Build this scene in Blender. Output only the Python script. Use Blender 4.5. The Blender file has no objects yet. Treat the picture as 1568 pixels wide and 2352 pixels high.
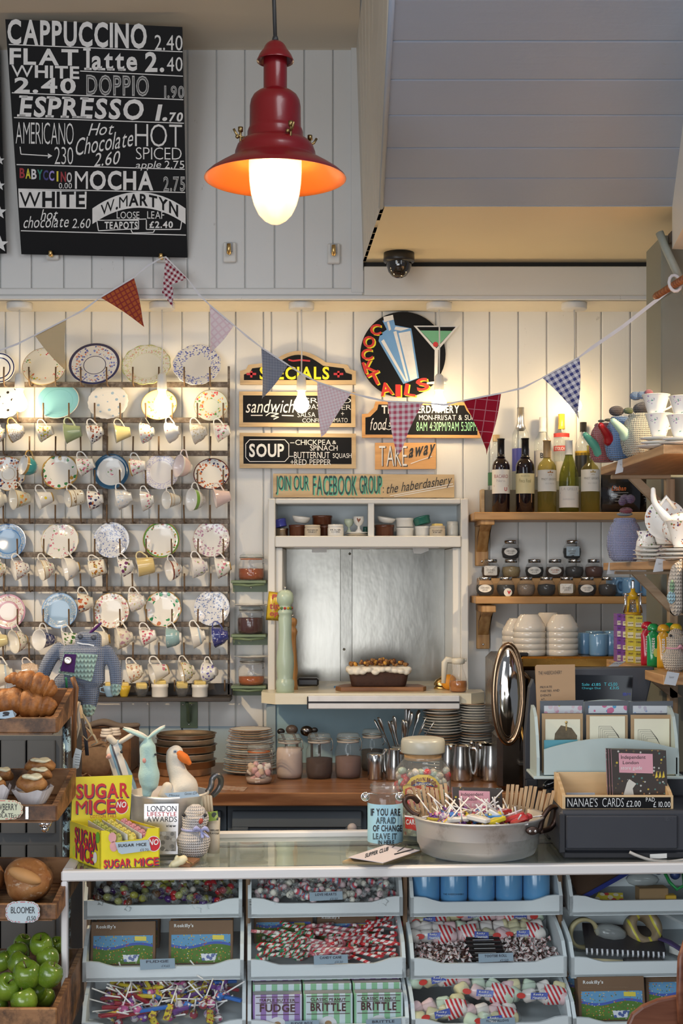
import bpy,math,random
from mathutils import Vector,Matrix,Euler
SC=bpy.context.scene;COL=SC.collection;PI=math.pi
# ---------------------------------------------------------------- camera, world, lights, exposure
F,CX,HY,ZC=3267.,784.,1320.,1.70      # focal length and horizon in pixels of 1568x2352, eye height
cam=bpy.data.objects.new('camera',bpy.data.cameras.new('camera'));COL.objects.link(cam)
cam.location=(0,0,ZC);cam.rotation_euler=(PI/2,0,0)
cam.data.sensor_fit='AUTO';cam.data.sensor_width=36;cam.data.lens=F/2352*36
cam.data.shift_y=(HY-1176)/2352;cam.data.clip_end=60;cam.data.clip_start=.05
SC.camera=cam
SC.view_settings.view_transform='Standard';SC.view_settings.look='None'
SC.view_settings.gamma=1;SC.view_settings.use_curve_mapping=False
SC.view_settings.exposure=0.25
SC.cycles.max_bounces=8;SC.cycles.transparent_max_bounces=24;SC.cycles.diffuse_bounces=3
SC.cycles.glossy_bounces=3;SC.cycles.transmission_bounces=6
SC.cycles.caustics_reflective=False;SC.cycles.caustics_refractive=False
SC.cycles.sample_clamp_indirect=4
WORLD_S,WIN_W,SIDE_W,LOW_W,OVERHEAD_W,PEND_W,BULB_S,LAMP_S=.165,52,14,42,26,125,54,22
w=bpy.data.worlds.new('daylight');SC.world=w;w.use_nodes=True
bg=w.node_tree.nodes['Background'];bg.inputs[0].default_value=(.80,.87,1,1);bg.inputs[1].default_value=WORLD_S
def area(name,loc,target,sx,sy,power,col):
    l=bpy.data.lights.new(name,'AREA');l.shape='RECTANGLE';l.size=sx;l.size_y=sy;l.energy=power;l.color=col
    o=bpy.data.objects.new(name,l);COL.objects.link(o);o.location=loc
    o.rotation_euler=(Vector(target)-Vector(loc)).to_track_quat('-Z','Y').to_euler();return o
area('window_daylight',(-2.6,-.6,2.5),(.1,5.6,1.5),2.2,2.4,WIN_W,(.88,.94,1))
area('door_daylight',(2.4,-.8,2.2),(0,5.6,1.2),1.2,2.2,SIDE_W,(.88,.94,1))
area('overhead_fill',(.7,2.3,3.75),(.2,4.4,.9),1.3,1.3,OVERHEAD_W,(.95,.97,1))  # unseen overhead fill, added to brighten the counter top
area('low_front_fill',(-.9,.1,1.15),(.1,4.2,.75),2.6,1.1,LOW_W,(.93,.96,1))  # added low fill near the camera, lifts the counter and lower shop
for nm,lx_ in (('pendant_light_left',-1.75),('pendant_light_right',1.75)):   # the shop's other shaded pendants, either side of the frame
    l=bpy.data.lights.new(nm,'SPOT');l.energy=PEND_W;l.color=(1,.74,.44);l.spot_size=2.7;l.spot_blend=.35;l.shadow_soft_size=.06
    o=bpy.data.objects.new(nm,l);COL.objects.link(o);o.location=(lx_,3.9,ZC+1.05)
# ---------------------------------------------------------------- pixels to metres
def W(px,py,d):return Vector(((px-CX)*d/F,d,ZC-(py-HY)*d/F))
def S(d):return d/F
class Pl:                                       # a flat face in the shop; pix() finds the point of it seen at a pixel
    def __init__(s,p,n):
        s.p=Vector(p);s.n=Vector(n).normalized()
        if s.n.y>0:s.n=-s.n
    def pix(s,px,py,lift=0):
        r=Vector(((px-CX)/F,1,-(py-HY)/F));o=Vector((0,0,ZC));p=s.p+s.n*lift
        return o+r*((p-o).dot(s.n)/r.dot(s.n))
def PD(d):return Pl((0,d,0),(0,-1,0))
def P3(a,b,c):return Pl(a,(b-a).cross(c-a))
class Cy:                                       # the front of an upright cylinder
    def __init__(s,x,y,r):s.x,s.y,s.r=x,y,r
    def pix(s,px,py,lift=0):
        k=(px-CX)/F;r=s.r+lift;a=k*k+1;b=-2*(k*s.x+s.y);c=s.x**2+s.y**2-r*r
        t=(-b-math.sqrt(max(b*b-4*a*c,0)))/(2*a)
        return Vector((k*t,t,ZC-(py-HY)*t/F))
# ---------------------------------------------------------------- materials
class G:
    def __init__(s,name,rough=.5,metal=0,spec=.5):
        s.m=bpy.data.materials.new(name);s.m.use_nodes=True;s.t=s.m.node_tree
        s.b=s.t.nodes['Principled BSDF'];s.b.inputs['Roughness'].default_value=rough
        s.b.inputs['Metallic'].default_value=metal;s.b.inputs['Specular IOR Level'].default_value=spec
        s._o=None
    def put(s,sock,v):
        if hasattr(v,'is_linked') or hasattr(v,'links'):s.t.links.new(v,sock)
        elif isinstance(v,(tuple,list)) and len(v)==3 and len(sock.default_value)==4:sock.default_value=(*v,1)
        else:sock.default_value=v
    def n(s,typ,out=0,ins={},**kw):
        n=s.t.nodes.new('ShaderNode'+typ)
        for k,v in kw.items():setattr(n,k,v)
        for k,v in ins.items():s.put(n.inputs[k],v)
        return n.outputs[out]
    def ma(s,op,a,b=0,c=0,clamp=False):return s.n('Math',0,{0:a,1:b,2:c},operation=op,use_clamp=clamp)
    def mix(s,f,a,b):return s.n('Mix',2,{0:f,6:a,7:b},data_type='RGBA')
    def obj(s):
        if s._o is None:s._o=s.n('TexCoord',3)
        return s._o
    def mp(s,scale,rot=(0,0,0),loc=(0,0,0)):return s.n('Mapping',0,{'Vector':s.obj(),'Scale':scale,'Rotation':rot,'Location':loc})
    def sep(s,v=None):
        n=s.t.nodes.new('ShaderNodeSeparateXYZ');s.t.links.new(v or s.obj(),n.inputs[0]);return n.outputs
    def noise(s,scale,detail=3,vec=None,rough=.5):return s.n('TexNoise',0,{'Vector':vec or s.obj(),'Scale':scale,'Detail':detail,'Roughness':rough})
    def vor(s,scale,out=0,vec=None,rnd=1,dim='3D'):return s.n('TexVoronoi',out,{'Vector':vec or s.obj(),'Scale':scale,'Randomness':rnd},voronoi_dimensions=dim)
    def ramp(s,f,stops,interp='LINEAR'):
        n=s.t.nodes.new('ShaderNodeValToRGB');s.put(n.inputs[0],f);n.color_ramp.interpolation=interp
        e=n.color_ramp.elements
        while len(e)<len(stops):e.new(.5)
        for x,(p,c) in zip(e,stops):x.position=p;x.color=(*c,1)
        return n.outputs[0]
    def bump(s,h,st=.3,dist=.002):
        s.put(s.b.inputs['Normal'],s.n('Bump',0,{'Height':h,'Strength':st,'Distance':dist}))
    def col(s,c):s.put(s.b.inputs['Base Color'],c);return s
    def set(s,k,v):s.put(s.b.inputs[k],v);return s
MC={}
def mem(fn):
    def f(*a,**k):
        key=(fn.__name__,repr(a),repr(k))
        if key not in MC:MC[key]=fn(*a,**k)
        return MC[key]
    return f
@mem
def mat(c,rough=.5,metal=0,var=.12,scale=25,spec=.5,bump=0,coat=0,sheen=0,em=0,name='paint'):
    g=G(name,rough,metal,spec)
    if em:g.col(c).set('Emission Color',c).set('Emission Strength',em);return g.m
    n=g.noise(scale,4)
    g.col(g.mix(n,tuple(x*(1-var) for x in c),tuple(min(1,x*(1+var)) for x in c)))
    if bump:g.bump(g.noise(scale*2,4),bump,.002)
    if coat:g.set('Coat Weight',coat).set('Coat Roughness',.05)
    if sheen:g.set('Sheen Weight',sheen)
    return g.m
@mem
def wood(c1,c2,axis=0,scale=14,rough=.45,name='wood',dirt=0):
    g=G(name,rough);sc=[1,1,1]
    for i in range(3):sc[i]=.12 if i==axis else 1
    v=g.mp(sc);n=g.noise(scale*3,5,v,.6)
    wv=g.n('TexWave',0,{'Vector':v,'Scale':scale*1.3,'Distortion':7,'Detail':3,'Detail Scale':1.2},bands_direction='XYZ'[(axis+1)%3])
    f=g.ma('ADD',g.ma('MULTIPLY',n,.75),g.ma('MULTIPLY',wv,.25))
    c=g.ramp(f,[(.3,c1),(.68,c2)])
    if dirt:
        d=g.ramp(g.noise(9,6,None,.7),[(.48,(0,0,0)),(.62,(1,1,1))])
        c=g.mix(g.ma('MULTIPLY',d,dirt),c,tuple(x*.18 for x in c1))
    g.col(c);g.bump(f,.25,.001);return g.m
@mem
def paintwood(c,rough=.45,dirt=.5,axis=2,dcol=(.22,.19,.15),name='painted_boards',bump=.35):
    g=G(name,rough);sc=[6,6,6];sc[axis]=.5
    n=g.noise(4,5,g.mp(sc),.65);big=g.noise(2.2,3)
    base=g.mix(big,tuple(x*.93 for x in c),tuple(min(1,x*1.04) for x in c))
    chip=g.ramp(g.noise(26,6,g.mp([1.6 if i!=axis else .5 for i in range(3)]),.75),[(.665,(0,0,0)),(.72,(1,1,1))])
    g.col(g.mix(g.ma('MULTIPLY',chip,dirt),base,dcol));g.bump(g.ma('ADD',n,g.ma('MULTIPLY',g.noise(60,4),.4)),bump,.002);return g.m
@mem
def metal(c=(.62,.62,.62),rough=.25,var=.1,name='metal',brush=0,stain=0):
    g=G(name,rough,1)
    n=g.noise(6 if brush else 12,5,g.mp((1,1,9)) if brush else None)
    g.col(g.mix(n,tuple(x*(1-var) for x in c),tuple(min(1,x*(1+var)) for x in c)))
    if stain:
        k=g.ramp(g.noise(7,6,None,.7),[(.55,(0,0,0)),(.72,(1,1,1))])
        g.col(g.mix(g.ma('MULTIPLY',k,stain),c,(.16,.09,.03)))
    g.set('Roughness',g.ma('ADD',g.ma('MULTIPLY',n,.25),rough-.1,clamp=True));return g.m
@mem
def glass(tint=(1,1,1),body=.04,rough=.02,name='clear_glass',fr=1.45,milk=(.8,.85,.85),trl=0):
    m=bpy.data.materials.new(name);m.use_nodes=True;t=m.node_tree;t.nodes.clear()
    o=t.nodes.new('ShaderNodeOutputMaterial');a=t.nodes.new('ShaderNodeBsdfTransparent');a.inputs[0].default_value=(*tint,1)
    gl=t.nodes.new('ShaderNodeBsdfGlossy');gl.inputs['Roughness'].default_value=rough
    def nd(op,a,b,ty='ShaderNodeMath'):
        n=t.nodes.new(ty);n.operation=op
        for i,q in enumerate((a,b)):
            if hasattr(q,'links'):t.links.new(q,n.inputs[i])
            elif q is not None:n.inputs[i].default_value=q
        return n.outputs[1 if ty=='ShaderNodeVectorMath' else 0]
    ge=t.nodes.new('ShaderNodeNewGeometry');f0=((fr-1)/(fr+1))**2      # Schlick's reflectance, the same from both sides
    ct=nd('ABSOLUTE',nd('DOT_PRODUCT',ge.outputs['Normal'],ge.outputs['Incoming'],'ShaderNodeVectorMath'),None);sch=nd('ADD',nd('MULTIPLY',nd('POWER',nd('SUBTRACT',1.,ct),5.),1-f0),f0)
    d=t.nodes.new('ShaderNodeBsdfTranslucent' if trl else 'ShaderNodeBsdfDiffuse');d.inputs[0].default_value=(*milk,1)
    m1=t.nodes.new('ShaderNodeMixShader');m2=t.nodes.new('ShaderNodeMixShader');m1.inputs[0].default_value=body
    L=t.links.new;L(a.outputs[0],m1.inputs[1]);L(d.outputs[0],m1.inputs[2]);L(sch,m2.inputs[0])
    L(m1.outputs[0],m2.inputs[1]);L(gl.outputs[0],m2.inputs[2]);L(m2.outputs[0],o.inputs[0]);return m
@mem
def knit(c,c2=None,k=420,st=.9,name='knitted_wool',ax=0):
    g=G(name,.9,0,.2);x,y,z=g.sep();u=(x,y)[ax]
    a=g.ma('SINE',g.ma('MULTIPLY',u,k));a=g.ma('ABSOLUTE',a)
    b=g.ma('SINE',g.ma('ADD',g.ma('MULTIPLY',z,k*1.5),g.ma('MULTIPLY',a,2.2)));h=g.ma('ADD',a,g.ma('MULTIPLY',b,.5))
    c2=c2 or tuple(q*.62 for q in c)
    g.col(g.mix(g.ma('MULTIPLY',h,.75,clamp=True),c2,c));g.bump(g.ma('ADD',h,g.ma('MULTIPLY',g.noise(260,2),.6)),st,.004);g.set('Sheen Weight',.4);return g.m
@mem
def gingham(c1,c2,k=420,mode='check',rot=0,name='checked_cotton'):
    g=G(name,.85,0,.2);v=g.mp((1,1,1),(0,rot,0));x,y,z=g.sep(v)
    def sq(q,w):return g.ma('GREATER_THAN',g.ma('FRACT',g.ma('MULTIPLY',q,k/12)),w)
    if mode=='check':
        f=g.ma('MULTIPLY',g.ma('ADD',sq(x,.5),sq(z,.5)),.5);c=g.mix(f,c1,c2)
    elif mode=='plaid':
        f=g.ma('MAXIMUM',sq(x,.72),sq(z,.72));c=g.mix(g.ma('MULTIPLY',f,.8),c1,c2)
    elif mode=='lines':
        f=g.ma('MAXIMUM',sq(x,.93),sq(z,.93));c=g.mix(g.ma('MULTIPLY',f,.55),c1,c2)
    elif mode=='stripe':c=g.mix(sq(x,.5),c1,c2)
    else:
        f=g.ma('LESS_THAN',g.vor(k/6,0,v),.22);c=g.mix(f,c1,c2)
    g.col(c);g.bump(g.noise(700,2),.2,.001);return g.m
FLOR=[(.55,.06,.12),(.75,.25,.30),(.10,.25,.08),(.70,.35,.05)]
@mem
def china(base=(.82,.80,.74),bands=(),flor=None,R=1.,axis='r',dots=None,name='glazed_china'):
    # bands (from, to, colour) and flowers (from, to, size, cover, colours) along the radius or the height, in shares of R
    g=G(name,.12,0,.5);x,y,z=g.sep()
    if axis=='r':q=g.ma('DIVIDE',g.ma('SQRT',g.ma('ADD',g.ma('MULTIPLY',x,x),g.ma('MULTIPLY',y,y))),R)
    else:q=g.ma('DIVIDE',z,R)
    def inside(a,b):return g.ma('MULTIPLY',g.ma('GREATER_THAN',q,a),g.ma('LESS_THAN',q,b))
    c=g.mix(.0,base,base)
    if flor:
        a,b,sc,cover,cols=flor;sc *= 1.5
        wob=g.n('VectorMath',0,{0:g.obj(),1:g.n('VectorMath',0,{0:g.n('TexNoise',1,{'Scale':60.,'Vector':g.obj()}),'Scale':.012},operation='SCALE')},operation='ADD')
        clump=g.ma('GREATER_THAN',g.noise(sc*.35,1),1-cover-.25)
        d=g.ma('MULTIPLY',g.ma('LESS_THAN',g.vor(sc,0,wob),.42),clump)
        hue=g.n('SeparateColor',0,{0:g.vor(sc,1,wob)})
        st=[(i/len(cols),cc) for i,cc in enumerate(cols)]
        c=g.mix(g.ma('MULTIPLY',d,inside(a,b)),c,g.ramp(hue,st,'CONSTANT'))
    if dots:
        sc,rad,dc=dots
        d=g.ma('LESS_THAN',g.vor(sc,0,None,.25),rad);c=g.mix(d,c,dc)
    for a,b,bc in bands:c=g.mix(inside(a,b),c,bc)
    g.col(c);g.set('Coat Weight',.4);return g.m
@mem
def confetti(base,cols,scale=120,thr=.45,rough=.4,name='printed_pattern'):
    g=G(name,rough);d=g.ma('LESS_THAN',g.vor(scale,0),thr)
    hue=g.n('SeparateColor',0,{0:g.vor(scale,1)})
    g.col(g.mix(d,base,g.ramp(hue,[(i/len(cols),c) for i,c in enumerate(cols)],'CONSTANT')));return g.m
@mem
def stripes(c1,c2,k=30,d=(1,0,0),w=.5,rough=.35,name='striped_print',c3=None):
    g=G(name,rough);x,y,z=g.sep()
    q=g.ma('ADD',g.ma('ADD',g.ma('MULTIPLY',x,d[0]*k),g.ma('MULTIPLY',y,d[1]*k)),g.ma('MULTIPLY',z,d[2]*k))
    fr=g.ma('FRACT',q);c=g.mix(g.ma('GREATER_THAN',fr,w),c1,c2)
    if c3:c=g.mix(g.ma('GREATER_THAN',fr,.8),c,c3)
    g.col(c);return g.m
# ---------------------------------------------------------------- mesh building
ORG={}
class MB:
    def __init__(s):s.v=[];s.f=[];s.mi=[];s.sm=[];s.cm=0
    def add(s,vs,fs,smooth=True):
        o=len(s.v);s.v+=[Vector(v) for v in vs]
        for f in fs:s.f.append([i+o for i in f]);s.mi.append(s.cm);s.sm.append(smooth)
        return s
    def box(s,c,sz,ch=.002,M=None):
        hx,hy,hz=(q/2 for q in sz);ch=min(ch,hx*.45,hy*.45,hz*.45);vs=[];c=Vector(c)
        for sx in (-1,1):
            for sy in (-1,1):
                for sz_ in (-1,1):
                    vs+=[(sx*hx,sy*(hy-ch),sz_*(hz-ch)),(sx*(hx-ch),sy*hy,sz_*(hz-ch)),(sx*(hx-ch),sy*(hy-ch),sz_*hz)]
        def i(x,y,z,k):return ((x*2+y)*2+z)*3+k
        fs=[]
        for a in (0,1):
            fs.append([i(a,0,0,0),i(a,1,0,0),i(a,1,1,0),i(a,0,1,0)][::1 if a else -1])
            fs.append([i(0,a,0,1),i(1,a,0,1),i(1,a,1,1),i(0,a,1,1)][::-1 if a else 1])
            fs.append([i(0,0,a,2),i(1,0,a,2),i(1,1,a,2),i(0,1,a,2)][::1 if a else -1])
        for a in (0,1):
            for b in (0,1):
                fs.append([i(a,b,0,0),i(a,b,1,0),i(a,b,1,1),i(a,b,0,1)])
                fs.append([i(a,0,b,0),i(a,1,b,0),i(a,1,b,2),i(a,0,b,2)])
                fs.append([i(0,a,b,1),i(1,a,b,1),i(1,a,b,2),i(0,a,b,2)])
                for e in (0,1):fs.append([i(a,b,e,0),i(a,b,e,1),i(a,b,e,2)])
        M=M or Matrix()
        return s.add([M@Vector(v)+c for v in vs],fs,False)
    def bb(s,a,b,ch=.002):a=Vector(a);b=Vector(b);return s.box((a+b)/2,[abs(q) for q in (b-a)],ch)
    def prism(s,pts,off,smooth=False):
        n=len(pts);pts=[Vector(p) for p in pts];off=Vector(off)
        fs=[list(range(n)),list(range(2*n-1,n-1,-1))]+[[i,i+n,(i+1)%n+n,(i+1)%n] for i in range(n)]
        return s.add(pts+[p+off for p in pts],fs,smooth)
    def lathe(s,prof,c=(0,0,0),n=28,M=None,fl=(0,0),smooth=True,a0=0,a1=2*PI):
        c=Vector(c);M=M or Matrix();vs=[];fs=[];full=abs(a1-a0-2*PI)<1e-6;k=n if full else n+1
        for r,z in prof:
            for j in range(k):
                t=a0+(a1-a0)*j/n;rr=r*(1+fl[1]*math.cos(fl[0]*t)) if fl[0] else r
                vs.append(M@Vector((rr*math.cos(t),rr*math.sin(t),z))+c)
        for i in range(len(prof)-1):
            for j in range(n):
                a=i*k+j;b=i*k+(j+1)%k;fs.append([a,b,b+k,a+k])
        return s.add(vs,fs,smooth)
    def tube(s,pts,r,n=8,closed=False,cap=True,flat=1.,sm=0):
        pts=[Vector(p) for p in pts];m=len(pts);rs=list(r) if isinstance(r,(list,tuple)) else [r]*m
        if sm:                                   # round the corners
            P=[];Q=[]
            for i in range(m-1):
                p0,p1,p2,p3=pts[max(i-1,0)],pts[i],pts[i+1],pts[min(i+2,m-1)]
                for j in range(sm):t=j/sm;P.append(.5*((2*p1)+(p2-p0)*t+(2*p0-5*p1+4*p2-p3)*t*t+(3*p1-p0-3*p2+p3)*t**3));Q.append(rs[i]*(1-t)+rs[i+1]*t)
            pts=P+[pts[-1]];rs=Q+[rs[-1]];m=len(pts)
        vs=[];fs=[];up=None
        for i,p in enumerate(pts):
            t=(pts[(i+1)%m]-pts[i-1]) if closed else (pts[min(i+1,m-1)]-pts[max(i-1,0)])
            t=t.normalized() if t.length>1e-9 else Vector((0,0,1))
            if up is None:up=t.orthogonal().normalized() if abs(t.z)>.9 else Vector((0,0,1))
            up=(up-t*up.dot(t));up=up.normalized() if up.length>1e-6 else t.orthogonal().normalized()
            sd=t.cross(up)
            for j in range(n):
                a=2*PI*j/n;vs.append(p+(up*math.sin(a)*flat+sd*math.cos(a))*rs[i])
        for i in range(m if closed else m-1):
            for j in range(n):
                a=i*n+j;b=i*n+(j+1)%n;c=((i+1)%m)*n
                fs.append([a,b,c+(j+1)%n,c+j])
        if cap and not closed:fs+=[list(range(n))[::-1],list(range((m-1)*n,m*n))]
        return s.add(vs,fs)
    def ell(s,c,r,M=None,nu=16,nv=10):
        c=Vector(c);M=M or Matrix();r=r if isinstance(r,(list,tuple)) else (r,r,r);vs=[];fs=[]
        for i in range(nv+1):
            a=-PI/2+PI*i/nv
            for j in range(nu):
                b=2*PI*j/nu;vs.append(M@Vector((r[0]*math.cos(a)*math.cos(b),r[1]*math.cos(a)*math.sin(b),r[2]*math.sin(a)))+c)
        for i in range(nv):
            for j in range(nu):fs.append([i*nu+j,i*nu+(j+1)%nu,(i+1)*nu+(j+1)%nu,(i+1)*nu+j])
        return s.add(vs,fs)
    def limb(s,pts,rs,n=16,sub=4,flat=1.):
        pts=[Vector(p) for p in pts];P=[];Q=[];m=len(pts)
        for i in range(m-1):
            p0,p1,p2,p3=pts[max(i-1,0)],pts[i],pts[i+1],pts[min(i+2,m-1)]
            for j in range(sub):
                t=j/sub;P.append(.5*((2*p1)+(p2-p0)*t+(2*p0-5*p1+4*p2-p3)*t*t+(3*p1-p0-3*p2+p3)*t**3));u=t*t*(3-2*t);Q.append(rs[i]*(1-u)+rs[i+1]*u)
        P.append(pts[-1]);Q.append(rs[-1]);d0=(P[0]-P[1]).normalized();d1=(P[-1]-P[-2]).normalized();a,b=Q[0],Q[-1]
        P=[P[0]+d0*a,P[0]+d0*a*.85,P[0]+d0*a*.5]+P+[P[-1]+d1*b*.5,P[-1]+d1*b*.85,P[-1]+d1*b]
        Q=[a*.05,a*.53,a*.87]+Q+[b*.87,b*.53,b*.05]
        return s.tube(P,Q,n,flat=flat)
    def poly(s,pl,pts,th=0,lift=0):
        a=[pl.pix(x,y,lift) for x,y in pts]
        if th:return s.prism(a,-pl.n*th)
        return s.add(a,[list(range(len(a)))],False)
    def rect(s,pl,x0,y0,x1,y1,th=0,lift=0):return s.poly(pl,[(x0,y0),(x1,y0),(x1,y1),(x0,y1)],th,lift)
    def line(s,pl,pts,wpx,lift=.0012):
        for (x0,y0),(x1,y1) in zip(pts,pts[1:]):
            L=math.hypot(x1-x0,y1-y0) or 1;nx,ny=-(y1-y0)/L*wpx/2,(x1-x0)/L*wpx/2
            s.poly(pl,[(x0+nx,y0+ny),(x1+nx,y1+ny),(x1-nx,y1-ny),(x0-nx,y0-ny)],0,lift)
        return s
    def text(s,pl,t,box,st='n',it=0.,sl=0.,lift=.0012,fn=None,gap=.09,rot=0):
        x=0;V=[];Fc=[]
        for ch in t:
            if ch==' ':x+=.34;continue
            sf=st=='s';vs,fs,w_=glyph(ch,'b' if sf else st)
            if sf:                               # slab serifs on the stems
                vs,fs=list(vs),list(fs)
                for sx,sy in SERIF.get(ch,()):
                    k_=len(vs);cx_=sx*w_;yy=sy*(.70 if ch!='l' else .72)-(.02 if sy else 0);vs+=[(cx_-.16,yy-.03),(cx_+.16,yy-.03),(cx_+.16,yy+.05),(cx_-.16,yy+.05)];fs.append([k_,k_+1,k_+2,k_+3])
            o=len(V);V+=[(a+x+it*b,b) for a,b in vs];Fc+=[[i+o for i in f] for f in fs];x+=w_+gap
        if not V:return s
        a0=min(v[0] for v in V);a1=max(v[0] for v in V);b0=min(v[1] for v in V);b1=max(v[1] for v in V)
        x0,y0,x1,y1=box;P=[];cr,sr=math.cos(rot),math.sin(rot);mx,my=(x0+x1)/2,(y0+y1)/2
        for a,b in V:
            u=(a-a0)/max(a1-a0,1e-6);q=(b1-b)/max(b1-b0,1e-6)
            if fn:px,py=fn(u,q)
            else:
                px=x0+u*(x1-x0);py=y0+q*(y1-y0)+sl*(px-x0)
                if rot:px,py=mx+(px-mx)*cr-(py-my)*sr,my+(px-mx)*sr+(py-my)*cr
            P.append(pl.pix(px,py,lift))
        return s.add(P,Fc,False)
    def build(s,name,mats,parent=None,org=None,bevel=0,remesh=0,sub=0,smoothmod=0):
        if not s.v:return None
        if org is None:
            if parent is not None:org=ORG[parent.name]
            else:
                xs=[v.x for v in s.v];ys=[v.y for v in s.v];org=Vector(((min(xs)+max(xs))/2,(min(ys)+max(ys))/2,min(v.z for v in s.v)))
        org=Vector(org);me=bpy.data.meshes.new(name);me.from_pydata([v-org for v in s.v],[],s.f)
        for m in (mats if isinstance(mats,(list,tuple)) else [mats]):me.materials.append(m)
        me.polygons.foreach_set('material_index',s.mi);me.polygons.foreach_set('use_smooth',s.sm);me.update()
        o=bpy.data.objects.new(name,me);COL.objects.link(o);ORG[o.name]=org
        if parent is not None:o.parent=parent;o.location=org-ORG[parent.name]
        else:o.location=org
        if bevel:b=o.modifiers.new('b','BEVEL');b.width=bevel;b.segments=2;b.limit_method='ANGLE'
        if remesh:r=o.modifiers.new('r','REMESH');r.mode='VOXEL';r.voxel_size=remesh;r.use_smooth_shade=True
        if smoothmod:q=o.modifiers.new('s','SMOOTH');q.iterations=smoothmod;q.factor=.5
        if sub:q=o.modifiers.new('u','SUBSURF');q.levels=sub;q.render_levels=sub
        return o
_GL={}
SERIF={'E':((.16,0),(.16,1)),'P':((.18,0),(.12,1)),'R':((.16,0),(.9,0),(.12,1)),'l':((.5,0),(.2,1)),'a':((.95,0),),'t':((.75,0),)}
_fo=bpy.data.curves.new('glyph','FONT');_fob=bpy.data.objects.new('glyph',_fo);COL.objects.link(_fob)
def glyph(ch,st):
    return _GL[(ch,st)]
def _cache():
    for st in 'ntbo':
        _fo.resolution_u=3;_fo.offset={'n':0,'t':-.012,'b':.028,'o':0}[st]
        _fo.fill_mode='NONE' if st=='o' else 'BOTH';_fo.bevel_depth=.03 if st=='o' else 0;_fo.bevel_resolution=0
        for ch in "ABCDEFGHIJKLMNOPQRSTUVWXYZabcdefghijklmnopqrstuvwxyz0123456789.,:&'+-/£()=!*":
            if st=='o' and not (ch.isupper() or ch.isdigit() or ch in '.'):continue
            if st=='b':_fo.offset=0 if ch in 'MW&' else .028
            _fo.body=ch;dg=bpy.context.evaluated_depsgraph_get();me=_fob.evaluated_get(dg).to_mesh()
            vs=[(v.co.x,v.co.y) for v in me.vertices];fs=[list(p.vertices) for p in me.polygons if p.area>1e-7]
            if vs:
                m=min(a for a,b in vs);vs=[(a-m,b) for a,b in vs];_GL[(ch,st)]=(vs,fs,max(a for a,b in vs))
            _fob.evaluated_get(dg).to_mesh_clear()
_cache();bpy.data.objects.remove(_fob);bpy.data.curves.remove(_fo)
# ---------------------------------------------------------------- things, parts, copies
def tag(o,label,cat,group=None,kind=None):
    o['label']=label;o['category']=cat
    if group:o['group']=group
    if kind:o['kind']=kind
    return o
def thing(name,label,cat,loc=(0,0,0),group=None):
    o=bpy.data.objects.new(name,None);COL.objects.link(o);o.empty_display_size=.02;o.location=loc;ORG[o.name]=Vector(loc)
    return tag(o,label,cat,group)
def struct(name,mb,m,**k):
    o=mb.build(name,m,**k);o['kind']='structure';return o
KIDS={}
def dup(root,M,label=None,group=None,mats=None):
    if root not in KIDS:KIDS[root]=[(c,list(c.children)) for c in root.children]
    r=root.copy();COL.objects.link(r);r.matrix_world=M;r.matrix_basis=M
    if label:r['label']=label
    if group:r['group']=group
    for c,g in KIDS[root]:
        d=c.copy();COL.objects.link(d);d.parent=r
        for q in g:e=q.copy();COL.objects.link(e);e.parent=d
    return r
def T(v):return Matrix.Translation(Vector(v))
def RX(a):return Matrix.Rotation(a,4,'X')
def RY(a):return Matrix.Rotation(a,4,'Y')
def RZ(a):return Matrix.Rotation(a,4,'Z')
def SCL(a,b=None,c=None):return Matrix.Diagonal((a,b or a,c or a,1))
def rrect(x0,y0,x1,y1,r,n=4):
    out=[]
    for cx,cy,a in ((x1-r,y0+r,-PI/2),(x1-r,y1-r,0),(x0+r,y1-r,PI/2),(x0+r,y0+r,PI)):
        out+=[(cx+r*math.cos(a+PI/2*i/n),cy+r*math.sin(a+PI/2*i/n)) for i in range(n+1)]
    return out
def circ(cx,cy,rx,ry=None,n=32,a0=0):return [(cx+rx*math.cos(a0+2*PI*i/n),cy+(ry or rx)*math.sin(a0+2*PI*i/n)) for i in range(n)]
WHITE=(.80,.79,.75);CHALK=mat((.78,.78,.77),.8,var=.14,scale=30,name='chalk_paint');BLACKP=mat((.005,.005,.006),.6,spec=.2,name='blackboard_paint')
GOLD=metal((.75,.52,.22),.25,name='brass');STEEL=metal((.62,.62,.61),.2,name='steel');CHROME=metal((.8,.8,.8),.07,.03,name='chrome')
CERAM=mat((.82,.80,.74),.15,var=.03,coat=.3,name='white_glaze');PAPER=mat((.78,.77,.73),.8,var=.05,name='paper')
CLEAR=glass();INK=mat((.02,.02,.025),.6,name='black_ink');TAGB=mat((.42,.53,.62),.7,var=.05,name='blue_card')
# ---------------------------------------------------------------- the room
YW,YU=6.10,5.85                             # lower plank wall, upper wall (overhanging)
def planks(mb,O,U,V,width,pitch,L,gap=.0055,dep=.012,rnd=0):
    # boards side by side along V, each L long along U, with sunk joints
    O=Vector(O);U=Vector(U).normalized();V=Vector(V).normalized();N=U.cross(V).normalized()
    if N.y>0 or (abs(N.y)<1e-6 and N.z>0):N=-N
    a=0;i=0
    while a<width-1e-4:
        p=pitch*(1+rnd*random.Random(i*7+3).uniform(-1,1));i+=1
        if width-a-p<.03:p=width-a
        b0=a+gap;b1=a+p-gap*.2;b2=a+p
        q=[O+V*a-N*dep,O+V*(a+gap*.7)-N*dep,O+V*b0-N*.001,O+V*(b0+.004),O+V*(b1-.004),O+V*b1-N*.001,O+V*b2-N*dep]
        mb.add(q+[x+U*L for x in q],[[j,j+1,j+8,j+7] for j in range(6)],False);a=b2
def X(px,d):return (px-CX)*d/F
def Z(py,d):return ZC-(py-HY)*d/F
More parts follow.
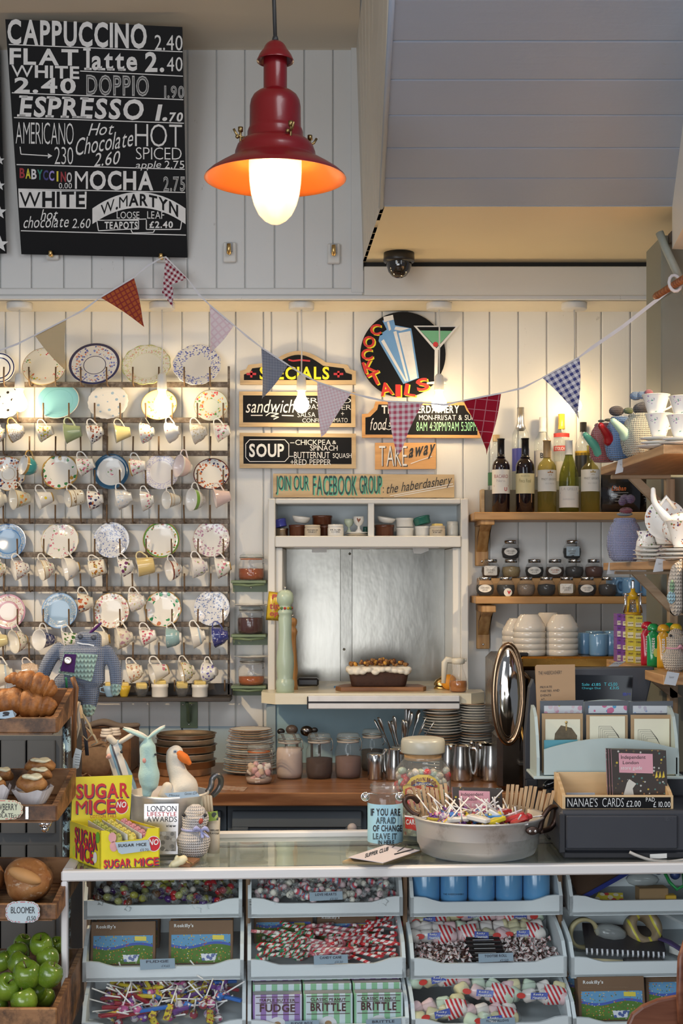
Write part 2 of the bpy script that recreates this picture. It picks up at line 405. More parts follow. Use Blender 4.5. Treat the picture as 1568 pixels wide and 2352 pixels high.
wallp=paintwood((.80,.785,.74),.4,.5);wallc=paintwood((.70,.70,.685),.42,.75);bluep=paintwood((.40,.51,.57),.45,.35)
cream=mat((.84,.70,.44),.6,var=.04,scale=3,name='cream_plaster')
zs=Z(690,YU)                                 # underside of the overhang
mb=MB();planks(mb,(X(-120,YW),YW,Z(1668,YW)),(0,0,1),(1,0,0),X(622,YW)-X(-120,YW),.1255,zs-Z(1668,YW),rnd=.12);struct('wall_back_left',mb,wallp)
mb=MB();planks(mb,(X(1062,YW),YW,0),(0,0,1),(1,0,0),1.7-X(1062,YW),.121,zs,rnd=.12);struct('wall_back_right',mb,wallp)
mb=MB();planks(mb,(X(622,YW),YW,Z(1148,YW)),(0,0,1),(1,0,0),X(1062,YW)-X(622,YW),.1185,zs-Z(1148,YW),rnd=.1);struct('wall_back_middle',mb,wallp)
mb=MB();planks(mb,(X(-120,YW),YW,0),(0,0,1),(1,0,0),X(622,YW)-X(-120,YW),.1255,Z(1668,YW),rnd=.12);struct('wall_back_lower',mb,bluep)
mb=MB();mb.bb((X(612,YW),YW-.01,0),(X(1064,YW),YW+.06,Z(1617,YW)));struct('wall_back_under_hatch',mb,mat((.36,.55,.63),.6,var=.1,scale=9,bump=.2,name='blue_plaster'))
mb=MB();planks(mb,(X(-140,YU),YU,zs+.04),(0,0,1),(1,0,0),X(808,YU)-X(-140,YU),.1275,2.2,rnd=.1);struct('wall_upper_left',mb,wallc)
mb=MB();mb.bb((X(806,YU),YU-.015,zs+.03),(X(834,YU),YU+.02,zs+2.3));struct('trim_1',mb,wallc)
# overhang: soffit, moulding, plain board on the right, dark gap above it
mb=MB();mb.bb((-1.75,YU,zs),(1.6,YW+.02,zs+.03));struct('ceiling_overhang',mb,mat((.82,.74,.58),.5,var=.04,name='cream_gloss'))
mb=MB();mb.bb((-1.75,YU-.02,zs),(1.5,YU+.015,zs+.018),.004);mb.bb((-1.75,YU-.012,zs+.018),(X(834,YU),YU+.015,zs+.05),.006);struct('trim_2',mb,wallc)
mb=MB();mb.bb((X(835,YU),YU-.004,zs+.018),(1.5,YU+.03,Z(612,YU)),.003);struct('trim_3',mb,paintwood((.78,.75,.68),.4,.2,axis=0))
mb=MB();mb.bb((X(833,YU),YU+.02,Z(616,YU)),(1.5,YU+.05,Z(590,YU)));struct('trim_4',mb,mat((.02,.018,.016),.8,name='dark_gap'))
# sloping boarded ceiling on the right with its cheeks and the cream panel below it
zu=ZC+1.289;A=Vector((.1387,4.98,zu));sl=Vector((0,-1.08,.29)).normalized()
mb=MB();planks(mb,A,(1,0,0),sl,1.674,.186,1.25,.004,.007);struct('ceiling_sloped',mb,paintwood((.36,.42,.52),.5,.3,axis=0,bump=.5))
mb=MB();mb.add([(X(833,YU),YU+.02,zu),(.1387,4.98,zu),(1.25,4.98,zu),(1.5,YU+.02,zu)],[[0,1,2,3]],False);struct('ceiling_panel',mb,cream)
ft=A+sl*1.7
n=9;mb=MB();B0=Vector((X(833,YU),YU,zu));B1=Vector((X(812,YU),YU,zu+1.2));F0=A;F1=Vector((ft.x,ft.y,ft.z))
for i in range(n):
    a,b=i/n,(i+.93)/n
    p=[B0.lerp(F0,a),B0.lerp(F0,b),B1.lerp(F1+Vector((0,0,.6)),b),B1.lerp(F1+Vector((0,0,.6)),a)];mb.prism(p,(.012,0,0))
mb.add([B0+Vector((.006,0,0)),F0+Vector((.006,0,0)),F1+Vector((.006,0,.6)),B1+Vector((.006,0,0))],[[0,1,2,3]],False)
struct('wall_cheek_left',mb,paintwood((.66,.60,.50),.5,.2))
mb=MB();mb.tube([A+Vector((0,.004,-.002)),A+sl*1.7+Vector((0,.004,0))],.009);struct('trim_5',mb,paintwood((.36,.42,.52),.5,.3,axis=0,bump=.5))
mb=MB();q=[Vector((1.157,4.98,Z(572,4.98))),Vector((1.157,4.98,zu)),Vector((1.075,4.48,zu+.137)),Vector((.98,3.9,zu+.29)),Vector((.98,3.9,Z(572,4.98))-Vector((0,0,0)) if False else Vector((.98,3.9,zu-.25)))]
mb.prism(q,(.3,.05,0));struct('wall_cheek_right',mb,wallp)
mb=MB();mb.bb((X(1518,5.05),5.05,0),(1.75,5.3,Z(540,5.05)),.004);struct('wall_pier',mb,mat((.21,.22,.18),.55,var=.12,scale=4,bump=.15,name='sage_paint'))
# main ceiling with its cove, floor
zc=ZC+2.17
mb=MB();mb.add([(-3,5.55,zc),(-3,1.2,zc),(X(812,YU)+.02,1.2,zc),(X(812,YU)+.02,5.55,zc)],[[0,1,2,3]],False)
for i in range(5):
    a,b=i/5*PI/2,(i+1)/5*PI/2
    def c_(t):return (5.55+.30*math.sin(t),zc-.0-.012+.012*math.cos(t))
    (y0,z0),(y1,z1)=c_(a),c_(b);mb.add([(-3,y0,z0),(X(812,YU)+.02,y0,z0),(X(812,YU)+.02,y1,z1),(-3,y1,z1)],[[0,1,2,3]])
struct('ceiling',mb,mat((.62,.55,.44),.7,var=.03,scale=2,name='ceiling_plaster'))
mb=MB();mb.add([(-3,-2,0),(3,-2,0),(3,6.2,0),(-3,6.2,0)],[[0,1,2,3]],False);struct('floor',mb,wood((.10,.06,.035),(.22,.13,.07),1,6,.4,'floorboards'))
# serving hatch: posts, niche above, sill shelf, kitchen steel beyond
HF=5.98;fr=paintwood((.78,.76,.70),.35,.35);fr2=paintwood((.78,.76,.70),.35,.35,axis=0)
mb=MB();zt,zb=Z(1145,HF),Z(1592,HF)
for a,b in ((615,632),(1058,1076)):mb.bb((X(a,HF),HF,zb),(X(b,HF),YW+.35,zt),.004)
mb.bb((X(632,HF),HF+.02,Z(1258,HF)),(X(648,HF),YW+.35,zb));mb.bb((X(1040,HF),HF+.02,Z(1258,HF)),(X(1058,HF),YW+.35,zb))
struct('trim_6',mb,fr)
mb=MB();mb.bb((X(632,HF),HF+.004,Z(1157,HF)),(X(1058,HF),YW+.1,zt),.004);mb.bb((X(632,HF),HF-.012,Z(1257,HF)),(X(1058,HF),YW+.35,Z(1231,HF)),.004)
mb.bb((X(845,HF),HF+.006,Z(1233,HF)),(X(859,HF),YW+.08,Z(1155,HF)));struct('trim_7',mb,fr2)
mb=MB();mb.bb((X(628,HF),YW+.1,Z(1240,HF)),(X(1062,HF),YW+.12,zt));struct('wall_niche_back',mb,mat((.66,.72,.74),.5,var=.05,scale=5,name='pale_blue_paint'))
YS=6.46;g=G('brushed_steel',.34,1);n1=g.noise(3.2,5,g.mp((1,1,.55)),.65);n2=g.noise(18,4,g.mp((3,1,.4)))
g.col(g.ramp(g.ma('ADD',g.ma('MULTIPLY',n1,.8),g.ma('MULTIPLY',n2,.2)),[(.3,(.24,.23,.20)),(.7,(.36,.35,.315))]));g.set('Roughness',g.ma('ADD',g.ma('MULTIPLY',n1,.22),.12));g.bump(n1,.15,.01)
steelp=g.m
mb=MB();mb.bb((-.5,YS,Z(1700,YS)),(X(782,YS),YS+.02,Z(1230,YS)));mb.bb((X(808,YS),YS,Z(1700,YS)),(.7,YS+.02,Z(1230,YS)))
mb.prism([(X(782,YS),YS-.0105,Z(1230,YS)),(X(808,YS),YS-.0095,Z(1230,YS)),(X(808,YS),YS-.0095,Z(1700,YS)),(X(782,YS),YS-.0105,Z(1700,YS))],(0,.02,0))
for x,y in ((803,1272),(790,1491)):mb.ell((X(x,YS),YS-.012,Z(y,YS)),.006,None,8,6)
struct('wall_kitchen',mb,steelp)
mb=MB();zsl=ZC-.483;mb.prism([(X(600,5.86),5.86,zsl),(X(632,5.79),5.79,zsl),(X(1082,5.79),5.79,zsl),(X(1112,5.86),5.86,zsl),(X(1112,5.86),HF+.02,zsl),(X(1058,HF),HF+.02,zsl),(X(1058,HF),6.46,zsl),(X(632,HF),6.46,zsl),(X(632,HF),HF+.02,zsl),(X(600,5.86),HF+.02,zsl)],(0,0,-.045))
struct('trim_8',mb,paintwood((.80,.74,.56),.25,.3,axis=0))
# blue plaster panel edge with a patch of bare wall under the sill
mb=MB();mb.bb((X(612,YW),YW-.02,Z(1790,YW)),(X(634,YW),YW+.01,Z(1617,YW)),.003);struct('trim_9',mb,bluep)
# ---------------------------------------------------------------- bulbs under the overhang
FLEXW=mat((.75,.73,.68),.4,name='white_plastic')
bulbm=mat((1,.74,.42),em=BULB_S,name='lit_bulb')
def bulb(x,y_rose,y0,y1,y2,label,d=5.91):
    p=W(x,y_rose,d);p.z=zs;t=thing('ceiling_bulb',label,'light bulb',p,'bare bulbs along the overhang')
    mb=MB();mb.lathe([(0,0),(.052,0),(.053,-.003),(.053,-.024),(.049,-.028),(0,-.028)],p);mb.build('ceiling_rose',FLEXW,t)
    za,zb_,zc_=Z(y0,d),Z(y1,d),Z(y2,d)
    mb=MB();mb.tube([p+Vector((0,0,-.028)),Vector((p.x+.002,p.y,(p.z+za)/2)),Vector((p.x,p.y,za))],.0032,6);mb.build('flex',FLEXW,t)
    h=za-zb_;mb=MB();mb.lathe([(0,za),(.010,za),(.017,za-.12*h),(.0195,za-.4*h),(.0205,za-.97*h),(.018,zb_),(0,zb_)],(p.x,p.y,0));mb.build('bulb_holder',FLEXW,t)
    L=zb_-zc_;r=.032
    mb=MB();mb.lathe([(.014,zb_),(.0145,zb_-.15*L),(.02,zb_-.3*L),(.029,zb_-.47*L),(r,zb_-.63*L),(.029,zb_-.8*L),(.018,zb_-.94*L),(.001,zc_)],(p.x,p.y,0),20);mb.build('glass_bulb',bulbm,t)
for a in ((45,697,857,894,946,'lit bare bulb in front of the black dotted plate, far left of the overhang'),(372,708,857,896,946,'lit bare bulb on white flex hanging in front of the yellow plate'),
          (692,711,861,898,949,'lit bare bulb on white flex hanging in front of the sandwich sign'),(1008,712,859,897,946,'lit bare bulb on white flex hanging in front of the martini glass sign'),(1318,710,868,905,948,'lit bare bulb partly behind the blue gingham flag, above the spirit bottles')):bulb(*a)
# ---------------------------------------------------------------- red pendant lamp
LD=4.0;lx=X(632,LD);k=LD/F
def lz(py):return Z(py,LD)
lamp=thing('pendant_lamp','red enamel pendant lamp with glowing glass dome hanging from the ceiling','lamp',(lx,LD,lz(380)))
RED=mat((.16,.003,.007),.28,var=.05,coat=.25,name='red_enamel');ORI=mat((.85,.20,.03),.4,var=.04,name='orange_enamel');BRASSD=metal((.30,.21,.09),.35,name='old_brass')
mb=MB();mb.tube([(lx,LD,lz(92)),(lx-.004,LD,lz(-10)),(lx-.006,LD,zc+.0)],.0055);mb.lathe([(.0045,lz(82)),(.007,lz(84)),(.0105,lz(96)),(0,lz(96))],(lx,LD,0));mb.build('cable',mat((.02,.02,.02),.5,name='black_rubber'),lamp)
def lp(l):return [(r*k,lz(y)) for r,y in l]
mb=MB();mb.lathe(lp([(0,96),(13,96),(20,101),(25,108),(27,113),(33,121),(37,127),(40,134),(43,140),(42.5,142),(39,137),(30,124),(0,118)]),(lx,LD,0),40);mb.build('top_cap',RED,lamp)
mb=MB();mb.lathe(lp([(27,128),(27,205),(29,209),(40,212),(50,220),(56,231),(58.5,245),(59,292),(62,298),(64,304),(64,318),(68,324)]),(lx,LD,0),48);mb.build('lamp_body',RED,lamp)
mb=MB();mb.lathe(lp([(64,321),(78,326),(87,336),(92,350),(93,360),(97,366),(112,373),(132,385),(150,397),(161,407),(163,411)]),(lx,LD,0),64)
mb.cm=1;mb.lathe(lp([(163,411),(160,411),(149,401),(131,389),(111,377),(94,371),(88,362),(84,345),(62,336),(30,332),(0,332)]),(lx,LD,0),64);mb.build('lamp_shade',[RED,ORI],lamp)
mb=MB();mb.lathe(lp([(0,516),(10,515),(24,508),(38,494),(49,472),(56,446),(59.5,420),(61,392),(61,352)]),(lx,LD,0),40);mb.build('glass_dome',glass((1,.97,.93),.42,.12,milk=(.95,.90,.84),trl=1),lamp)
mb=MB();mb.lathe(lp([(1,468),(16,462),(26,448),(29,430),(26,412),(17,390),(13,372),(12,350)]),(lx,LD,0),24);mb.build('glass_bulb',mat((1,.74,.42),em=LAMP_S,name='lit_lamp'),lamp)
for ang in (-2.75,-1.1,.35):
    c,s_=math.cos(ang),math.sin(ang);q=Vector((lx+c*84*k,LD+s_*84*k,lz(324)));mb=MB()
    mb.tube([q+Vector((0,0,-.022)),q+Vector((0,0,.026))],.0035);mb.lathe([(0,.028),(.007,.027),(.007,.014),(0,.014)],q,12);mb.tube([q+Vector((c*.02,s_*.02,.02)),q+Vector((c*.012,s_*.012,.006)),q,q-Vector((c*.022,s_*.022,.002))],.0035)
    mb.ell(q+Vector((-.008,-.008,-.002)),.006,None,8,6);mb.build('clamp_screw',BRASSD,lamp)
# ---------------------------------------------------------------- large blackboard
bp=P3(W(14,45,5.50),W(418,62,5.50),W(430,592,5.815));mb=MB();mb.poly(bp,[(12,44),(418,62),(430,592),(49,584)],.012)
board=mb.build('chalkboard',BLACKP);tag(board,'tall blackboard listing coffees and prices in white lettering on the upper wall','chalkboard')
mb=MB();tx=lambda *a,**k_:mb.text(bp,*a,**k_)
for t,b,st,it,s_ in (('CAPPUCCINO',(17,43,337,102),'b',0,.035),('2.40',(355,80,419,115),'n',0,.02),('FLAT',(22,110,180,148),'b',0,.02),('WHITE',(26,148,182,177),'b',0,.03),('2.40',(33,177,174,213),'b',0,.02),('latte',(191,111,315,161),'s',0,.02),('2.',(333,119,377,166),'b',0,.0),('40',(383,131,419,164),'n',0,0),
        ('DOPPIO',(198,171,342,219),'o',0,.02),('1.90',(377,196,423,226),'o',0,.02),('ESPRESSO',(39,219,330,268),'s',.12,.03),('1.',(356,240,384,278),'b',.15,0),('70',(388,258,420,280),'b',.15,0),('AMERICANO',(36,280,169,330),'t',0,.02),('230',(125,337,168,377),'t',0,.02),
        ('Hot',(202,284,262,312),'n',.35,-.05),('Chocolate',(174,318,306,358),'n',.3,-.17),('2.60',(215,352,276,383),'n',.25,-.1),('HOT',(310,284,418,336),'t',0,.02),('SPICED',(312,338,417,366),'t',0,.01),('apple',(311,371,370,392),'n',.2,-.03),('2.75',(378,369,423,387),'n',0,0),
        ('0.00',(135,420,165,433),'n',0,0),('MOCHA',(172,391,352,436),'b',0,.01),('2.75',(375,405,425,440),'o',0,0),('hot',(93,481,133,506),'n',.3,-.03),('chocolate',(54,497,158,524),'n',.3,-.02),('2.60',(165,502,208,524),'n',.2,0),('LOOSE',(268,486,320,502),'n',0,0),('LEAF',(338,485,377,502),'n',0,.02),('TEAPOTS',(240,509,316,526),'b',0,0),('£2.40',(343,508,397,524),'b',0,0)):
    tx(t,b,st,it,s_)
for l in (((20,102),(419,119)),((184,163),(420,175)),((27,213),(421,229)),((32,270),(422,283)),((38,378),(424,389)),((42,434),(425,442)),((48,530),(427,540)),((46,337),(48,354),(112,358)),((222,506),(226,530),(300,526)),((222,506),(318,506),(318,526),(300,526)),((300,526),(304,535),(352,534),(355,528)),((336,505),(336,527),(414,527),(418,503)),((240,506),(336,503))):mb.line(bp,l,2.2)
mb.poly(bp,[(110,352),(120,358),(110,364)],0,.0012)
def arc(u,v,x0=214,x1=424,yt=446,yb=500,sag=18):return x0+(x1-x0)*u,yt+(yb-yt)*v+sag*(2*u-1)**2*2.1-4
mb.add([bp.pix(*arc(i/16,v,212,426,445,481),.001) for i in range(17) for v in (0,1)],[[2*i,2*i+1,2*i+3,2*i+2] for i in range(16)],False)
mb.poly(bp,[(42,435),(199,440),(198,480),(44,477)],0,.001);mb.build('lettering',CHALK,board)
mb=MB();mb.text(bp,'WHITE',(45,440,195,476),'b',lift=.002);mb.text(bp,'W.MARTYN',(0,0,1,1),'b',lift=.002,fn=lambda u,v:arc(.09+.83*u,v,212,426,449,477));mb.build('black_lettering',BLACKP,board)
for i,(ch,c) in enumerate(zip('BABYCCINO',((.35,.03,.04),(.7,.65,.05),(.7,.7,.72),(.03,.25,.18),(.05,.05,.2),(.3,.25,.6),(.75,.65,.05),(.35,.04,.05),(.6,.6,.6)))):
    mb=MB();mb.text(bp,ch,(45+i*13.5+(4 if ch=='I' else 0),386+i*1.2,57+i*13.5-(4 if ch=='I' else 0),409+i*1.3),'b');mb.build('coloured_letter',mat(c,.7,name='chalk_colour'),board)
bp2=PD(5.79);mb=MB();mb.poly(bp2,[(-130,60),(-6,60),(14,581),(-110,585)],.012);b2=mb.build('chalkboard',BLACKP);tag(b2,'edge of a second blackboard with white stars at the far left of the photo','chalkboard')
mb=MB()
for x,y,r in ((-1,368,12),(-1,426,13),(-2,487,18),(0,561,20)):
    mb.poly(bp2,[(x+r*(1 if i%2==0 else .42)*math.cos(-PI/2+i*PI/5),y+r*(1 if i%2==0 else .42)*math.sin(-PI/2+i*PI/5)) for i in range(10)],0,.001)
mb.build('stars',CHALK,b2)
# board hooks: two hold the blackboard, two are free
for x,y,s_,lb in ((120,586,1,'white wall hook with brass clip under the lower left corner of the big blackboard'),(372,592,1,'white wall hook with brass clip under the big blackboard, bunting tied to it'),(527,577,2,'empty white wall hook with brass clip between the big blackboard and red lamp'),(766,580,2,'empty white wall hook with brass clip below right of the red lamp')):
    c=W(x,y,5.83);t=thing('wall_hook',lb,'hook',c-Vector((0,0,.02)));mb=MB();h=.045 if s_==2 else .018
    mb.bb((c.x-.026,5.825,c.z-h),(c.x+.026,5.85,c.z+h*.8),.004);mb.build('back_plate',FLEXW,t)
    mb=MB();mb.tube([(c.x,5.83,c.z-h*.2),(c.x,5.795,c.z-h*.3),(c.x,5.79,c.z+h*.5)],[.008,.010,.008],10);mb.build('clip',GOLD,t)
    if s_==2:mb=MB();mb.bb((c.x-.014,5.818,c.z-.004),(c.x+.014,5.826,c.z+.034),.002);mb.build('grey_label',mat((.45,.47,.5),.4,name='grey_label'),t)
# ---------------------------------------------------------------- bunting
def bd(px):return 5.74 if px<560 else 5.74-(px-560)/1000*.72
bt=thing('bunting','string of nine patterned fabric pennants tied across the shop wall','bunting',W(372,590,5.8))
FL=[((80,770),(152,733),(150,850),gingham((.50,.36,.18),(.62,.50,.33),2400),'tan pennant'),((230,683),(307,637),(330,750),gingham((.42,.10,.03),(.22,.02,.03),620,'plaid',.5),'rust plaid pennant'),
      None,((481,700),(537,747),(480,815),gingham((.78,.66,.68),(.72,.52,.57),520,'plaid',.7),'pale pink pennant'),((600,798),(661,838),(597,925),gingham((.03,.04,.09),(.42,.44,.5),1900),'navy pennant'),((728,877),(806,903),(740,1005),gingham((.80,.72,.74),(.72,.50,.54),1000,'check',.25),'pale pink gingham pennant'),
      ((890,922),(972,925),(915,1045),gingham((.80,.70,.72),(.52,.10,.16),560),'red gingham pennant'),((1063,920),(1150,903),(1118,1045),gingham((.28,.004,.02),(.6,.3,.35),300,'lines',-.15),'crimson pennant'),((1245,868),(1330,820),(1328,962),gingham((.72,.72,.78),(.05,.06,.22),560,'check',.5),'blue gingham pennant')]
for i,f in enumerate(FL):
    if f is None:continue
    a,b,c,m,lb=f;P=[W(*q,bd(q[0])) for q in (a,b,c)];n=10;vs=[];fs=[];pl=(P[1]-P[0]).cross(P[2]-P[0]).normalized();R=random.Random(i)
    ph=R.uniform(0,6)
    for side in (0,1):
        for r in range(n+1):
            for q in range(r+1):
                v=r/n;u=(q/r) if r else .5;e=P[2].lerp(P[0],v).lerp(P[2].lerp(P[1],v),u)
                e=e+pl*(.012*math.sin(3*u+ph+2*v)*(1-v)*1.3+side*.0012)+(P[1]-P[0])*(.05*math.sin(3.1*v)*math.sin(ph));vs.append(e)
    def ix(r,q,s_):return s_*(n+1)*(n+2)//2+r*(r+1)//2+q
    for s_ in (0,1):
        for r in range(n):
            for q in range(r+1):
                fs.append([ix(r,q,s_),ix(r+1,q,s_),ix(r+1,q+1,s_)])
                if q<r:fs.append([ix(r,q,s_),ix(r+1,q+1,s_),ix(r,q+1,s_)])
    mb=MB();mb.add(vs,fs);o=mb.build('pennant',m,bt);o['label']=lb
a=[W(x,y,bd(x)+dd) for x,y,dd in ((380,590,0),(430,640,.01),(391,655,.02),(372,672,-.01),(397,707,0),(398,660,-.02),(374,662,-.005))]
mb=MB();mb.add([a[0],a[1],a[2],a[6]],[[0,1,2,3]]);mb.add([a[6]+Vector((0,-.006,0)),a[2]+Vector((0,-.006,0)),a[5],a[4],a[3]],[[0,1,2,3,4]]);o=mb.build('pennant',gingham((.72,.66,.68),(.22,.01,.03),700,'check',-.6),bt);o['label']='folded red gingham pennant'
SEG=[[(-20,812),(40,790),(80,770)],[(80,770),(152,733)],[(152,733),(192,712),(230,683)],[(230,683),(307,637)],[(307,637),(340,610),(371,592)],[(371,592),(380,590),(430,640)],[(430,640),(458,678),(481,700)],[(481,700),(537,747)],[(537,747),(570,775),(600,798)],[(600,798),(661,838)],[(661,838),(695,860),(728,877)],[(728,877),(806,903)],[(806,903),(850,914),(890,922)],[(890,922),(972,925)],[(972,925),(1020,930),(1063,920)],[(1063,920),(1150,903)],[(1150,903),(1200,891),(1245,868)],[(1245,868),(1330,820)],[(1330,820),(1360,798),(1430,750),(1500,695),(1548,660)]]
for i,sg in enumerate(SEG):
    mb=MB();n=len(sg);wd=5. if i in (0,2,4,6,8,10,12,14,16,18) else 3.5
    if i==18:wd=8
    pts=[]
    for x,y in sg:pts.append((x,y))
    vs=[]
    for j,(x,y) in enumerate(pts):
        x0,y0=pts[max(j-1,0)];x1,y1=pts[min(j+1,n-1)];L=math.hypot(x1-x0,y1-y0);nx,ny=-(y1-y0)/L,(x1-x0)/L;q=wd*.5*(.45 if j in (0,n-1) and n>2 else 1);d=bd(x)-.004
        vs+=[W(x-nx*q,y-ny*q,d),W(x+nx*q,y+ny*q,d-.002)]
    vs2=[v+Vector((0,.0015,0)) for v in vs];m_=2*n
    mb.add(vs+vs2,[[2*j,2*j+1,2*j+3,2*j+2] for j in range(n-1)]+[[m_+2*j,m_+2*j+2,m_+2*j+3,m_+2*j+1] for j in range(n-1)]+[[2*j,2*j+2,m_+2*j+2,m_+2*j] for j in range(n-1)]+[[2*j+1,m_+2*j+1,m_+2*j+3,2*j+3] for j in range(n-1)],False)
    mb.build('tape',mat((.70,.69,.72),.8,name='white_tape'),bt)
mb=MB();q=W(1548,652,4.86);mb.tube([q+Vector((.02*math.cos(t),.012*math.sin(t)-.01,.03*math.sin(t*1.0))) for t in [i*.5 for i in range(13)]],.006,6);mb.build('knot',mat((.70,.69,.72),.8,name='white_tape'),bt)
mb=MB();p0,p1=W(1503,682,4.94),W(1620,610,4.70);mb.tube([p0,p0.lerp(p1,.05),p0.lerp(p1,.1),p1],[.010,.013,.012,.015],12);r_=mb.build('wooden_pole',wood((.16,.05,.02),(.34,.13,.05),0,20));tag(r_,'short reddish wooden pole end with white tape tied round it','pole')
mb=MB();mb.tube([W(1514,534,5.0),W(1528,570,4.99),W(1580,680,4.9)],.014,14);o=mb.build('painted_pipe',mat((.30,.33,.29),.5,name='sage_paint'));tag(o,'sage green painted pipe running diagonally down the grey pier','pipe')
mb=MB();mb.bb((X(1535,5.04),5.0,Z(560,5.04)),(1.3,5.05,Z(536,5.04)));o=mb.build('dark_bracket',mat((.05,.045,.04),.6));tag(o,'small dark bracket on the pier top behind the pipe','bracket')
# ---------------------------------------------------------------- dome camera
c=W(916,600,5.7);c.z=zu;t=thing('dome_camera','black dome security camera under the cream panel above the cocktail sign','camera',c)
r=35*5.7/F;mb=MB();mb.lathe([(0,-.0),(r,-.0),(r*1.03,-.03),(r,-.036),(.85*r,-.04),(0,-.04)],c,36);mb.build('housing',mat((.02,.018,.016),.35,name='black_plastic'),t)
mb=MB();mb.lathe([(.84*r,-.035),(.82*r,-.05),(.7*r,-.075),(.45*r,-.093),(.2*r,-.10),(0,-.101)],c,36);mb.build('dome',mat((.02,.016,.012),.04,spec=1,name='smoked_dome'),t)
# ---------------------------------------------------------------- hand painted signs
SD=YW-.03;sp=PD(SD);PINE=wood((.40,.27,.13),(.58,.43,.24),0,12,.5,'pine');PINEO=wood((.50,.24,.07),(.68,.36,.12),0,12,.45,'orange_pine')
def sign(label,outer,inner,texts,ow=PINE,lines=(),w=1.6,panel=None):
    mb=MB();mb.poly(sp,outer,.018);o=mb.build('painted_sign',ow);tag(o,label,'sign')
    if inner:mb=MB();mb.poly(sp,inner,.0,.0008);mb.build('black_panel',panel or BLACKP,o)
    cur={}
    for tt in texts:
        t,b=tt[0],tt[1];st=tt[2] if len(tt)>2 else 'n';it=tt[3] if len(tt)>3 else 0;c=tt[4] if len(tt)>4 else None;sl_=tt[5] if len(tt)>5 else 0
        m=mat(c,.6,name='sign_paint') if c else CHALK;cur.setdefault((m.name,repr(c)),(m,MB()))[1].text(sp,t,b,st,it,sl_,.0018 if c is None or sum(c)>.1 else .0022)
    for m,q in cur.values():q.build('lettering',m,o)
    if lines:q=MB();[q.line(sp,l,w,.0018) for l in lines];q.build('painted_lines',CHALK,o)
    return o
def archy(x0,x1,yb,ys,yt,xs0,xs1,n=14):return [(x0,yb),(x0,ys+14),(x0+14,ys+10),(x0+19,ys)]+[(xs0+(xs1-xs0)*i/n,yt+(ys-yt)*(1-math.sin(PI*(.06+.88*i/n)))**1.0) for i in range(n+1)]+[(x1-19,ys),(x1-14,ys+10),(x1,ys+14),(x1,yb)]
YEL=(.80,.72,.02)
o=sign('arched wooden sign reading SPECIALS in yellow capitals',archy(551,817,883,838,806,622,748),archy(560,808,873,846,815,628,742),[('SPECIALS',(596,842,756,872),'b',0,YEL)])
q=MB();q.line(sp,[(662,826),(672,829),(690,827),(712,829)],4,.0018)
for x in (577,777):q.line(sp,[(x-11,859),(x+11,859)],5,.0018);q.line(sp,[(x,852),(x,867)],5,.0018)
q.build('red_flourishes',mat((.5,.03,.04),.6),o)
sign('framed blackboard sign headed sandwich in white script',[(549,899),(816,901),(816,981),(549,980)],[(558,908),(806,909),(806,972),(558,970)],[('sandwich',(564,918,676,948),'n',.3),('GRILLED',(690,914,806,926),'t'),('ROASTED',(690,928,766,940),'t'),('PEPPER',(740,930,806,941),'t'),('SALSA',(683,947,724,958),'t'),('+',(783,946,790,954),'t'),('CONFIT',(694,961,740,970),'t'),('TOMATO',(752,960,798,970),'t')],lines=(((576,954),(603,954)),((647,954),(674,955)),((610,955),(620,948),(640,950),(622,956),(640,958),(628,963))),w=2.2)
sign('framed blackboard sign headed SOUP with chickpea and spinach',[(550,994),(817,996),(817,1076),(550,1075)],[(559,1002),(807,1005),(807,1066),(559,1065)],[('SOUP',(572,1019,652,1050),'b'),('CHICKPEA',(678,1010,760,1022)),('&',(763,1012,772,1020)),('SPINACH',(712,1023,775,1035)),('BUTTERNUT',(675,1038,757,1053)),('SQUASH',(764,1041,807,1054)),('+RED PEPPER',(667,1055,760,1068))],lines=(((573,1010),(654,1010),(663,1020),(663,1050),(654,1060),(573,1060),(564,1050),(564,1020),(573,1010)),((666,1017),(676,1017)),((664,1048),(674,1048))))
# round cocktail sign
mb=MB();mb.poly(sp,circ(925,814,98,n=56),.018);o=mb.build('painted_sign',BLACKP);tag(o,'round black COCKTAILS sign with blue shaker and martini glass','sign')
r_=MB();y_=MB()
for ch,x,y,s_,a in (('C',862,757,25,-.05),('O',847,785,27,-.1),('C',842,814,26,-.15),('K',847,842,27,-.3),('T',861,869,30,-.45),('A',886,893,30,-.2),('I',914,897,28,0),('L',942,896,27,.15),('S',970,883,29,-.2)):
    for q,dx,dy,lf in ((y_,3,2,.001),(r_,0,0,.0018)):q.text(sp,ch,(x-s_*.5*(.45 if ch=='I' else 1)+dx,y-s_*.5+dy,x+s_*.5*(.45 if ch=='I' else 1)+dx,y+s_*.5+dy),'b',0,0,lf,rot=a)
y_.build('yellow_shadow_lettering',mat(YEL,.6),o);r_.build('red_lettering',mat((.60,.03,.02),.6),o)
mb=MB();mb.poly(sp,[(878,737),(902,725),(907,747),(944,754),(947,770),(962,868),(926,882),(869,783),(872,768),(888,757)],0,.001);mb.build('blue_shaker',mat((.16,.36,.66),.6),o)
mb=MB();mb.poly(sp,[(880,728),(902,723),(904,734),(882,740)],0,.0016);mb.poly(sp,[(915,765),(942,760),(958,868),(942,874)],0,.0016);mb.poly(sp,[(903,762),(910,760),(938,874),(934,876)],0,.0016);mb.poly(sp,[(875,784),(881,779),(933,874),(930,877)],0,.0016);mb.poly(sp,[(888,740),(893,738),(898,757),(893,760)],0,.0016);mb.poly(sp,[(908,750),(940,754),(920,760),(905,757)],0,.0016);mb.build('white_highlights',CHALK,o)
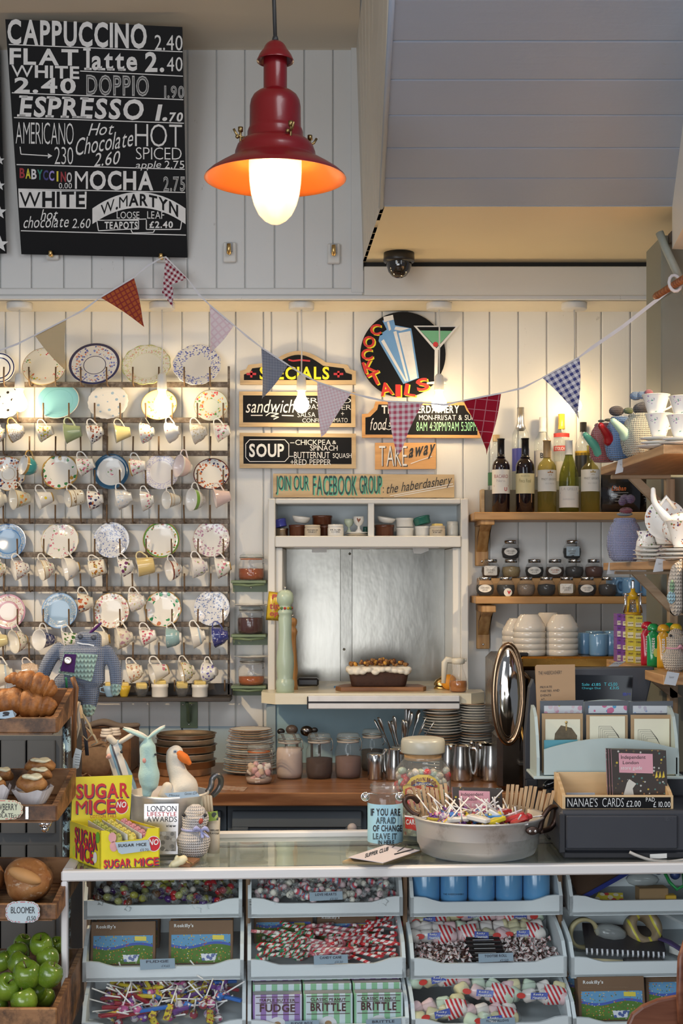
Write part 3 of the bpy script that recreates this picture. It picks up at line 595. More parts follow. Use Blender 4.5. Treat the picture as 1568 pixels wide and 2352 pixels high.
gp=PD(SD-.006);mb=MB();mb.poly(gp,[(950,748),(1053,748),(1006,804),(1004,876),(1024,878),(1024,882),(980,882),(980,878),(997,876),(998,804)],.012);gl=mb.build('martini_outline',CHALK,o)
mb=MB();mb.poly(gp,[(957,751),(1046,751),(1002,800)],0,.001);mb.build('black_bowl',BLACKP,gl)
mb=MB();mb.poly(gp,[(965,759),(1038,760),(1002,798)],0,.0018);mb.build('green_drink',mat((.16,.45,.26),.6),gl)
mb=MB();mb.poly(gp,circ(1000,791,6),0,.0026);mb.build('cherry',mat((.6,.03,.03),.5),gl)
# opening hours, takeaway, facebook group
hs=[(831,1005),(831,951),(845,950),(858,936),(862,922),(1072,924),(1078,938),(1090,951),(1103,952),(1103,1006)]
GRN=(.35,.75,.42)
sign('shaped wooden sign with the shop opening hours in white and green',hs,[(839,998),(839,959),(850,957),(866,941),(869,929),(1066,931),(1071,943),(1084,958),(1096,959),(1096,999)],[('THE',(876,931,915,950),'b'),('HABERDASHERY',(925,931,1054,949),'b'),('MON-FRI/SAT & SUN',(962,953,1092,965),'n'),('food',(850,960,888,988),'n',.3),('served',(892,963,945,980),'n',.3),('8AM 4:30PM/9AM 5:30PM',(956,969,1095,990),'n',0,GRN)],PINEO,lines=(((872,985),(882,983),(892,987),(902,984)),))
o=sign('small orange pine sign reading TAKE away',[(861,1017),(1001,1017),(1001,1077),(861,1078)],None,[('TAKE',(870,1024,934,1070),'t'),('away',(938,1030,1000,1062),'b',.35,(.02,.02,.02),-.18)],PINEO,lines=(((943,1065),(965,1057),(992,1048)),))
q=MB();q.text(sp,'TAKE',(872,1025,936,1072),'t',lift=.001);q.build('shadow_lettering',INK,o)
o=sign('long pine sign inviting people to join an online group',[(627,1088),(1043,1090),(1043,1143),(627,1142)],None,[('JOIN OUR',(633,1092,709,1136),'n',0,(.02,.06,.06)),('FACEBOOK',(718,1092,819,1137),'n',0,(.02,.06,.06)),('GROUP',(825,1092,876,1134),'n',0,(.02,.06,.06)),(':',(879,1119,881,1132),'n',0,(.02,.06,.06)),('the haberdashery',(888,1113,1038,1141),'n',.3,(.02,.02,.02),-.15)],PINE,lines=(((895,1139),(1040,1111)),((905,1141),(1042,1116))))
q=MB()
for t,b in (('JOIN OUR',(635,1094,711,1138)),('FACEBOOK',(720,1094,821,1139)),('GROUP',(827,1094,878,1136))):q.text(sp,t,b,'b',lift=.001)
q.build('green_shadow_lettering',mat((.12,.48,.32),.6),o)
# ---------------------------------------------------------------- iron rack with hooks
IRON=G('rusty_iron',.55,.35);n_=IRON.noise(40,6,None,.7);IRON.col(IRON.ramp(n_,[(.35,(.05,.034,.024)),(.52,(.13,.10,.075)),(.66,(.24,.205,.175))]));IRON.bump(n_,.3,.001);IRON=IRON.m
HOOKM=mat((.13,.075,.035),.5,var=.4,scale=60,name='dark_hook_metal');RD=6.03
rails=[883,965,1041,1117,1197,1274,1353,1434,1510]
rack=thing('cup_rack','long rusty iron rack of hook rails holding cups and saucers on the plank wall','rack',W(240,1600,RD))
for i,y in enumerate(rails):
    mb=MB();mb.bb((X(-90,RD),RD,Z(y+6,RD)),(X(526,RD),RD+.012,Z(y-6,RD)),.001);mb.build('rail',IRON,rack)
    for j in range(9):
        x=(15+58.8*j) if i%2==0 else (47+58.5*j)
        p=W(x,y+4,RD);mb=MB();h=40*S(RD);R=random.Random(i*9+j);l=R.uniform(-.003,.003)
        mb.tube([p,p+Vector((0,-.035,-.003)),p+Vector((l*.3,-.050,.003)),p+Vector((l*.5,-.054,.016)),p+Vector((l,-.056,h))],[.0032,.0032,.0034,.0036,.0036],7);mb.build('hook',HOOKM,rack)
for x0,x1,y0,y1 in ((234,246,968,1516),(522,527,840,1605)):
    mb=MB();mb.bb((X(x0,RD),RD+.012,Z(y1,RD)),(X(x1,RD),RD+.022,Z(y0,RD)),.001);mb.build('upright_strap',IRON,rack)
mb=MB();zb=Z(1602,5.93);mb.bb((X(120,RD),5.93,zb-.018),(X(533,RD),RD+.01,zb),.002);mb.bb((X(120,RD),RD+.012,zb),(X(533,RD),RD+.022,zb+.05),.002);mb.build('bottom_shelf',mat((.045,.035,.028),.5,var=.4,name='dark_iron'),rack)
for x in (284,343,401,459,516):
    p=W(x,1588,RD-.03);mb=MB();mb.tube([p,p+Vector((0,0,26*S(RD)))],.0036,7);mb.build('hook',HOOKM,rack)
GRNP=mat((.16,.22,.12),.4,var=.1,name='green_paint')
t=thing('shelf_bracket','sage green metal bracket screwed to the wall under the cup rack','bracket',W(434,1672,YW));p=W(434,1672,YW-.003)
mb=MB();mb.bb((p.x-.037,YW-.006,p.z),(p.x+.037,YW,zb-.02),.002);mb.tube([(p.x,YW-.01,p.z+.03),(p.x,YW-.03,p.z+.035),(p.x,YW-.05,p.z+.09),(p.x,YW-.09,zb-.03)],.008);mb.build('plate',GRNP,t)
for dx,dz in ((-.025,.10),(.012,.10),(0,.015)):mb=MB();mb.ell((p.x+dx,YW-.007,p.z+dz),.004,None,8,6);mb.build('screw',CHROME,t)
mb=MB();mb.poly(PD(YW-.012),[(490,1490),(503,1490),(503,1502),(490,1502)],.004);o=mb.build('paper_tag',PAPER);tag(o,'tiny white square tag stuck on the wall at the right end of the cup rack','tag')
# ---------------------------------------------------------------- plates
NAVY=(.02,.025,.10);BRN=(.22,.05,.02);PINKS=[(.65,.22,.30),(.80,.45,.50),(.2,.35,.15),(.55,.1,.2)];BLUS=[(.08,.11,.40),(.2,.25,.6)];MIX=[(.7,.3,.08),(.65,.1,.1),(.12,.3,.08),(.75,.55,.1)]
CR=(.80,.76,.64);WH=(.82,.81,.77);GLD=(.45,.28,.08);IMA=[(.5,.12,.05),(.03,.03,.12),(.6,.2,.08)];LIL=[(.45,.35,.6),(.35,.4,.2),(.7,.5,.6)]
PLATES=[ # x, y, rx, ry, base, bands, flowers, dots, flute, what
 (0,846,36,40,WH,[(.62,.70,NAVY),(.88,.96,NAVY)],None,None,0,'white plate with two navy rings, cut by the left edge on the top rail'),
 (103,845,50,42,CR,[(.98,1.1,GLD)],(.55,.95,70,.22,MIX),None,0,'cream plate with small orange flowers on the top rail behind the tan pennant'),
 (218,840,58,45,WH,[(.90,1.1,NAVY),(.42,.45,NAVY)],(.5,.88,60,.35,BLUS+[(.7,.3,.2)]),None,0,'white plate with scalloped navy border and panels, top rail'),
 (337,842,56,44,(.80,.78,.66),[(.97,1.1,(.5,.52,.2)),(.62,.64,(.7,.7,.45))],(.66,.97,85,.5,[(.6,.62,.3),(.7,.4,.3),(.72,.7,.4)]),None,12,'large cream plate with a yellow-green flowered rim, top rail'),
 (453,842,55,45,WH,[(.66,.675,(.7,.68,.62))],(.55,1,75,.38,BLUS),None,12,'white plate with blue flower sprays at the right end of the top rail'),
 (10,926,45,37,WH,[],None,(26,.16,(.02,.02,.02)),16,'white plate with black dots behind the left bulb'),
 (134,924,49,39,(.20,.48,.58),[(.68,.70,(.15,.40,.48)),(.97,1.1,CR)],None,None,0,'plain turquoise plate on the second rail'),
 (249,926,46,38,WH,[(.60,.61,(.7,.68,.62))],None,(26,.17,(.35,.5,.65)),20,'white scalloped plate with pale blue dots'),
 (366,932,41,34,(.80,.74,.42),[(.97,1.1,GLD)],(.4,.95,60,.2,[(.7,.3,.05),(.75,.5,.05),(.15,.3,.1)]),None,0,'yellow saucer with orange flowers behind the second bulb'),
 (485,933,39,36,(.62,.68,.62),[(.97,1.1,(.3,.25,.15)),(.42,.44,(.5,.56,.5))],(.45,.95,60,.3,MIX),None,0,'pale green saucer with red flowers at the right end of the second rail'),
 (20,1089,40,39,WH,[(.97,1.1,GLD),(.36,.38,GLD)],(.5,.97,50,.55,IMA),None,10,'white saucer with navy and rust pattern at the left end of the third rail'),
 (139,1085,42,40,WH,[(.93,1.1,GLD)],(.62,.93,32,.85,[(.05,.25,.08),(.55,.1,.1),(.05,.25,.08),(.5,.3,.05),(.80,.79,.75)]),None,10,'white saucer with green and gold panels beside the turquoise cup'),
 (256,1084,41,42,WH,[(.78,1.1,(.02,.10,.20)),(.3,.31,(.6,.6,.6))],(.0,.2,60,.9,PINKS),None,0,'white saucer with a broad dark teal rim and central posy'),
 (371,1085,41,40,(.80,.79,.80),[(.66,.68,(.5,.48,.68))],(.68,1,110,.8,[(.42,.42,.68),(.55,.55,.75)]),None,0,'white saucer with lavender lace rim'),
 (486,1091,41,34,WH,[(.95,1.1,(.1,.02,.03))],(.55,.96,55,.85,IMA),None,0,'white saucer with dark rust and navy rim, right end under the pale pink cup'),
 (20,1244,41,40,(.27,.43,.66),[(.66,.72,(.1,.25,.55)),(.93,1.1,(.16,.32,.62))],(.72,.93,150,.9,[(.7,.68,.6),(.35,.4,.5)]),None,0,'blue saucer with a lattice rim at the left end of the fourth saucer row'),
 (139,1243,43,40,WH,[(.97,1.1,(.6,.5,.3))],(.35,.9,62,.22,PINKS),None,14,'white fluted saucer with scattered pink roses'),
 (257,1241,41,41,(.74,.76,.80),[],(0,1,95,.9,[(.25,.32,.55),(.62,.66,.75),(.18,.24,.5)]),None,0,'blue chintz saucer in the centre of the rack, below the dark teal rimmed one'),
 (371,1241,42,41,WH,[(.90,.97,(.10,.30,.06)),(.97,1.1,GLD)],(.74,.92,60,.45,[(.5,.1,.05),(.1,.3,.05),(.6,.4,.05)]),None,0,'white saucer with green rim and garland border'),
 (486,1239,42,41,WH,[(.97,1.1,(.5,.35,.3))],(.45,.97,65,.42,[(.5,.25,.38),(.65,.4,.5),(.4,.25,.3)]),None,14,'white fluted saucer with purple-pink flower sprays, right end of its row'),
 (20,1405,40,41,(.80,.77,.75),[(.90,1.1,(.48,.20,.26)),(.50,.62,(.55,.28,.33))],(.62,.9,80,.5,[(.6,.35,.35),(.7,.6,.45)]),None,0,'pink bordered saucer at the left end of the lowest saucer row'),
 (138,1403,41,41,(.30,.46,.66),[(.94,1.1,(.14,.28,.52))],(.62,.94,150,.95,[(.72,.70,.62),(.3,.38,.5)]),None,0,'blue saucer with beige lace rim above the knitted robot'),
 (257,1403,41,40,WH,[(.97,1.1,GLD)],(.68,.98,65,.55,[(.55,.12,.2),(.7,.4,.3),(.5,.3,.15)]),None,16,'white ribbed saucer with a border of small roses'),
 (375,1399,42,41,WH,[(.95,1.1,GLD)],(.6,.95,30,.85,[(.03,.30,.12),(.03,.30,.12),(.55,.2,.1),(.8,.79,.75)]),None,10,'white saucer with emerald and gold panels in the lowest saucer row'),
 (487,1397,41,40,(.74,.76,.80),[],(0,1,85,.9,[(.22,.30,.55),(.62,.66,.75),(.18,.24,.45)]),None,0,'blue chintz saucer at the right end of the lowest saucer row')]
def plate_mb(r,fl=0):
    mb=MB();P=[(0,.012),(.32,.012),(.34,.008),(.56,.010),(.62,.02),(.80,.06),(1,.12),(1.005,.135),(.99,.14),(.80,.085),(.62,.045),(.56,.035),(0,.03)]
    mb.lathe([(a*r,b*r) for a,b in P],n=56 if fl else 48,fl=(fl,.022));return mb
for i,(x,y,rx,ry,base,bands,fl,dots,flu,lb) in enumerate(PLATES):
    d=6.035;r=rx*S(d);m=china(base,tuple(bands),fl,r,'r',dots);o=plate_mb(r,flu).build('saucer' if rx<44 else 'plate',m,org=(0,0,0))
    til=min(.5,max(.12,math.acos(min(1,ry/rx))*.75));c=W(x,y,d);o.location=c+Vector((0,-.004+.0*r,0));o.rotation_euler=(PI/2-til,random.Random(i).uniform(0,6) if not flu else .2*i,0)
    o.rotation_mode='QUATERNION';o.rotation_quaternion=(RX(PI/2-til)@RZ(random.Random(i).uniform(0,6))).to_quaternion()
    tag(o,lb,'saucer' if rx<44 else 'plate','plates and saucers on the cup rack')
# ---------------------------------------------------------------- cups
SHAPES={'tulip':[(.016,0),(.019,.002),(.018,.007),(.026,.012),(.034,.026),(.037,.042),(.041,.060)],'cone':[(.020,0),(.021,.004),(.023,.010),(.030,.034),(.038,.060),(.041,.064)],
          'bowl':[(.018,0),(.020,.003),(.019,.009),(.032,.017),(.040,.032),(.044,.048),(.047,.056)],'mug':[(.024,0),(.030,.002),(.032,.010),(.034,.035),(.037,.066)],'flute':[(.016,0),(.019,.003),(.020,.010),(.030,.020),(.036,.034),(.038,.046),(.044,.062)]}
def cup_parts(t,shape,mo,mi_,s=1.,flu=0,hm=None,M=None,hk='handle'):
    P=SHAPES[shape];P=[(a*s,b*s) for a,b in P];th=.0022;mb=MB();M=M or Matrix()
    mb.lathe([(0,.0015*s)]+P,n=30,fl=(flu,.03));mb.cm=1;top=P[-1];mb.lathe([top,(top[0]-th*.5,top[1]+.0012)]+[(max(a-th,.001),b+(.002 if b>.01 else .012*s)) for a,b in P[::-1][1:-2]]+[(0,.013*s)],n=30,fl=(flu,.03))
    mb.v=[M@v+ORG[t.name] for v in mb.v];o=mb.build('cup_body',[mo,mi_],t)
    zt=top[1]*.86;rt=top[0]*.9;zl=top[1]*.33;rl=[a for a,b in P if b<=zl][-1]+.004*s;q=MB();e=rt+.024*s
    q.tube([M@Vector(v)+ORG[t.name] for v in ((rt-.004*s,0,zt),(rt+.008*s,0,zt+.007*s),(e,0,zt),(e,0,zt-.014*s),(e-.010*s,0,zl+.010*s),(rl+.004*s,0,zl+.002*s),(rl-.004*s,0,zl-.001*s))],[.0032*s,.003*s,.0028*s,.0028*s,.003*s,.0032*s,.0034*s],8,sm=3);q.build(hk,hm or mi_,t);return o
CUPS=[ # x, y, shape, scale, roll, yaw, base, bands, flowers, dots, handle colour, what
 (-4,993,'bowl',1,.3,.2,WH,[],(0,1,90,.3,MIX),None,0,'white cup at the left edge of the photo, hanging from the second rail'),
 (38,988,'tulip',1,.5,-.2,WH,[(.93,1.1,GLD)],(0,1,210,.75,[(.25,.15,.05),(.3,.2,.1)]),None,GLD,'cup speckled with brown flecks below the black dotted plate'),
 (105,989,'cone',.92,.45,-.2,CR,[],(.1,.9,75,.4,[(.75,.6,.05),(.6,.2,.1),(.3,.35,.1)]),None,0,'cream cup with yellow flowers below the turquoise plate'),
 (168,990,'cone',1.05,.35,-.1,(.37,.46,.24),[],None,None,(.55,.62,.42),'plain green cup on the second rail'),
 (220,990,'flute',.95,.5,-.2,WH,[],(.1,.9,60,.5,[(.35,.08,.05),(.03,.03,.08),(.5,.2,.1)]),None,0,'white cup with rust flowers next to the plain green cup'),
 (281,991,'cone',.98,.35,.1,(.78,.68,.34),[],None,None,CR,'plain yellow cup on the second rail'),
 (339,990,'bowl',.95,.3,-.2,(.78,.80,.76),[],(.15,.95,62,.55,[(.65,.1,.08),(.65,.3,.35),(.1,.3,.1),(.7,.4,.1)]),None,(.06,.06,.06),'white cup with bright bouquet below the yellow saucer'),
 (398,988,'bowl',.95,.4,-.3,WH,[],None,(24,.18,(.5,.05,.05)),0,'white cup with red dots on the second rail'),
 (458,990,'flute',1,.45,-.2,(.80,.76,.66),[],(.1,.9,80,.35,[(.6,.5,.3),(.65,.55,.4)]),None,0,'ivory fluted cup with pale gold leaves, second from the right on the second rail'),
 (511,988,'cone',.95,.5,-.2,WH,[],(.1,.9,55,.45,PINKS),None,0,'white cup with pink and red flowers at the right end of the second rail'),
 (69,1069,'tulip',1.05,-.15,.55,(.05,.34,.36),[(.8,1.1,GLD),(0,.16,WH)],None,None,GLD,'turquoise cup with gold rim between two saucers'),
 (198,1065,'cone',1.0,.5,-.2,WH,[],(.15,.9,62,.4,PINKS),None,0,'white cup with pink blossom beside the dark teal rimmed saucer'),
 (317,1068,'cone',.95,.3,-.2,WH,[(.93,1.1,GLD)],(.2,.9,58,.4,PINKS),None,0,'slim white cup with a rose spray between teal and lavender saucers'),
 (424,1070,'bowl',1.05,-.1,.5,(.80,.62,.60),[(.9,1.1,WH),(0,.2,WH)],None,None,0,'white cup with blush pink outside between the third row saucers'),
 (-2,1143,'bowl',1,.3,.3,CR,[],None,None,0,'plain cream cup cut by the left edge, fourth rail'),
 (48,1142,'cone',1.12,.25,.5,(.72,.68,.52),[(.94,1.1,GLD)],(.2,.8,50,.4,[(.75,.25,.03),(.3,.35,.1),(.7,.5,.1)]),None,0,'big cream cup with orange flowers on the fourth rail'),
 (103,1142,'cone',1,.5,.3,WH,[(0,.1,GLD)],None,(28,.18,(.75,.6,.05)),0,'white cup with yellow dots'),
 (172,1140,'mug',1.02,.35,.45,CR,[(.94,1.1,GLD),(.62,.66,(.3,.2,.1))],(.2,.8,70,.2,[(.3,.2,.1)]),None,0,'cream cup with brown line and sprig below the green panelled saucer'),
 (220,1144,'flute',.98,.3,-.1,WH,[],(.1,.95,48,.7,[(.03,.03,.10),(.5,.15,.05),(.03,.03,.10),(.4,.1,.1)]),None,0,'white cup with navy and rust pattern left of the dark teal rimmed saucer'),
 (286,1141,'flute',1.02,.4,-.1,WH,[],(.3,.95,75,.45,[(.55,.65,.75),(.65,.7,.78)]),None,0,'white fluted cup with faint pale blue flowers'),
 (339,1146,'bowl',.92,.35,-.1,WH,[],(.2,.75,55,.35,PINKS),None,0,'white cup with one pink rose below the lavender saucer'),
 (396,1145,'cone',.95,.2,.55,(.78,.76,.68),[(.9,1.1,GLD),(.6,.64,GLD),(0,.06,GLD)],None,None,0,'white cup with gold bands, right of the single rose cup'),
 (453,1145,'bowl',1.05,.1,.5,WH,[(.68,.98,(.20,.42,.06)),(.4,.44,(.7,.68,.6))],(.1,.5,80,.4,[(.6,.6,.5)]),None,0,'white cup with broad green rim band'),
 (510,1139,'cone',1.02,.4,.1,(.78,.60,.57),[],None,None,(.80,.72,.68),'plain pale pink cup at the right end of the fourth rail'),
 (-3,1303,'bowl',1,.3,.2,CR,[],(.1,.9,75,.3,MIX),None,0,'cream cup cut by the left edge, sixth rail'),
 (48,1303,'flute',1.02,.4,.3,WH,[],(.1,.95,70,.75,[(.5,.32,.25),(.6,.25,.1),(.3,.2,.3)]),None,0,'cup covered in brown and purple flowers, sixth rail left'),
 (107,1303,'bowl',1,.45,.4,CR,[(.6,.64,GLD),(.94,1.1,GLD)],(.2,.6,60,.5,PINKS),None,0,'cream cup with rose band and gold lines, sixth rail'),
 (165,1301,'bowl',1.08,.4,.3,WH,[(0,.1,GLD)],None,(24,.16,(.35,.5,.68)),0,'white cup with pale blue dots, sixth rail'),
 (224,1301,'mug',1.0,.45,-.1,CR,[],(.15,.9,60,.8,[(.5,.2,.03),(.35,.3,.08),(.55,.35,.05),(.3,.1,.05)]),None,0,'cup covered in autumn coloured leaves, sixth rail'),
 (291,1297,'tulip',.95,.6,-.1,WH,[],(.1,.95,42,.75,[(.18,.05,.15),(.30,.12,.05),(.15,.2,.05)]),None,0,'white cup dotted with dark purple fruits'),
 (334,1297,'mug',1.08,.35,.1,(.70,.55,.24),[],None,None,(.76,.66,.36),'plain mustard yellow mug with stepped base, sixth rail'),
 (401,1305,'bowl',.96,.35,.4,WH,[(.85,1.1,(.25,.05,.03))],(.2,.7,50,.35,IMA),None,0,'white cup with dark red lip and rust flower, sixth rail'),
 (458,1299,'tulip',1.08,.3,.1,(.78,.77,.76),[],(.15,.85,60,.4,LIL),None,0,'white cup with a lilac flower spray'),
 (513,1299,'flute',1,.4,-.1,WH,[(0,.08,GLD)],(.1,.85,42,.5,[(.65,.25,.33),(.75,.45,.5),(.2,.4,.2),(.3,.45,.55)]),None,0,'white cup with big pink rose at the right end of the sixth rail'),
 (197,1380,'flute',1.0,.25,.0,CR,[],(.3,1,45,.75,IMA),None,0,'ivory cup with navy and rust pattern hanging alone above the robot'),
 (316,1378,'tulip',1.02,.4,-.2,WH,[],(.05,.95,75,.7,[(.7,.5,.5),(.65,.6,.3),(.4,.5,.6),(.75,.62,.6)]),None,0,'white cup with dense pastel flowers on the seventh rail'),
 (-2,1468,'cone',1,.3,.2,(.75,.66,.35),[],None,None,CR,'pale yellow cup cut by the left edge, eighth rail'),
 (45,1468,'bowl',1.08,.35,.6,CR,[(.92,1.1,GLD),(0,.1,GLD)],(.3,.95,55,.6,[(.35,.2,.4),(.5,.2,.3),(.25,.3,.2)]),None,0,'cream cup with purple thistle pattern, eighth rail left'),
 (104,1466,'cone',1.1,.1,.8,(.05,.06,.20),[],(.1,.95,60,.4,[(.5,.5,.6),(.7,.7,.7)]),None,0,'cup with navy pattern outside and white inside, left of the robot head'),
 (162,1466,'cone',1.05,.35,.1,WH,[],(.15,.9,45,.4,[(.06,.16,.04),(.10,.22,.06)]),None,0,'white cup with green ivy leaves partly behind the robot'),
 (236,1466,'tulip',1.05,.3,0,CR,[(0,.12,GLD)],None,None,0,'plain ivory cup with gold foot half hidden behind the robot'),
 (286,1461,'flute',1.08,.3,.2,CR,[],(.1,.95,45,.55,[(.55,.3,.4),(.6,.45,.3),(.65,.5,.5)]),None,0,'ivory cup with pink and tan scrolls on the eighth rail'),
 (341,1458,'cone',.98,.45,-.1,WH,[],(.1,.9,50,.6,[(.55,.1,.16),(.6,.2,.25)]),None,0,'white cup with rows of deep pink blossoms'),
 (400,1461,'tulip',1.05,.2,-.1,(.28,.45,.48),[(0,.14,WH)],(.2,.9,60,.2,[(.6,.68,.68)]),None,0,'dusky turquoise cup on the eighth rail'),
 (455,1458,'bowl',1.02,.4,.0,WH,[(.35,.47,(.45,.60,.75))],None,None,0,'white cup with one pale blue stripe'),
 (507,1458,'flute',1.0,.35,-.2,(.04,.05,.22),[],(.1,.95,70,.3,[(.3,.32,.5),(.15,.17,.4)]),None,(.06,.07,.25),'dark blue cup at the right end of the eighth rail'),
 (12,1545,'bowl',1.1,.3,.1,CR,[(.4,.52,(.50,.62,.72))],None,None,0,'ivory cup with pale blue band behind the croissants'),
 (73,1537,'tulip',1.0,.6,-.2,(.70,.55,.42),[],(.1,.9,160,.6,[(.5,.35,.25)]),None,0,'beige speckled cup behind the croissants'),
 (311,1539,'tulip',1.02,.5,-.1,CR,[],(.1,.95,60,.65,[(.55,.22,.12),(.6,.4,.2),(.5,.3,.25)]),None,0,'cream cup with rust coloured flowers on the lowest hook rail'),
 (366,1539,'cone',1.12,.45,.3,WH,[(0,.08,GLD)],(.15,.9,42,.22,PINKS),None,0,'white cup with tiny scattered pink sprigs, lowest hook rail'),
 (430,1538,'bowl',1.0,.4,.2,CR,[(.94,1.1,GLD)],(.15,.9,60,.55,[(.65,.5,.05),(.2,.3,.5),(.6,.2,.1),(.3,.35,.1)]),None,0,'cream cup with yellow, blue and red flowers, lowest hook rail'),
 (484,1540,'bowl',.95,.25,-.5,WH,[],(.1,.9,50,.5,[(.16,.15,.45),(.25,.22,.55)]),None,0,'white cup with violet-blue flowers at the right end of the lowest hook rail')]
HG=Matrix(((0,0,-1,0),(0,1,0,0),(1,0,0,0),(0,0,0,1)))   # handle up, mouth to the left
for i,(x,y,shp,s,roll,yaw,base,bands,fl,dots,hc,lb) in enumerate(CUPS):
    top=SHAPES[shp][-1][1]*s;m=china(base,tuple(bands),fl,top,'z',dots);inn=china(tuple(min(.84,q*.5+.42) for q in (base if sum(base)>1.5 else WH)))
    t=thing('teacup',lb,'cup',(0,0,0),'cups hanging on the rack');hm=china(hc) if hc else inn
    cup_parts(t,shp,m,inn,s,10 if shp=='flute' else 0,hm)
    # roll: mouth droops; yaw: mouth turns to the viewer; the handle hangs from the hook above
    Rm=RZ(yaw+.12)@RY(-roll*.75+.1)@HG
    t.matrix_basis=T(W(x,y,5.97))@Rm@T((-.006,0,-top*.5))
# butter dishes on the rack's bottom shelf
BUT=mat((.80,.62,.22),.5,name='butter');zsf=zb
def butter(x,w_,y0,lb,kind,m):
    d=5.965;r=w_/2*S(d);p=Vector((X(x,d),d,zsf));h=(1602-y0)*S(d);t=thing('butter_dish',lb,'dish',p,'butter dishes under the cup rack');q=MB()
    if kind=='pot':q.lathe([(0,0),(r*.93,0),(r*.95,.003),(r*.95,h*.7),(r*1.02,h*.75),(r,h),(r*.92,h),(r*.9,h*.5),(0,h*.5)],p)
    else:q.lathe([(0,0),(r*.5,0),(r*.55,h*.08),(r*.85,h*.55),(r,h),(r*.95,h),(r*.78,h*.5),(0,h*.25)],p)
    q.build('bowl',m,t)
    q=MB();q.box(p+Vector((0,0,h*1.0)),(r*1.35,r*1.0,h*.55),.004,RZ(.3)@RX(.15));q.build('butter',BUT,t)
    if kind=='cup':q=MB();q.tube([p+Vector(v) for v in ((-r*.8,0,h*.85),(-r*1.4,0,h*.8),(-r*1.4,0,h*.45),(-r*.7,0,h*.35))],.003,6);q.build('handle',m,t)
butter(252,31,1576,'small blue cup of butter, leftmost on the bottom shelf of the rack','cup',china((.28,.44,.60)));butter(285,31,1576,'small yellow bowl of butter on the bottom shelf of the rack','bowl',china((.62,.42,.04)))
butter(325,36,1577,'glass bowl of butter between the yellow bowl and a white pot','bowl',CLEAR);butter(367,39,1572,'white ramekin level full of butter under the cup rack','pot',CERAM);butter(418,36,1575,'glass bowl of butter between the two white ramekins','bowl',CLEAR);butter(459,38,1573,'white printed pot with a block of butter, rightmost under the rack','pot',CERAM)
# ---------------------------------------------------------------- kilner jars
def kilner(t,c,r,h,fill,level,ring,name_fill='filling',lid=True,neck=.82):
    q=MB();P=[(r*.9,0),(r,.012*h/.1),(r,h*.55),(r*.97,h*.63),(r*neck,h*.75),(r*neck,h*.8)];q.lathe([(0,0)]+P,c,32);q.build('glass_body',CLEAR,t)
    lv=h*level;q=MB();F_=[(0,.003),(r*.86,.003),(r*.955,.014*h/.1)];F_+=[(r*.955,min(lv,h*.55))] if lv>.02 else []
    if lv>h*.55:F_+=[(r*.90,lv)]
    q.lathe(F_+[(0,F_[-1][1])],c,32);q.build(name_fill,fill,t)
    if lid:
        q=MB();q.lathe([(r*neck*.95,h*.79),(r*neck*1.03,h*.80),(r*neck*1.03,h*.82),(r*neck*.95,h*.83)],c,32);q.build('rubber_ring',ring,t)
        q=MB();q.lathe([(r*neck*1.0,h*.83),(r*neck*1.05,h*.85),(r*neck*1.05,h*.95),(r*neck*.9,h),(0,h)],c,32);q.build('glass_lid',glass((.95,.98,.97),.10),t)
        q=MB();q.tube([Vector(c)+Vector((r*neck*1.06*math.cos(a),r*neck*1.06*math.sin(a),h*.87)) for a in [i*2*PI/20 for i in range(20)]],.0018,5,True);e=Vector(c)+Vector((r*neck*1.08,-r*.2,0));q.tube([e+Vector((0,0,h*.9)),e+Vector((.006,-.003,h*.8)),e+Vector((.006,-.004,h*.68)),e+Vector((-.002,-.004,h*.62))],.0018,5);q.build('wire_clip',metal((.4,.38,.34),.35),t)
ORNG=mat((.55,.16,.05),.5,name='orange_rubber')
for x,w_,y0,y1,ys,col,lvl,ring,sau,lb,lb2 in ((577,61,1277,1337,1337,(.28,.06,.010),.45,ORNG,0,'jar of amber jam with orange seal on the top little shelf','top small green shelf holding the amber jam jar'),(575,60,1397,1460,1461,(.06,.010,.008),.6,mat((.5,.5,.48),.4),1,'jar of dark jam capped with a saucer on the middle little shelf','middle small green shelf holding the dark jam jar'),(577,61,1517,1579,1579,(.36,.085,.012),.33,mat((.5,.5,.48),.4),1,'jar with a little amber jam capped with a saucer on the bottom little shelf','bottom small green shelf holding the nearly empty jam jar')):
    d=6.03;zt=Z(ys-4,d-.04);p=Vector((X(572,d),YW,zt));t=thing('jar_shelf',lb2,'shelf',p);q=MB();hw=40*S(d)
    q.bb((p.x-hw,5.98,zt-.012),(p.x+hw,YW,zt),.002);q.build('shelf_board',GRNP,t);q=MB();q.prism([(p.x-hw,YW-.005,zt-.012),(p.x+hw,YW-.005,zt-.012),(p.x+hw,YW-.005,zt-.05),(p.x-hw,YW-.005,zt-.05)],(0,.005,0));q.tube([(p.x-hw*.9,5.99,zt-.016),(p.x,5.985,zt-.022),(p.x+hw*.9,5.99,zt-.016)],.006,6);q.build('bracket_plate',GRNP,t)
    q=MB();q.ell((p.x+.004,YW-.008,zt-.03),.005,None,8,6);q.build('screw',CHROME,t)
    c=Vector((X(x,d),d,zt));r=w_/2*S(d);h=(y1-y0)*S(d);t=thing('jam_jar',lb,'jar',c);kilner(t,c,r,h,mat(col,.15,name='jam',coat=.3),lvl,ring,'jam')
    q=MB();q.tube([c+Vector((-r*.3,-r*.98,h*.2)),c+Vector((-r*.3,-r*.98,h*.4))],.0005,4)
    if sau:o=plate_mb(40*S(d)).build('saucer',CERAM,org=(0,0,0));o.location=c+Vector((0,0,h));tag(o,'white saucer used as a lid on the jam jar of the %s little shelf'%('middle' if y0<1450 else 'bottom'),'saucer')
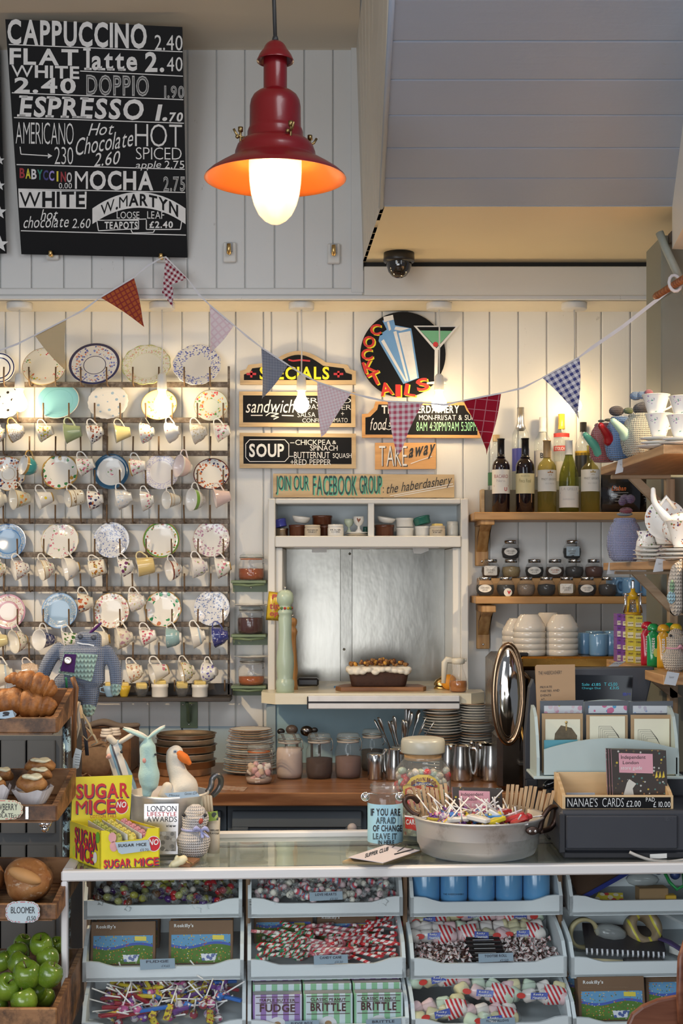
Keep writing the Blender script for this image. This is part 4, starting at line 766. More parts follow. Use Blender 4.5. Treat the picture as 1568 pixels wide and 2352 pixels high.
# ---------------------------------------------------------------- ramekins and pots in the niche over the hatch
BRC=mat((.10,.028,.012),.2,var=.15,coat=.3,name='brown_glaze');BLC=mat((.06,.07,.36),.2,coat=.3,name='blue_glaze');GRC=mat((.03,.16,.12),.2,coat=.3,name='green_glaze');STO=mat((.58,.50,.38),.4,var=.1,name='stoneware')
DN=6.06;zn=Z(1231,HF)
def ram(name,x0,x1,y0,y1,m,lb,kind='ram',d=DN,tilt=0,ribs=1,bot=None,cat='dish',group='dishes in the niche over the hatch',fillm=None,print_=None):
    r=(x1-x0)/2*S(d);h=(y1-y0)*S(d)*.98;c=Vector((X((x0+x1)/2,d),d,Z(y1,d) if bot is None else bot));M=T(c)@RX(tilt*.6)@RY(tilt)@T(-c);q=MB();t=thing(name,lb,cat,c,group) if (fillm or print_) else None
    if kind=='ram':P=[(0,0),(r*.90,0),(r*.93,h*.05),(r*.95,h*.75),(r,h*.8),(r,h),(r*.93,h),(r*.88,h*.2),(0,h*.15)]
    elif kind=='bowl':P=[(0,0),(r*.5,0),(r*.75,h*.2),(r*.95,h*.7),(r,h),(r*.96,h),(r*.85,h*.6),(0,h*.2)]
    elif kind=='pot':P=[(0,0),(r*.95,0),(r,h*.06),(r,h*.7),(r*.93,h*.76),(r*.97,h*.8),(r*.97,h),(r*.9,h),(r*.88,h*.85),(0,h*.85)]
    elif kind=='egg':P=[(0,0),(r*.6,0),(r*.62,h*.05),(r*.25,h*.2),(r*.22,h*.38),(r*.7,h*.5),(r*.98,h*.72),(r,h),(r*.92,h),(r*.8,h*.7),(0,h*.5)]
    elif kind=='plate':P=[(0,0),(r*.6,0),(r,h*.8),(r,h),(0,h*.6)]
    elif kind=='ball':P=[(r*math.sin(a),h/2-h/2*math.cos(a)) for a in [PI*i/10 for i in range(11)]]
    q.lathe(P,c,48 if ribs else 32,fl=(24,.012) if ribs and kind=='ram' else (0,0));q.v=[M@v for v in q.v]
    if t is None:o=q.build(name,m,org=c);return tag(o,lb,cat,group)
    q.build('bowl',m,t)
    if print_:cy=Cy(c.x,c.y,r*1.0);g=MB();xm=(x0+x1)/2;w_=(x1-x0)*.33;hh=y1-y0;g.text(cy,print_[0],(xm-w_,y0+hh*.42,xm+w_,y0+hh*.55),'n',lift=.0008);g.text(cy,print_[1],(xm-w_*.8,y0+hh*.6,xm+w_*.8,y0+hh*.72),'n',lift=.0008);g.build('print',INK,t)
    if fillm:g=MB();g.box(c+Vector((0,0,h*1.02)),(r*1.2,r*1.1,h*.4),.006,RZ(.4));g.build('butter',fillm,t)
    return t
ram('steel_ramekin',632,662,1209,1228,metal((.45,.38,.3),.2),'small metal dish at the left end of the niche',ribs=0,bot=zn);ram('ramekin',631,660,1189,1207,BLC,'blue ramekin tilted on the small metal dish',tilt=-.22,ribs=1,bot=zn+19*S(DN)+.004)
ram('ramekin',663,706,1201,1228,BRC,'brown ribbed ramekin under a white bowl, left compartment of the niche',bot=zn);ram('small_bowl',669,712,1184,1200,CERAM,'white bowl tipped on a brown ramekin, left compartment','bowl',tilt=.12,bot=zn+27*S(DN)+.006)
ram('stoneware_pot',699,736,1205,1231,STO,'beige printed stoneware pot in front of the brown ramekins','pot',d=6.01,bot=zn,print_=('PRESERVE','FINEST'))
ram('ramekin',727,764,1203,1229,BRC,'lower of two stacked brown ribbed ramekins in the niche',d=6.09,bot=zn);ram('ramekin',716,763,1180,1202,BRC,'upper of two stacked brown ribbed ramekins in the niche',d=6.09,bot=zn+26*S(6.09)+.001)
ram('printed_pot',752,789,1204,1231,CERAM,'white pot with black print beside the egg cups','pot',d=6.01,bot=zn,print_=('FRANK','COOPER'))
ram('red_cap',763,772,1196,1206,mat((.5,.02,.03),.4),'red round cap peeping up behind the white printed pot','ball',d=6.15,bot=zn+.03,cat='cap')
for i in range(2):ram('small_plate',792,846,1217,1222,STO if i==0 else CERAM,('lower' if i==0 else 'upper')+' of two small beige plates under the egg cups','plate',bot=zn+i*.009,cat='plate')
ram('egg_cup',790,812,1187,1218,mat((.52,.60,.46),.2),'pale green egg cup beside the rooster egg cup','egg',bot=zn+.018,cat='egg cup')
e=ram('egg_cup',811,836,1182,1218,CERAM,'white egg cup painted with a rooster','egg',d=6.03,bot=zn+.018,cat='egg cup');q=MB();cyl=Cy(X(823.5,6.03),6.03,12.4*S(6.03));q.poly(PD(cyl.y-cyl.r-.0004),[(819,1191),(821,1189),(823,1193),(827,1190),(828,1193),(826,1197),(824,1198),(824,1201),(822,1198),(820,1195)]);q.build('rooster_picture',mat((.25,.08,.03),.5),e)
ram('dark_green_cup',833,845,1192,1216,GRC,'dark green cup mostly hidden behind the rooster egg cup','pot',d=6.14,bot=zn+.0)
ram('ramekin',860,905,1202,1229,BRC,'brown ribbed ramekin in the right compartment of the niche',bot=zn);ram('small_bowl',864,907,1186,1200,CERAM,'white bowl tilted on the brown ramekin, right compartment','bowl',tilt=.15,bot=zn+27*S(DN)+.006)
ram('ramekin',909,950,1208,1228,CERAM,'lower of two stacked white ribbed ramekins',bot=zn);ram('ramekin',908,950,1186,1207,CERAM,'upper of two stacked white ribbed ramekins',bot=zn+21*S(DN)+.001)
ram('ramekin',952,989,1205,1229,CERAM,'white ribbed ramekin under the tilted green one',bot=zn);ram('ramekin',951,991,1184,1202,GRC,'dark green ramekin tilted on a white one',tilt=-.25,bot=zn+24*S(DN)+.005)
ram('stoneware_pot',986,1022,1207,1231,STO,'beige stoneware pot with yellow butter on top','pot',d=6.01,bot=zn,fillm=BUT,print_=('DUNDEE','FINE'));ram('white_cup',997,1023,1192,1216,CERAM,'white cup standing behind the buttery stoneware pot','pot',d=6.13,bot=zn)
ram('white_jar',1025,1052,1194,1229,mat((.74,.70,.60),.25),'slim white jar at the right end of the niche','pot',bot=zn)
# ---------------------------------------------------------------- things in the hatch
def lathe_px(cx,d,prof,z0=None,y0=None):return [(r*S(d),Z(y,d)) for r,y in prof]
MINT=mat((.46,.58,.46),.3,var=.03,coat=.25,name='mint_paint');zs2=zsl
def mill(cx,d,prof,m,lb,ring=None,k=1):
    base=Vector((X(cx,d),d,zs2));t=thing('pepper_mill',lb,'pepper mill',base);yb=prof[-1][1]
    q=MB();q.lathe([(0,zs2+(yb-prof[0][1])*S(d))]+[(r*S(d),zs2+(yb-y)*S(d)) for r,y in prof],(base.x,d,0),36);q.build('mill_body',m,t)
    q=MB();z=zs2+(yb-prof[0][1])*S(d);q.lathe([(0,z+.014),(.005,z+.012),(.006,z+.007),(.003,z+.002),(.004,z-.002)],(base.x,d,0),12);q.build('finial',STEEL,t)
    if ring:
        for i in range(12):
            a=i/12*2*PI;q=MB();q.ell((base.x+ring[0]*S(d)*math.cos(a),d+ring[0]*S(d)*math.sin(a),zs2+(yb-ring[1])*S(d)),.006,None,10,6);q.build('bead',mat([(.45,.04,.03),(.5,.35,.03),(.08,.2,.05)][i%3],.4,name='bead'),t)
mill(654.5,5.85,[(6,1357),(12,1359),(17,1364),(19.5,1373),(19,1384),(14,1392),(13,1394),(15,1399),(14,1403),(17,1407),(16,1412),(14,1416),(15.5,1422),(15,1450),(15,1470),(17,1490),(20,1510),(20.5,1530),(19,1548),(17.5,1560),(18,1562),(21,1566),(21.5,1578),(20.5,1582),(21,1592),(0,1592)],MINT,'tall mint green pepper mill at the left of the hatch sill',(15,1399))
mill(672,5.98,[(4,1415),(9,1418),(10.5,1424),(9,1431),(6,1436),(9,1441),(11,1446),(10,1452),(8,1458),(8,1480),(10,1510),(12,1535),(10,1555),(11,1565),(12,1580),(0,1580)],wood((.34,.16,.05),(.50,.27,.10),2,14,.35,'turned_wood'),'turned wooden pepper mill behind the mint green one')
# yellow snack bag pinned to the frame
t=thing('snack_bag','yellow snack bag with red lettering hanging beside the mint mill','bag',W(630,1424,HF-.02));bgp=PD(HF-.03);q=MB();pts=[(617,1358),(640,1361),(642,1380),(640,1426),(610,1424),(612,1400)]
a=[bgp.pix(*p_) for p_ in pts];ce=sum(a,Vector())/6;f_=[p_.lerp(ce,.3)+Vector((0,-.014,0)) for p_ in a];q.add(a+f_,[[i,(i+1)%6,6+(i+1)%6,6+i] for i in range(6)]+[list(range(6,12)),list(range(5,-1,-1))]);q.build('bag',mat((.72,.50,.04),.25,var=.1,name='yellow_film'),t)
q=MB();bq=PD(HF-.046);q.text(bq,'tip',(619,1385,640,1403),'b',.1);q.text(bq,'P',(624,1365,636,1376),'b',.1);q.text(bq,'op',(619,1406,638,1418),'b',.1);q.build('lettering',mat((.5,.03,.03),.4),t)
# cake on its board
d=5.95;q=MB();q.prism([(X(770,d),d-.02,zs2),(X(782,d),d-.08,zs2),(X(970,d),d-.07,zs2),(X(978,d),d-.02,zs2),(X(965,d),d+.11,zs2),(X(790,d),d+.11,zs2)],(0,0,.018));o=q.build('chopping_board',wood((.16,.065,.025),(.32,.15,.06),0,10),bevel=.003);tag(o,'dark wooden board under the cake in the hatch','board')
t=thing('loaf_cake','dark loaf cake with white frosting and nuts on the wooden board','cake',(X(869,d),d+.01,zs2+.018));c=ORG[t.name];hx,hy=69*S(d),.062;q=MB();zt_=Z(1542,d);R=random.Random(3)
ou=rrect(-hx,-hy,hx,hy,.03);rings=[(.88,c.z),(.91,c.z+.006),(1,zt_)];n=len(ou)
q.add([(c.x+x*s_,c.y+y*s_,z) for s_,z in rings for x,y in ou],[[i*n+j,i*n+(j+1)%n,(i+1)*n+(j+1)%n,(i+1)*n+j] for i in range(2) for j in range(n)]+[list(range(n))[::-1],list(range(2*n,3*n))]);q.build('sponge',mat((.045,.016,.008),.75,var=.4,scale=50,bump=.6,name='dark_cake'),t)
q=MB()
for i in range(70):
    u=R.uniform(-1,1);v=R.uniform(-1,1)
    if i<34:a_=i/34*2*PI;u=max(-1,min(1,1.25*math.cos(a_)));v=max(-1,min(1,1.25*math.sin(a_)))
    q.ell((c.x+u*hx*.97,c.y+v*hy*.95,zt_+.004+R.uniform(-.006,.008)),(.017,.017,.012),None,10,6)
q.bb((c.x-hx*.95,c.y-hy*.9,zt_),(c.x+hx*.95,c.y+hy*.9,zt_+.022),.01);q.build('frosting',mat((.84,.80,.70),.5,name='frosting'),t,remesh=.004,smoothmod=2)
for mm,lb_,nn in ((mat((.30,.14,.04),.5,var=.4,scale=60,name='walnut'),'nut',46),(mat((.12,.04,.015),.5,name='dark_walnut'),'nut',22),(mat((.65,.32,.05),.5,name='honeycomb'),'nut',12)):
    for i in range(nn):
        u=max(-.93,min(.93,R.gauss(0,.55)));v=R.uniform(-.85,.85);h=.012+.022*(1-u*u)*R.random();q=MB();q.ell((c.x+u*hx,c.y+v*hy,zt_+.016+h),(R.uniform(.006,.012),R.uniform(.006,.009),R.uniform(.005,.008)),Euler((R.random()*3,R.random()*3,R.random()*3)).to_matrix().to_4x4(),7,5);q.build(lb_,mm,t)
# small hatch things
o=MB().bb((X(683,6.2),6.15,zs2),(X(732,6.2),6.24,zs2+.035),.008).build('black_case',mat((.012,.012,.016),.3));tag(o,'flat black case lying behind the wooden pepper mill','case')
for i,(x,y) in enumerate(((778,1573),(784,1570))):
    p=W(x,y+3,6.08);p.z=zs2+.004;q=MB();q.tube([p+Vector((-.02,-.01,0)),p+Vector((.022,.006,.004))],.004,6);o=q.build('blue_clip',mat((.08,.30,.55),.35));tag(o,'small blue clip lying left of the cake board','clip','blue clips by the cake board')
d=6.02;c=Vector((X(1014,d),d,zs2));t=thing('counter_bell','brass counter bell at the right of the hatch sill','bell',c);q=MB();q.lathe([(0,0),(.034,0),(.034,.006),(.03,.012)],c);q.build('bell_base',GOLD,t);q=MB();q.lathe([(.034,.016),(.033,.026),(.026,.038),(.012,.046),(.006,.047),(.006,.054),(0,.055)],c);q.build('dome',GOLD,t)
q=MB();c2=Vector((X(1031,5.96),5.96,zs2));q.ell(c2+Vector((0,0,.033)),(.033,.03,.033));o=q.build('orange',mat((.80,.32,.02),.45,bump=.2,scale=80));tag(o,'whole orange beside the syrup dispenser','orange')
d=5.86;c=Vector((X(1052,d),d,zs2));k_=S(d);t=thing('syrup_dispenser','glass syrup dispenser of amber syrup with cream plastic handle','dispenser',c)
q=MB();q.lathe([(0,0),(17*k_,0),(20*k_,4*k_),(21*k_,20*k_),(17*k_,38*k_),(11*k_,55*k_),(10*k_,66*k_)],c);q.build('glass_body',CLEAR,t)
q=MB();q.lathe([(0,.002),(16.5*k_,.002),(19.2*k_,5*k_),(20*k_,20*k_),(18.8*k_,26*k_),(0,26*k_)],c);q.build('syrup',mat((.42,.14,.02),.1,name='syrup',coat=.4),t)
q=MB();q.lathe([(11*k_,64*k_),(15*k_,66*k_),(15*k_,76*k_),(12*k_,78*k_),(0,78*k_)],c);q.tube([c+Vector((-10*k_,0,72*k_)),c+Vector((-27*k_,0,74*k_)),c+Vector((-31*k_,0,68*k_)),c+Vector((-34*k_,0,20*k_))],[.008,.009,.009,.006],8,flat=1.5);q.tube([c+Vector((12*k_,0,74*k_)),c+Vector((19*k_,0,73*k_))],.006,8);q.build('cream_handle',mat((.80,.74,.60),.35,name='cream_plastic'),t)
q=MB();q.bb((X(1052,6.3),6.25,Z(1525,6.3)),(X(1068,6.3),6.35,Z(1452,6.3)),.01);t=thing('packet','blue and yellow packet inside the right edge of the hatch','packet',(X(1060,6.3),6.3,Z(1525,6.3)));q.build('packet_body',mat((.03,.06,.30),.3),t);q=MB();q.prism([(X(1052,6.3),6.247,Z(1525,6.3)),(X(1068,6.3),6.247,Z(1525,6.3)),(X(1066,6.3),6.247,Z(1500,6.3)),(X(1060,6.3),6.247,Z(1480,6.3))],(0,.003,0));q.build('yellow_print',mat((.75,.55,.03),.3),t)
# light strip and paper slips at the top of the opening, rail on the sill front
q=MB();q.bb((X(675,6.0),6.0,Z(1259,6.0)),(X(1008,6.0),6.03,Z(1251,6.0)),.003);o=q.build('strip_light',mat((.80,.80,.82),.3));tag(o,'white strip light tube along the top of the hatch opening','light')
for pts,lb in (([(716,1258),(750,1258),(750,1269),(716,1269)],'blank white slip taped at the top left of the hatch'),([(828,1258),(868,1258),(850,1262),(845,1264),(830,1263)],'torn white slip at the top middle of the hatch'),([(947,1258),(984,1258),(984,1265),(966,1272),(950,1271)],'creased white slip at the top right of the hatch')):
    q=MB();q.poly(PD(6.05),pts,.0006);o=q.build('paper_slip',PAPER);tag(o,lb,'paper')
d=5.775;t=thing('ticket_rail','white ticket rail with a black centre line along the hatch sill','rail',W(881,1628,d));q=MB();q.bb((X(707,d),d-.012,Z(1628,d)),(X(1055,d),d+.012,Z(1597,d)),.003);q.build('rail_body',mat((.80,.80,.80),.3),t);q=MB();q.bb((X(708,d),d-.014,Z(1614.5,d)),(X(1054,d),d-.010,Z(1610.5,d)),.0005);q.build('black_slot',INK,t)
q=MB();q.bb((X(705,d),d-.013,Z(1628,d)),(X(708,d),d+.013,Z(1600,d)),.002);q.build('end_cap',INK,t)
# ---------------------------------------------------------------- wine shelf, spice shelf and what stands on them
OAK=wood((.44,.22,.07),(.62,.36,.14),0,10,.4,'oak');OAKY=wood((.44,.22,.07),(.62,.36,.14),2,10,.4,'oak_upright')
def wshelf(x0,x1,ytop,ybot,lb,yb0,yb1):
    d=5.83;z=Z(ytop,d);t=thing('wooden_shelf',lb,'shelf',W(x0,ybot,YW));q=MB();q.bb((X(x0,d),d,Z(ybot,d)),(X(x1,d),YW,z),.003);q.build('shelf_board',OAK,t)
    bx=X(x0+16,YW);q=MB();z0,z1=Z(yb0,YW),Z(yb1,YW);q.bb((bx-.028,YW-.02,z1),(bx+.028,YW,z0),.003);q.bb((bx-.03,d+.02,z0-.03),(bx+.03,YW,z0),.003)
    q.prism([(bx-.022,YW-.02,z1+.06),(bx-.022,YW-.02,z1+.11),(bx-.022,d+.05,z0-.03),(bx-.022,d+.10,z0-.03)],(.044,0,0));q.build('bracket',OAKY,t)
    q=MB();q.ell((bx,YW-.021,z1+.02),.006,None,8,6);q.build('screw',CHROME,t);return z
zw=wshelf(1089,1500,1176,1194,'upper oak wall shelf carrying the wine bottles',1194,1300)
zsp=wshelf(1092,1536,1370,1387,'lower oak wall shelf carrying the spice jars',1387,1490)
q=MB();d=5.99;q.bb((X(1100,d),d,zsp),(X(1398,d),YW-.005,Z(1328,d)),.002);o=q.build('shelf_riser',OAK);tag(o,'narrow wooden step lifting the back row of spice jars','riser')
q=MB();d=6.03;q.bb((X(1105,d),d,zw),(X(1378,d),YW-.01,Z(1125,d)),.002);o=q.build('bottle_box',mat((.16,.15,.12),.7,var=.2,scale=40));tag(o,'low grey wooden box behind the front row of bottles','box')
q=MB();q.bb((X(1104,d),d-.01,zw),(X(1112,d),YW-.012,Z(1124,d)),.002);o=q.build('wooden_block',PINE);tag(o,'pale wooden block at the left end of the wine shelf','block')
REDW=mat((.012,.006,.008),.06,coat=.5,var=.02,name='dark_wine_bottle');WW=glass((.80,.74,.42),.12,.02,'white_wine_glass',milk=(.5,.42,.12));WG=glass((.55,.58,.22),.18,.02,'green_wine_glass',milk=(.25,.24,.05));BCL=glass((.96,.98,.98),.05,.02,'spirit_glass')
PROF={'bord':[(0,0),(.9,0),(1,.012),(1,.60),(.97,.645),(.80,.69),(.52,.725),(.38,.755),(.36,.80),(.36,.985),(.40,.985),(.40,1)],'burg':[(0,0),(.9,0),(1,.012),(1,.46),(.96,.53),(.80,.62),(.58,.70),(.42,.77),(.35,.83),(.34,.985),(.38,1)],
        'spirit':[(0,0),(.9,0),(1,.015),(1,.62),(.92,.69),(.60,.75),(.42,.80),(.38,.86),(.38,1)]}
def bottle(cx,r,y0,y1,kind,m,lb,cap,capfrac,label=None,txt=(),d=5.93,liquid=None):
    c=Vector((X(cx,d),d,zw));rr=r*S(d);h=(y1-y0)*S(d)*1.0;t=thing('bottle',lb,'bottle',c,'bottles on the wine shelf');P=PROF[kind]
    q=MB();q.lathe([(a*rr,b*h) for a,b in P]+[(0,h)],c,28);q.build('glass_body',m,t)
    if liquid:q=MB();q.lathe([(0,.004)]+[(a*rr*.93,max(b*h,.004)) for a,b in P[1:5]]+[(0,P[4][1]*h)],c,24);q.build('liquid',liquid,t)
    if cap:
        q=MB();pr=[(a*rr*1.05+.0006,b*h) for a,b in P if b>=1-capfrac];a0=[a for a,b in P if b<=1-capfrac][-1];q.lathe([(a0*rr*1.05+.0006 if a0<.6 else .40*rr,(1-capfrac)*h)]+pr+[(0,h*1.001)],c,24);q.build('capsule',cap,t)
    for ya,yb,lm in label or ():
        q=MB();za,zb_=c.z+(y1-ya)*S(d),c.z+(y1-yb)*S(d);q.lathe([(rr*1.012,zb_-c.z),(rr*1.012,za-c.z)],c,24,a0=-PI*.97,a1=-PI*.03);q.build('paper_label',lm,t)
    cy=Cy(c.x,c.y,rr*1.014)
    for tx_ in txt:q=MB();q.text(cy,tx_[0],tx_[1],tx_[3] if len(tx_)>3 else 'n',lift=.0006);q.build('label_print',mat(tx_[2],.5,name='print'),t)
    return t
LBL=mat((.78,.74,.66),.6,var=.03,name='cream_label');LBLY=mat((.76,.66,.36),.6,var=.03,name='straw_label');BLKC=mat((.012,.012,.014),.25,name='black_foil')
bottle(1150,20.5,1004,1175,'bord',REDW,'red wine bottle with white label and dark red stripe, leftmost in the front row',BLKC,.25,[(1076,1131,LBL)],[('BACARO',(1135,1090,1166,1098),(.35,.08,.08)),('Nero',(1140,1101,1160,1107),(.4,.35,.35),'t'),('-',(1134,1114,1167,1118),(.35,.03,.05),'b'),('U',(1158,1119,1164,1128),(.5,.05,.05),'b')])
bottle(1205.5,21.5,1003,1175,'bord',REDW,'dark wine bottle with yellow label above an orange square, second in the front row',BLKC,.26,[(1085,1131,LBLY)],[('Finca Real',(1192,1100,1219,1108),(.3,.25,.1)),('RESERVA',(1196,1091,1216,1095),(.35,.3,.12),'t'),('-',(1192,1132,1221,1154),(.45,.20,.06),'b')])
bottle(1255.6,21.5,1008,1175,'bord',WW,'pale white wine bottle with star label and tan cap, third in the front row',mat((.50,.34,.16),.4,name='tan_foil'),.24,[(1077,1126,LBL)],[('PINOT GRIGIO',(1243,1098,1276,1103),(.3,.25,.2)),('*',(1257,1081,1270,1094),(.5,.2,.05),'b'),('DELLE VENEZIE',(1252,1109,1272,1112),(.4,.38,.34),'t')])
bottle(1306,22.5,1007,1174,'burg',WG,'green sloping-shouldered wine bottle with white cap and wavy blue line on its label',mat((.80,.79,.76),.4,name='white_foil'),.2,[(1113,1162,LBL)],[('LA GRILLE',(1289,1120,1325,1126),(.5,.46,.42)),('SAUVIGNON BLANC',(1292,1145,1320,1148),(.4,.4,.4),'t'),('-',(1286,1131,1326,1134),(.03,.03,.15),'b')])
bottle(1355,21.5,1020,1175,'bord',WW,'pale wine bottle with star label at the right end, below the green teapot spout',None,.2,[(1076,1126,LBL)],[('PINOT GRIGIO',(1341,1096,1374,1101),(.3,.25,.2)),('*',(1355,1080,1368,1093),(.45,.3,.08),'b'),('DELLE VENEZIE',(1350,1108,1371,1111),(.4,.38,.34),'t')])
DK=6.06
zwk=zw;zw=Z(1125,6.03)
def sb(cx,r,y0,lb,cap,cf,label=(),txt=(),m=BCL):bottle(cx,r,y0,1125+0*r,'spirit',m,lb,cap,cf,label,txt,6.062)
sb(1139,19,998,'clear bottle with wooden stopper behind the leftmost red wine',PINE,.12,[(1085,1115,mat((.03,.14,.06),.5))])
sb(1195,19.5,935,'clear spirit bottle with silver cap and blue label in the back row',metal((.75,.73,.7),.25),.28,[(1030,1082,mat((.05,.06,.32),.4))])
sb(1246,20,958,'clear spirit bottle with white cap and white label in the back row',mat((.80,.79,.77),.4,name='white_foil'),.2,[(1035,1095,LBL)],[('B',(1240,1040,1248,1052),(.06,.06,.06),'b')])
sb(1289,18,950,'clear spirit bottle with gold cap and red and white label',mat((.70,.45,.05),.25,name='gold_foil',coat=.3),.2,[(995,1004,mat((.65,.05,.04),.5,name='red_label')),(1024,1036,mat((.65,.05,.04),.5,name='red_label')),(1060,1105,LBL)],[('STOLICH',(1274,1026,1296,1034),(.8,.78,.75),'b')])
sb(1339,19,969,'clear spirit bottle with black cap and black and yellow label',BLKC,.14,[(1040,1095,mat((.02,.02,.02),.4)),(1036,1046,mat((.65,.42,.03),.4))])
zw=zwk
BAGK=mat((.012,.010,.010),.18,bump=.8,scale=18,name='black_foil_bag',coat=.3)
for i,(x0,x1,y0,lb,dd) in enumerate(((1381,1468,1091,'black foil coffee bag with orange lettering, nearer the wine bottles',5.92),(1462,1526,1093,'black foil coffee bag with orange lettering behind the shelf strut',6.0))):
    t=thing('coffee_bag',lb,'bag',(X((x0+x1)/2,dd),dd,zw),'black coffee bags on the wine shelf');q=MB();a,b=X(x0,dd),X(x1,dd);zt_=Z(y0,dd);n=8;R=random.Random(i)
    vs=[(a+(b-a)*u/n,dd-.045*math.sin(PI*min(max(v/n,.04),.97))**.5*math.sin(PI*min(max(u/n,.03),.97))**.4+R.uniform(-.003,.003),zw+(zt_-zw)*v/n) for v in range(n+1) for u in range(n+1)];m_=len(vs)
    vs+=[(x,2*dd-y,z) for x,y,z in vs];fs=[[v*9+u,v*9+u+1,v*9+u+10,v*9+u+9] for v in range(n) for u in range(n)];fs+=[[m_+i_ for i_ in f[::-1]] for f in fs];q.add(vs,fs);q.build('bag',BAGK,t)
    pl=PD(dd-.05);xm=(x0+x1)/2+4;q=MB();q.text(pl,'Lizhan',(xm-25,1116,xm+(9 if i==0 else -4),1127),'b',.3);q.build('orange_lettering',mat((.65,.14,.02),.5),t)
    q=MB()
    for k_ in range(4):q.rect(pl,xm-26+k_*3,1131+k_*6.5,xm+14,1132+k_*6.5,0,.0005)
    q.build('small_print',mat((.4,.36,.32),.6),t)
# spice jars
LID=metal((.62,.60,.58),.15,name='tin_lid')
SP=[(347,140,'k','o','round spice jar with oval label stacked on top at the left'),(782,130,'k','b','round spice jar with pale blue tag stacked on top at the right'),
      (205,270,'b','w','spice jar with square cream label, leftmost of the back row'),(350,270,'t','n','spice jar of tan seeds under the left top jar'),(515,265,'k','o','spice jar with pale oval label, third of the back row'),(660,265,'b','r','spice jar with orange printed oval label in the back row'),(798,262,'d','n','dark spice jar under the one with the pale blue tag'),(938,258,'r','n','reddish brown spice jar at the right end of the back row'),
      (165,395,'k','o','dark spice jar with oval label, leftmost of the front row'),(312,395,'k','h','dark spice jar with a round red heart sticker'),(455,390,'t2','n','grey-brown spice jar, third of the front row'),(600,390,'k','n','black peppery spice jar, fourth of the front row'),(743,388,'t','w','yellowish spice jar with square label in the front row'),(888,385,'k','o','dark spice jar with oval label near the blue mugs'),(1033,380,'d','n','dark unlabelled spice jar at the right end of the front row')]
FILLC={'k':(.012,.010,.009),'b':(.06,.03,.015),'t':(.34,.24,.10),'t2':(.22,.16,.11),'d':(.035,.028,.025),'r':(.10,.03,.015)}
for x,y,fc,lab,lb in SP:
    px,py=1060+x/3.086,1220+y/3.086;row=0 if y<200 else 1 if y<300 else 2;d=5.91 if row==2 else 6.045;k_=S(d);zb0=zsp if row==2 else (Z(1328,5.99) if row==1 else Z(1328,5.99)+.0805)
    c=Vector((X(px,d),d,zb0));t=thing('spice_jar',lb,'jar',c,'spice jars on the lower oak shelf');r=22*k_;Pj=[(0,0),(.6*r,0),(.86*r,.007),(r,.030),(.96*r,.046),(.76*r,.060),(.6*r,.065),(.6*r,.068)]
    q=MB();q.lathe(Pj,c,24);q.build('glass_body',CLEAR,t);q=MB();q.lathe([(0,.003),(.56*r,.003),(.81*r,.008),(.94*r,.030),(.88*r,.047),(0,.048 if lab!='n' else .052)],c,24);q.build('spice',mat(FILLC[fc],.8,var=.5,scale=220,name='spice'),t)
    q=MB();q.lathe([(.62*r,.066),(.68*r,.067),(.68*r,.078),(.64*r,.080),(0,.080)],c,24);q.build('metal_lid',LID,t)
    cy=Cy(c.x,c.y,r*1.0);yy=py+4 if row else py+9
    if row==0:yy=py+6
    if lab in 'orwbh':
        q=MB();yc=1320-(c.z+.032-ZC)/k_
        pts=circ(px,yc,15,9) if lab in 'or' else rrect(px-15,yc-11,px+15,yc+11,3) if lab=='w' else rrect(px-15+2,yc-12,px+17,yc+10,1) if lab=='b' else circ(px+5,yc+9,9.5,9.5)
        nn=len(pts);ce=cy.pix(px,yc,.0016) if lab!='h' else cy.pix(px+5,yc+9,.0016);q.add([ce]+[cy.pix(a,b,.0012) for a,b in pts],[[0,1+i,1+(i+1)%nn] for i in range(nn)],False);q.build('label',mat((.40,.50,.56),.6) if lab=='b' else LBL,t)
        q=MB()
        if lab=='h':q.text(cy,'v',(px+3,yc+5,px+12,yc+13),'b',lift=.0022);q.build('red_heart',mat((.6,.02,.03),.5),t)
        else:
            for j in range(2):q.text(cy,('CARDAMOM','CUMIN','GINGER')[int(px)%3] if j==0 else 'SPICE',(px-9+3*j,yc-3+5*j,px+9-3*j,yc+5*j),'n',lift=.0022)
            q.build('label_print',mat((.5,.12,.03),.6) if lab=='r' else mat((.25,.22,.2),.6),t)
# blue mugs on the spice shelf, purple one at the end
BLUM=china((.20,.38,.58));PUR=china((.09,.05,.26))
def mug(px,d,z,r_px,h_px,m,lb,grp,yaw=-.6,handle=1,name='blue_mug'):
    c=Vector((X(px,d),d,z));t=thing(name,lb,'mug',c,grp);r=r_px*S(d);h=h_px*S(d);q=MB();q.lathe([(0,0),(r*.9,0),(r,.006),(r,h-.002),(r*.97,h),(r*.92,h-.002),(r*.9,.01),(0,.008)],c,32);q.build('cup_body',m,t)
    if handle:u=Vector((math.cos(yaw),math.sin(yaw),0));q=MB();q.tube([c+u*(r*.97)+Vector((0,0,h*.82)),c+u*(r*1.4)+Vector((0,0,h*.84)),c+u*(r*1.65)+Vector((0,0,h*.65)),c+u*(r*1.6)+Vector((0,0,h*.4)),c+u*(r*1.3)+Vector((0,0,h*.22)),c+u*(r*.97)+Vector((0,0,h*.2))],.006,8,sm=3);q.build('handle',m,t)
    return t
for x,d,m,lb,yw in ((1412,5.98,BLUM,'sky blue mug next to the end of the spice jars',0),(1448,5.93,BLUM,'sky blue mug behind the yellow corkscrew, handle to the left',3.3),(1494,5.93,BLUM,'sky blue mug behind the shelf strut, handle to the left',3.2),(1527,6.0,PUR,'purple mug at the right end of the spice shelf',0)):mug(x,d,zsp,21,43,m,lb,'mugs at the end of the spice shelf',yw,name='coffee_mug')
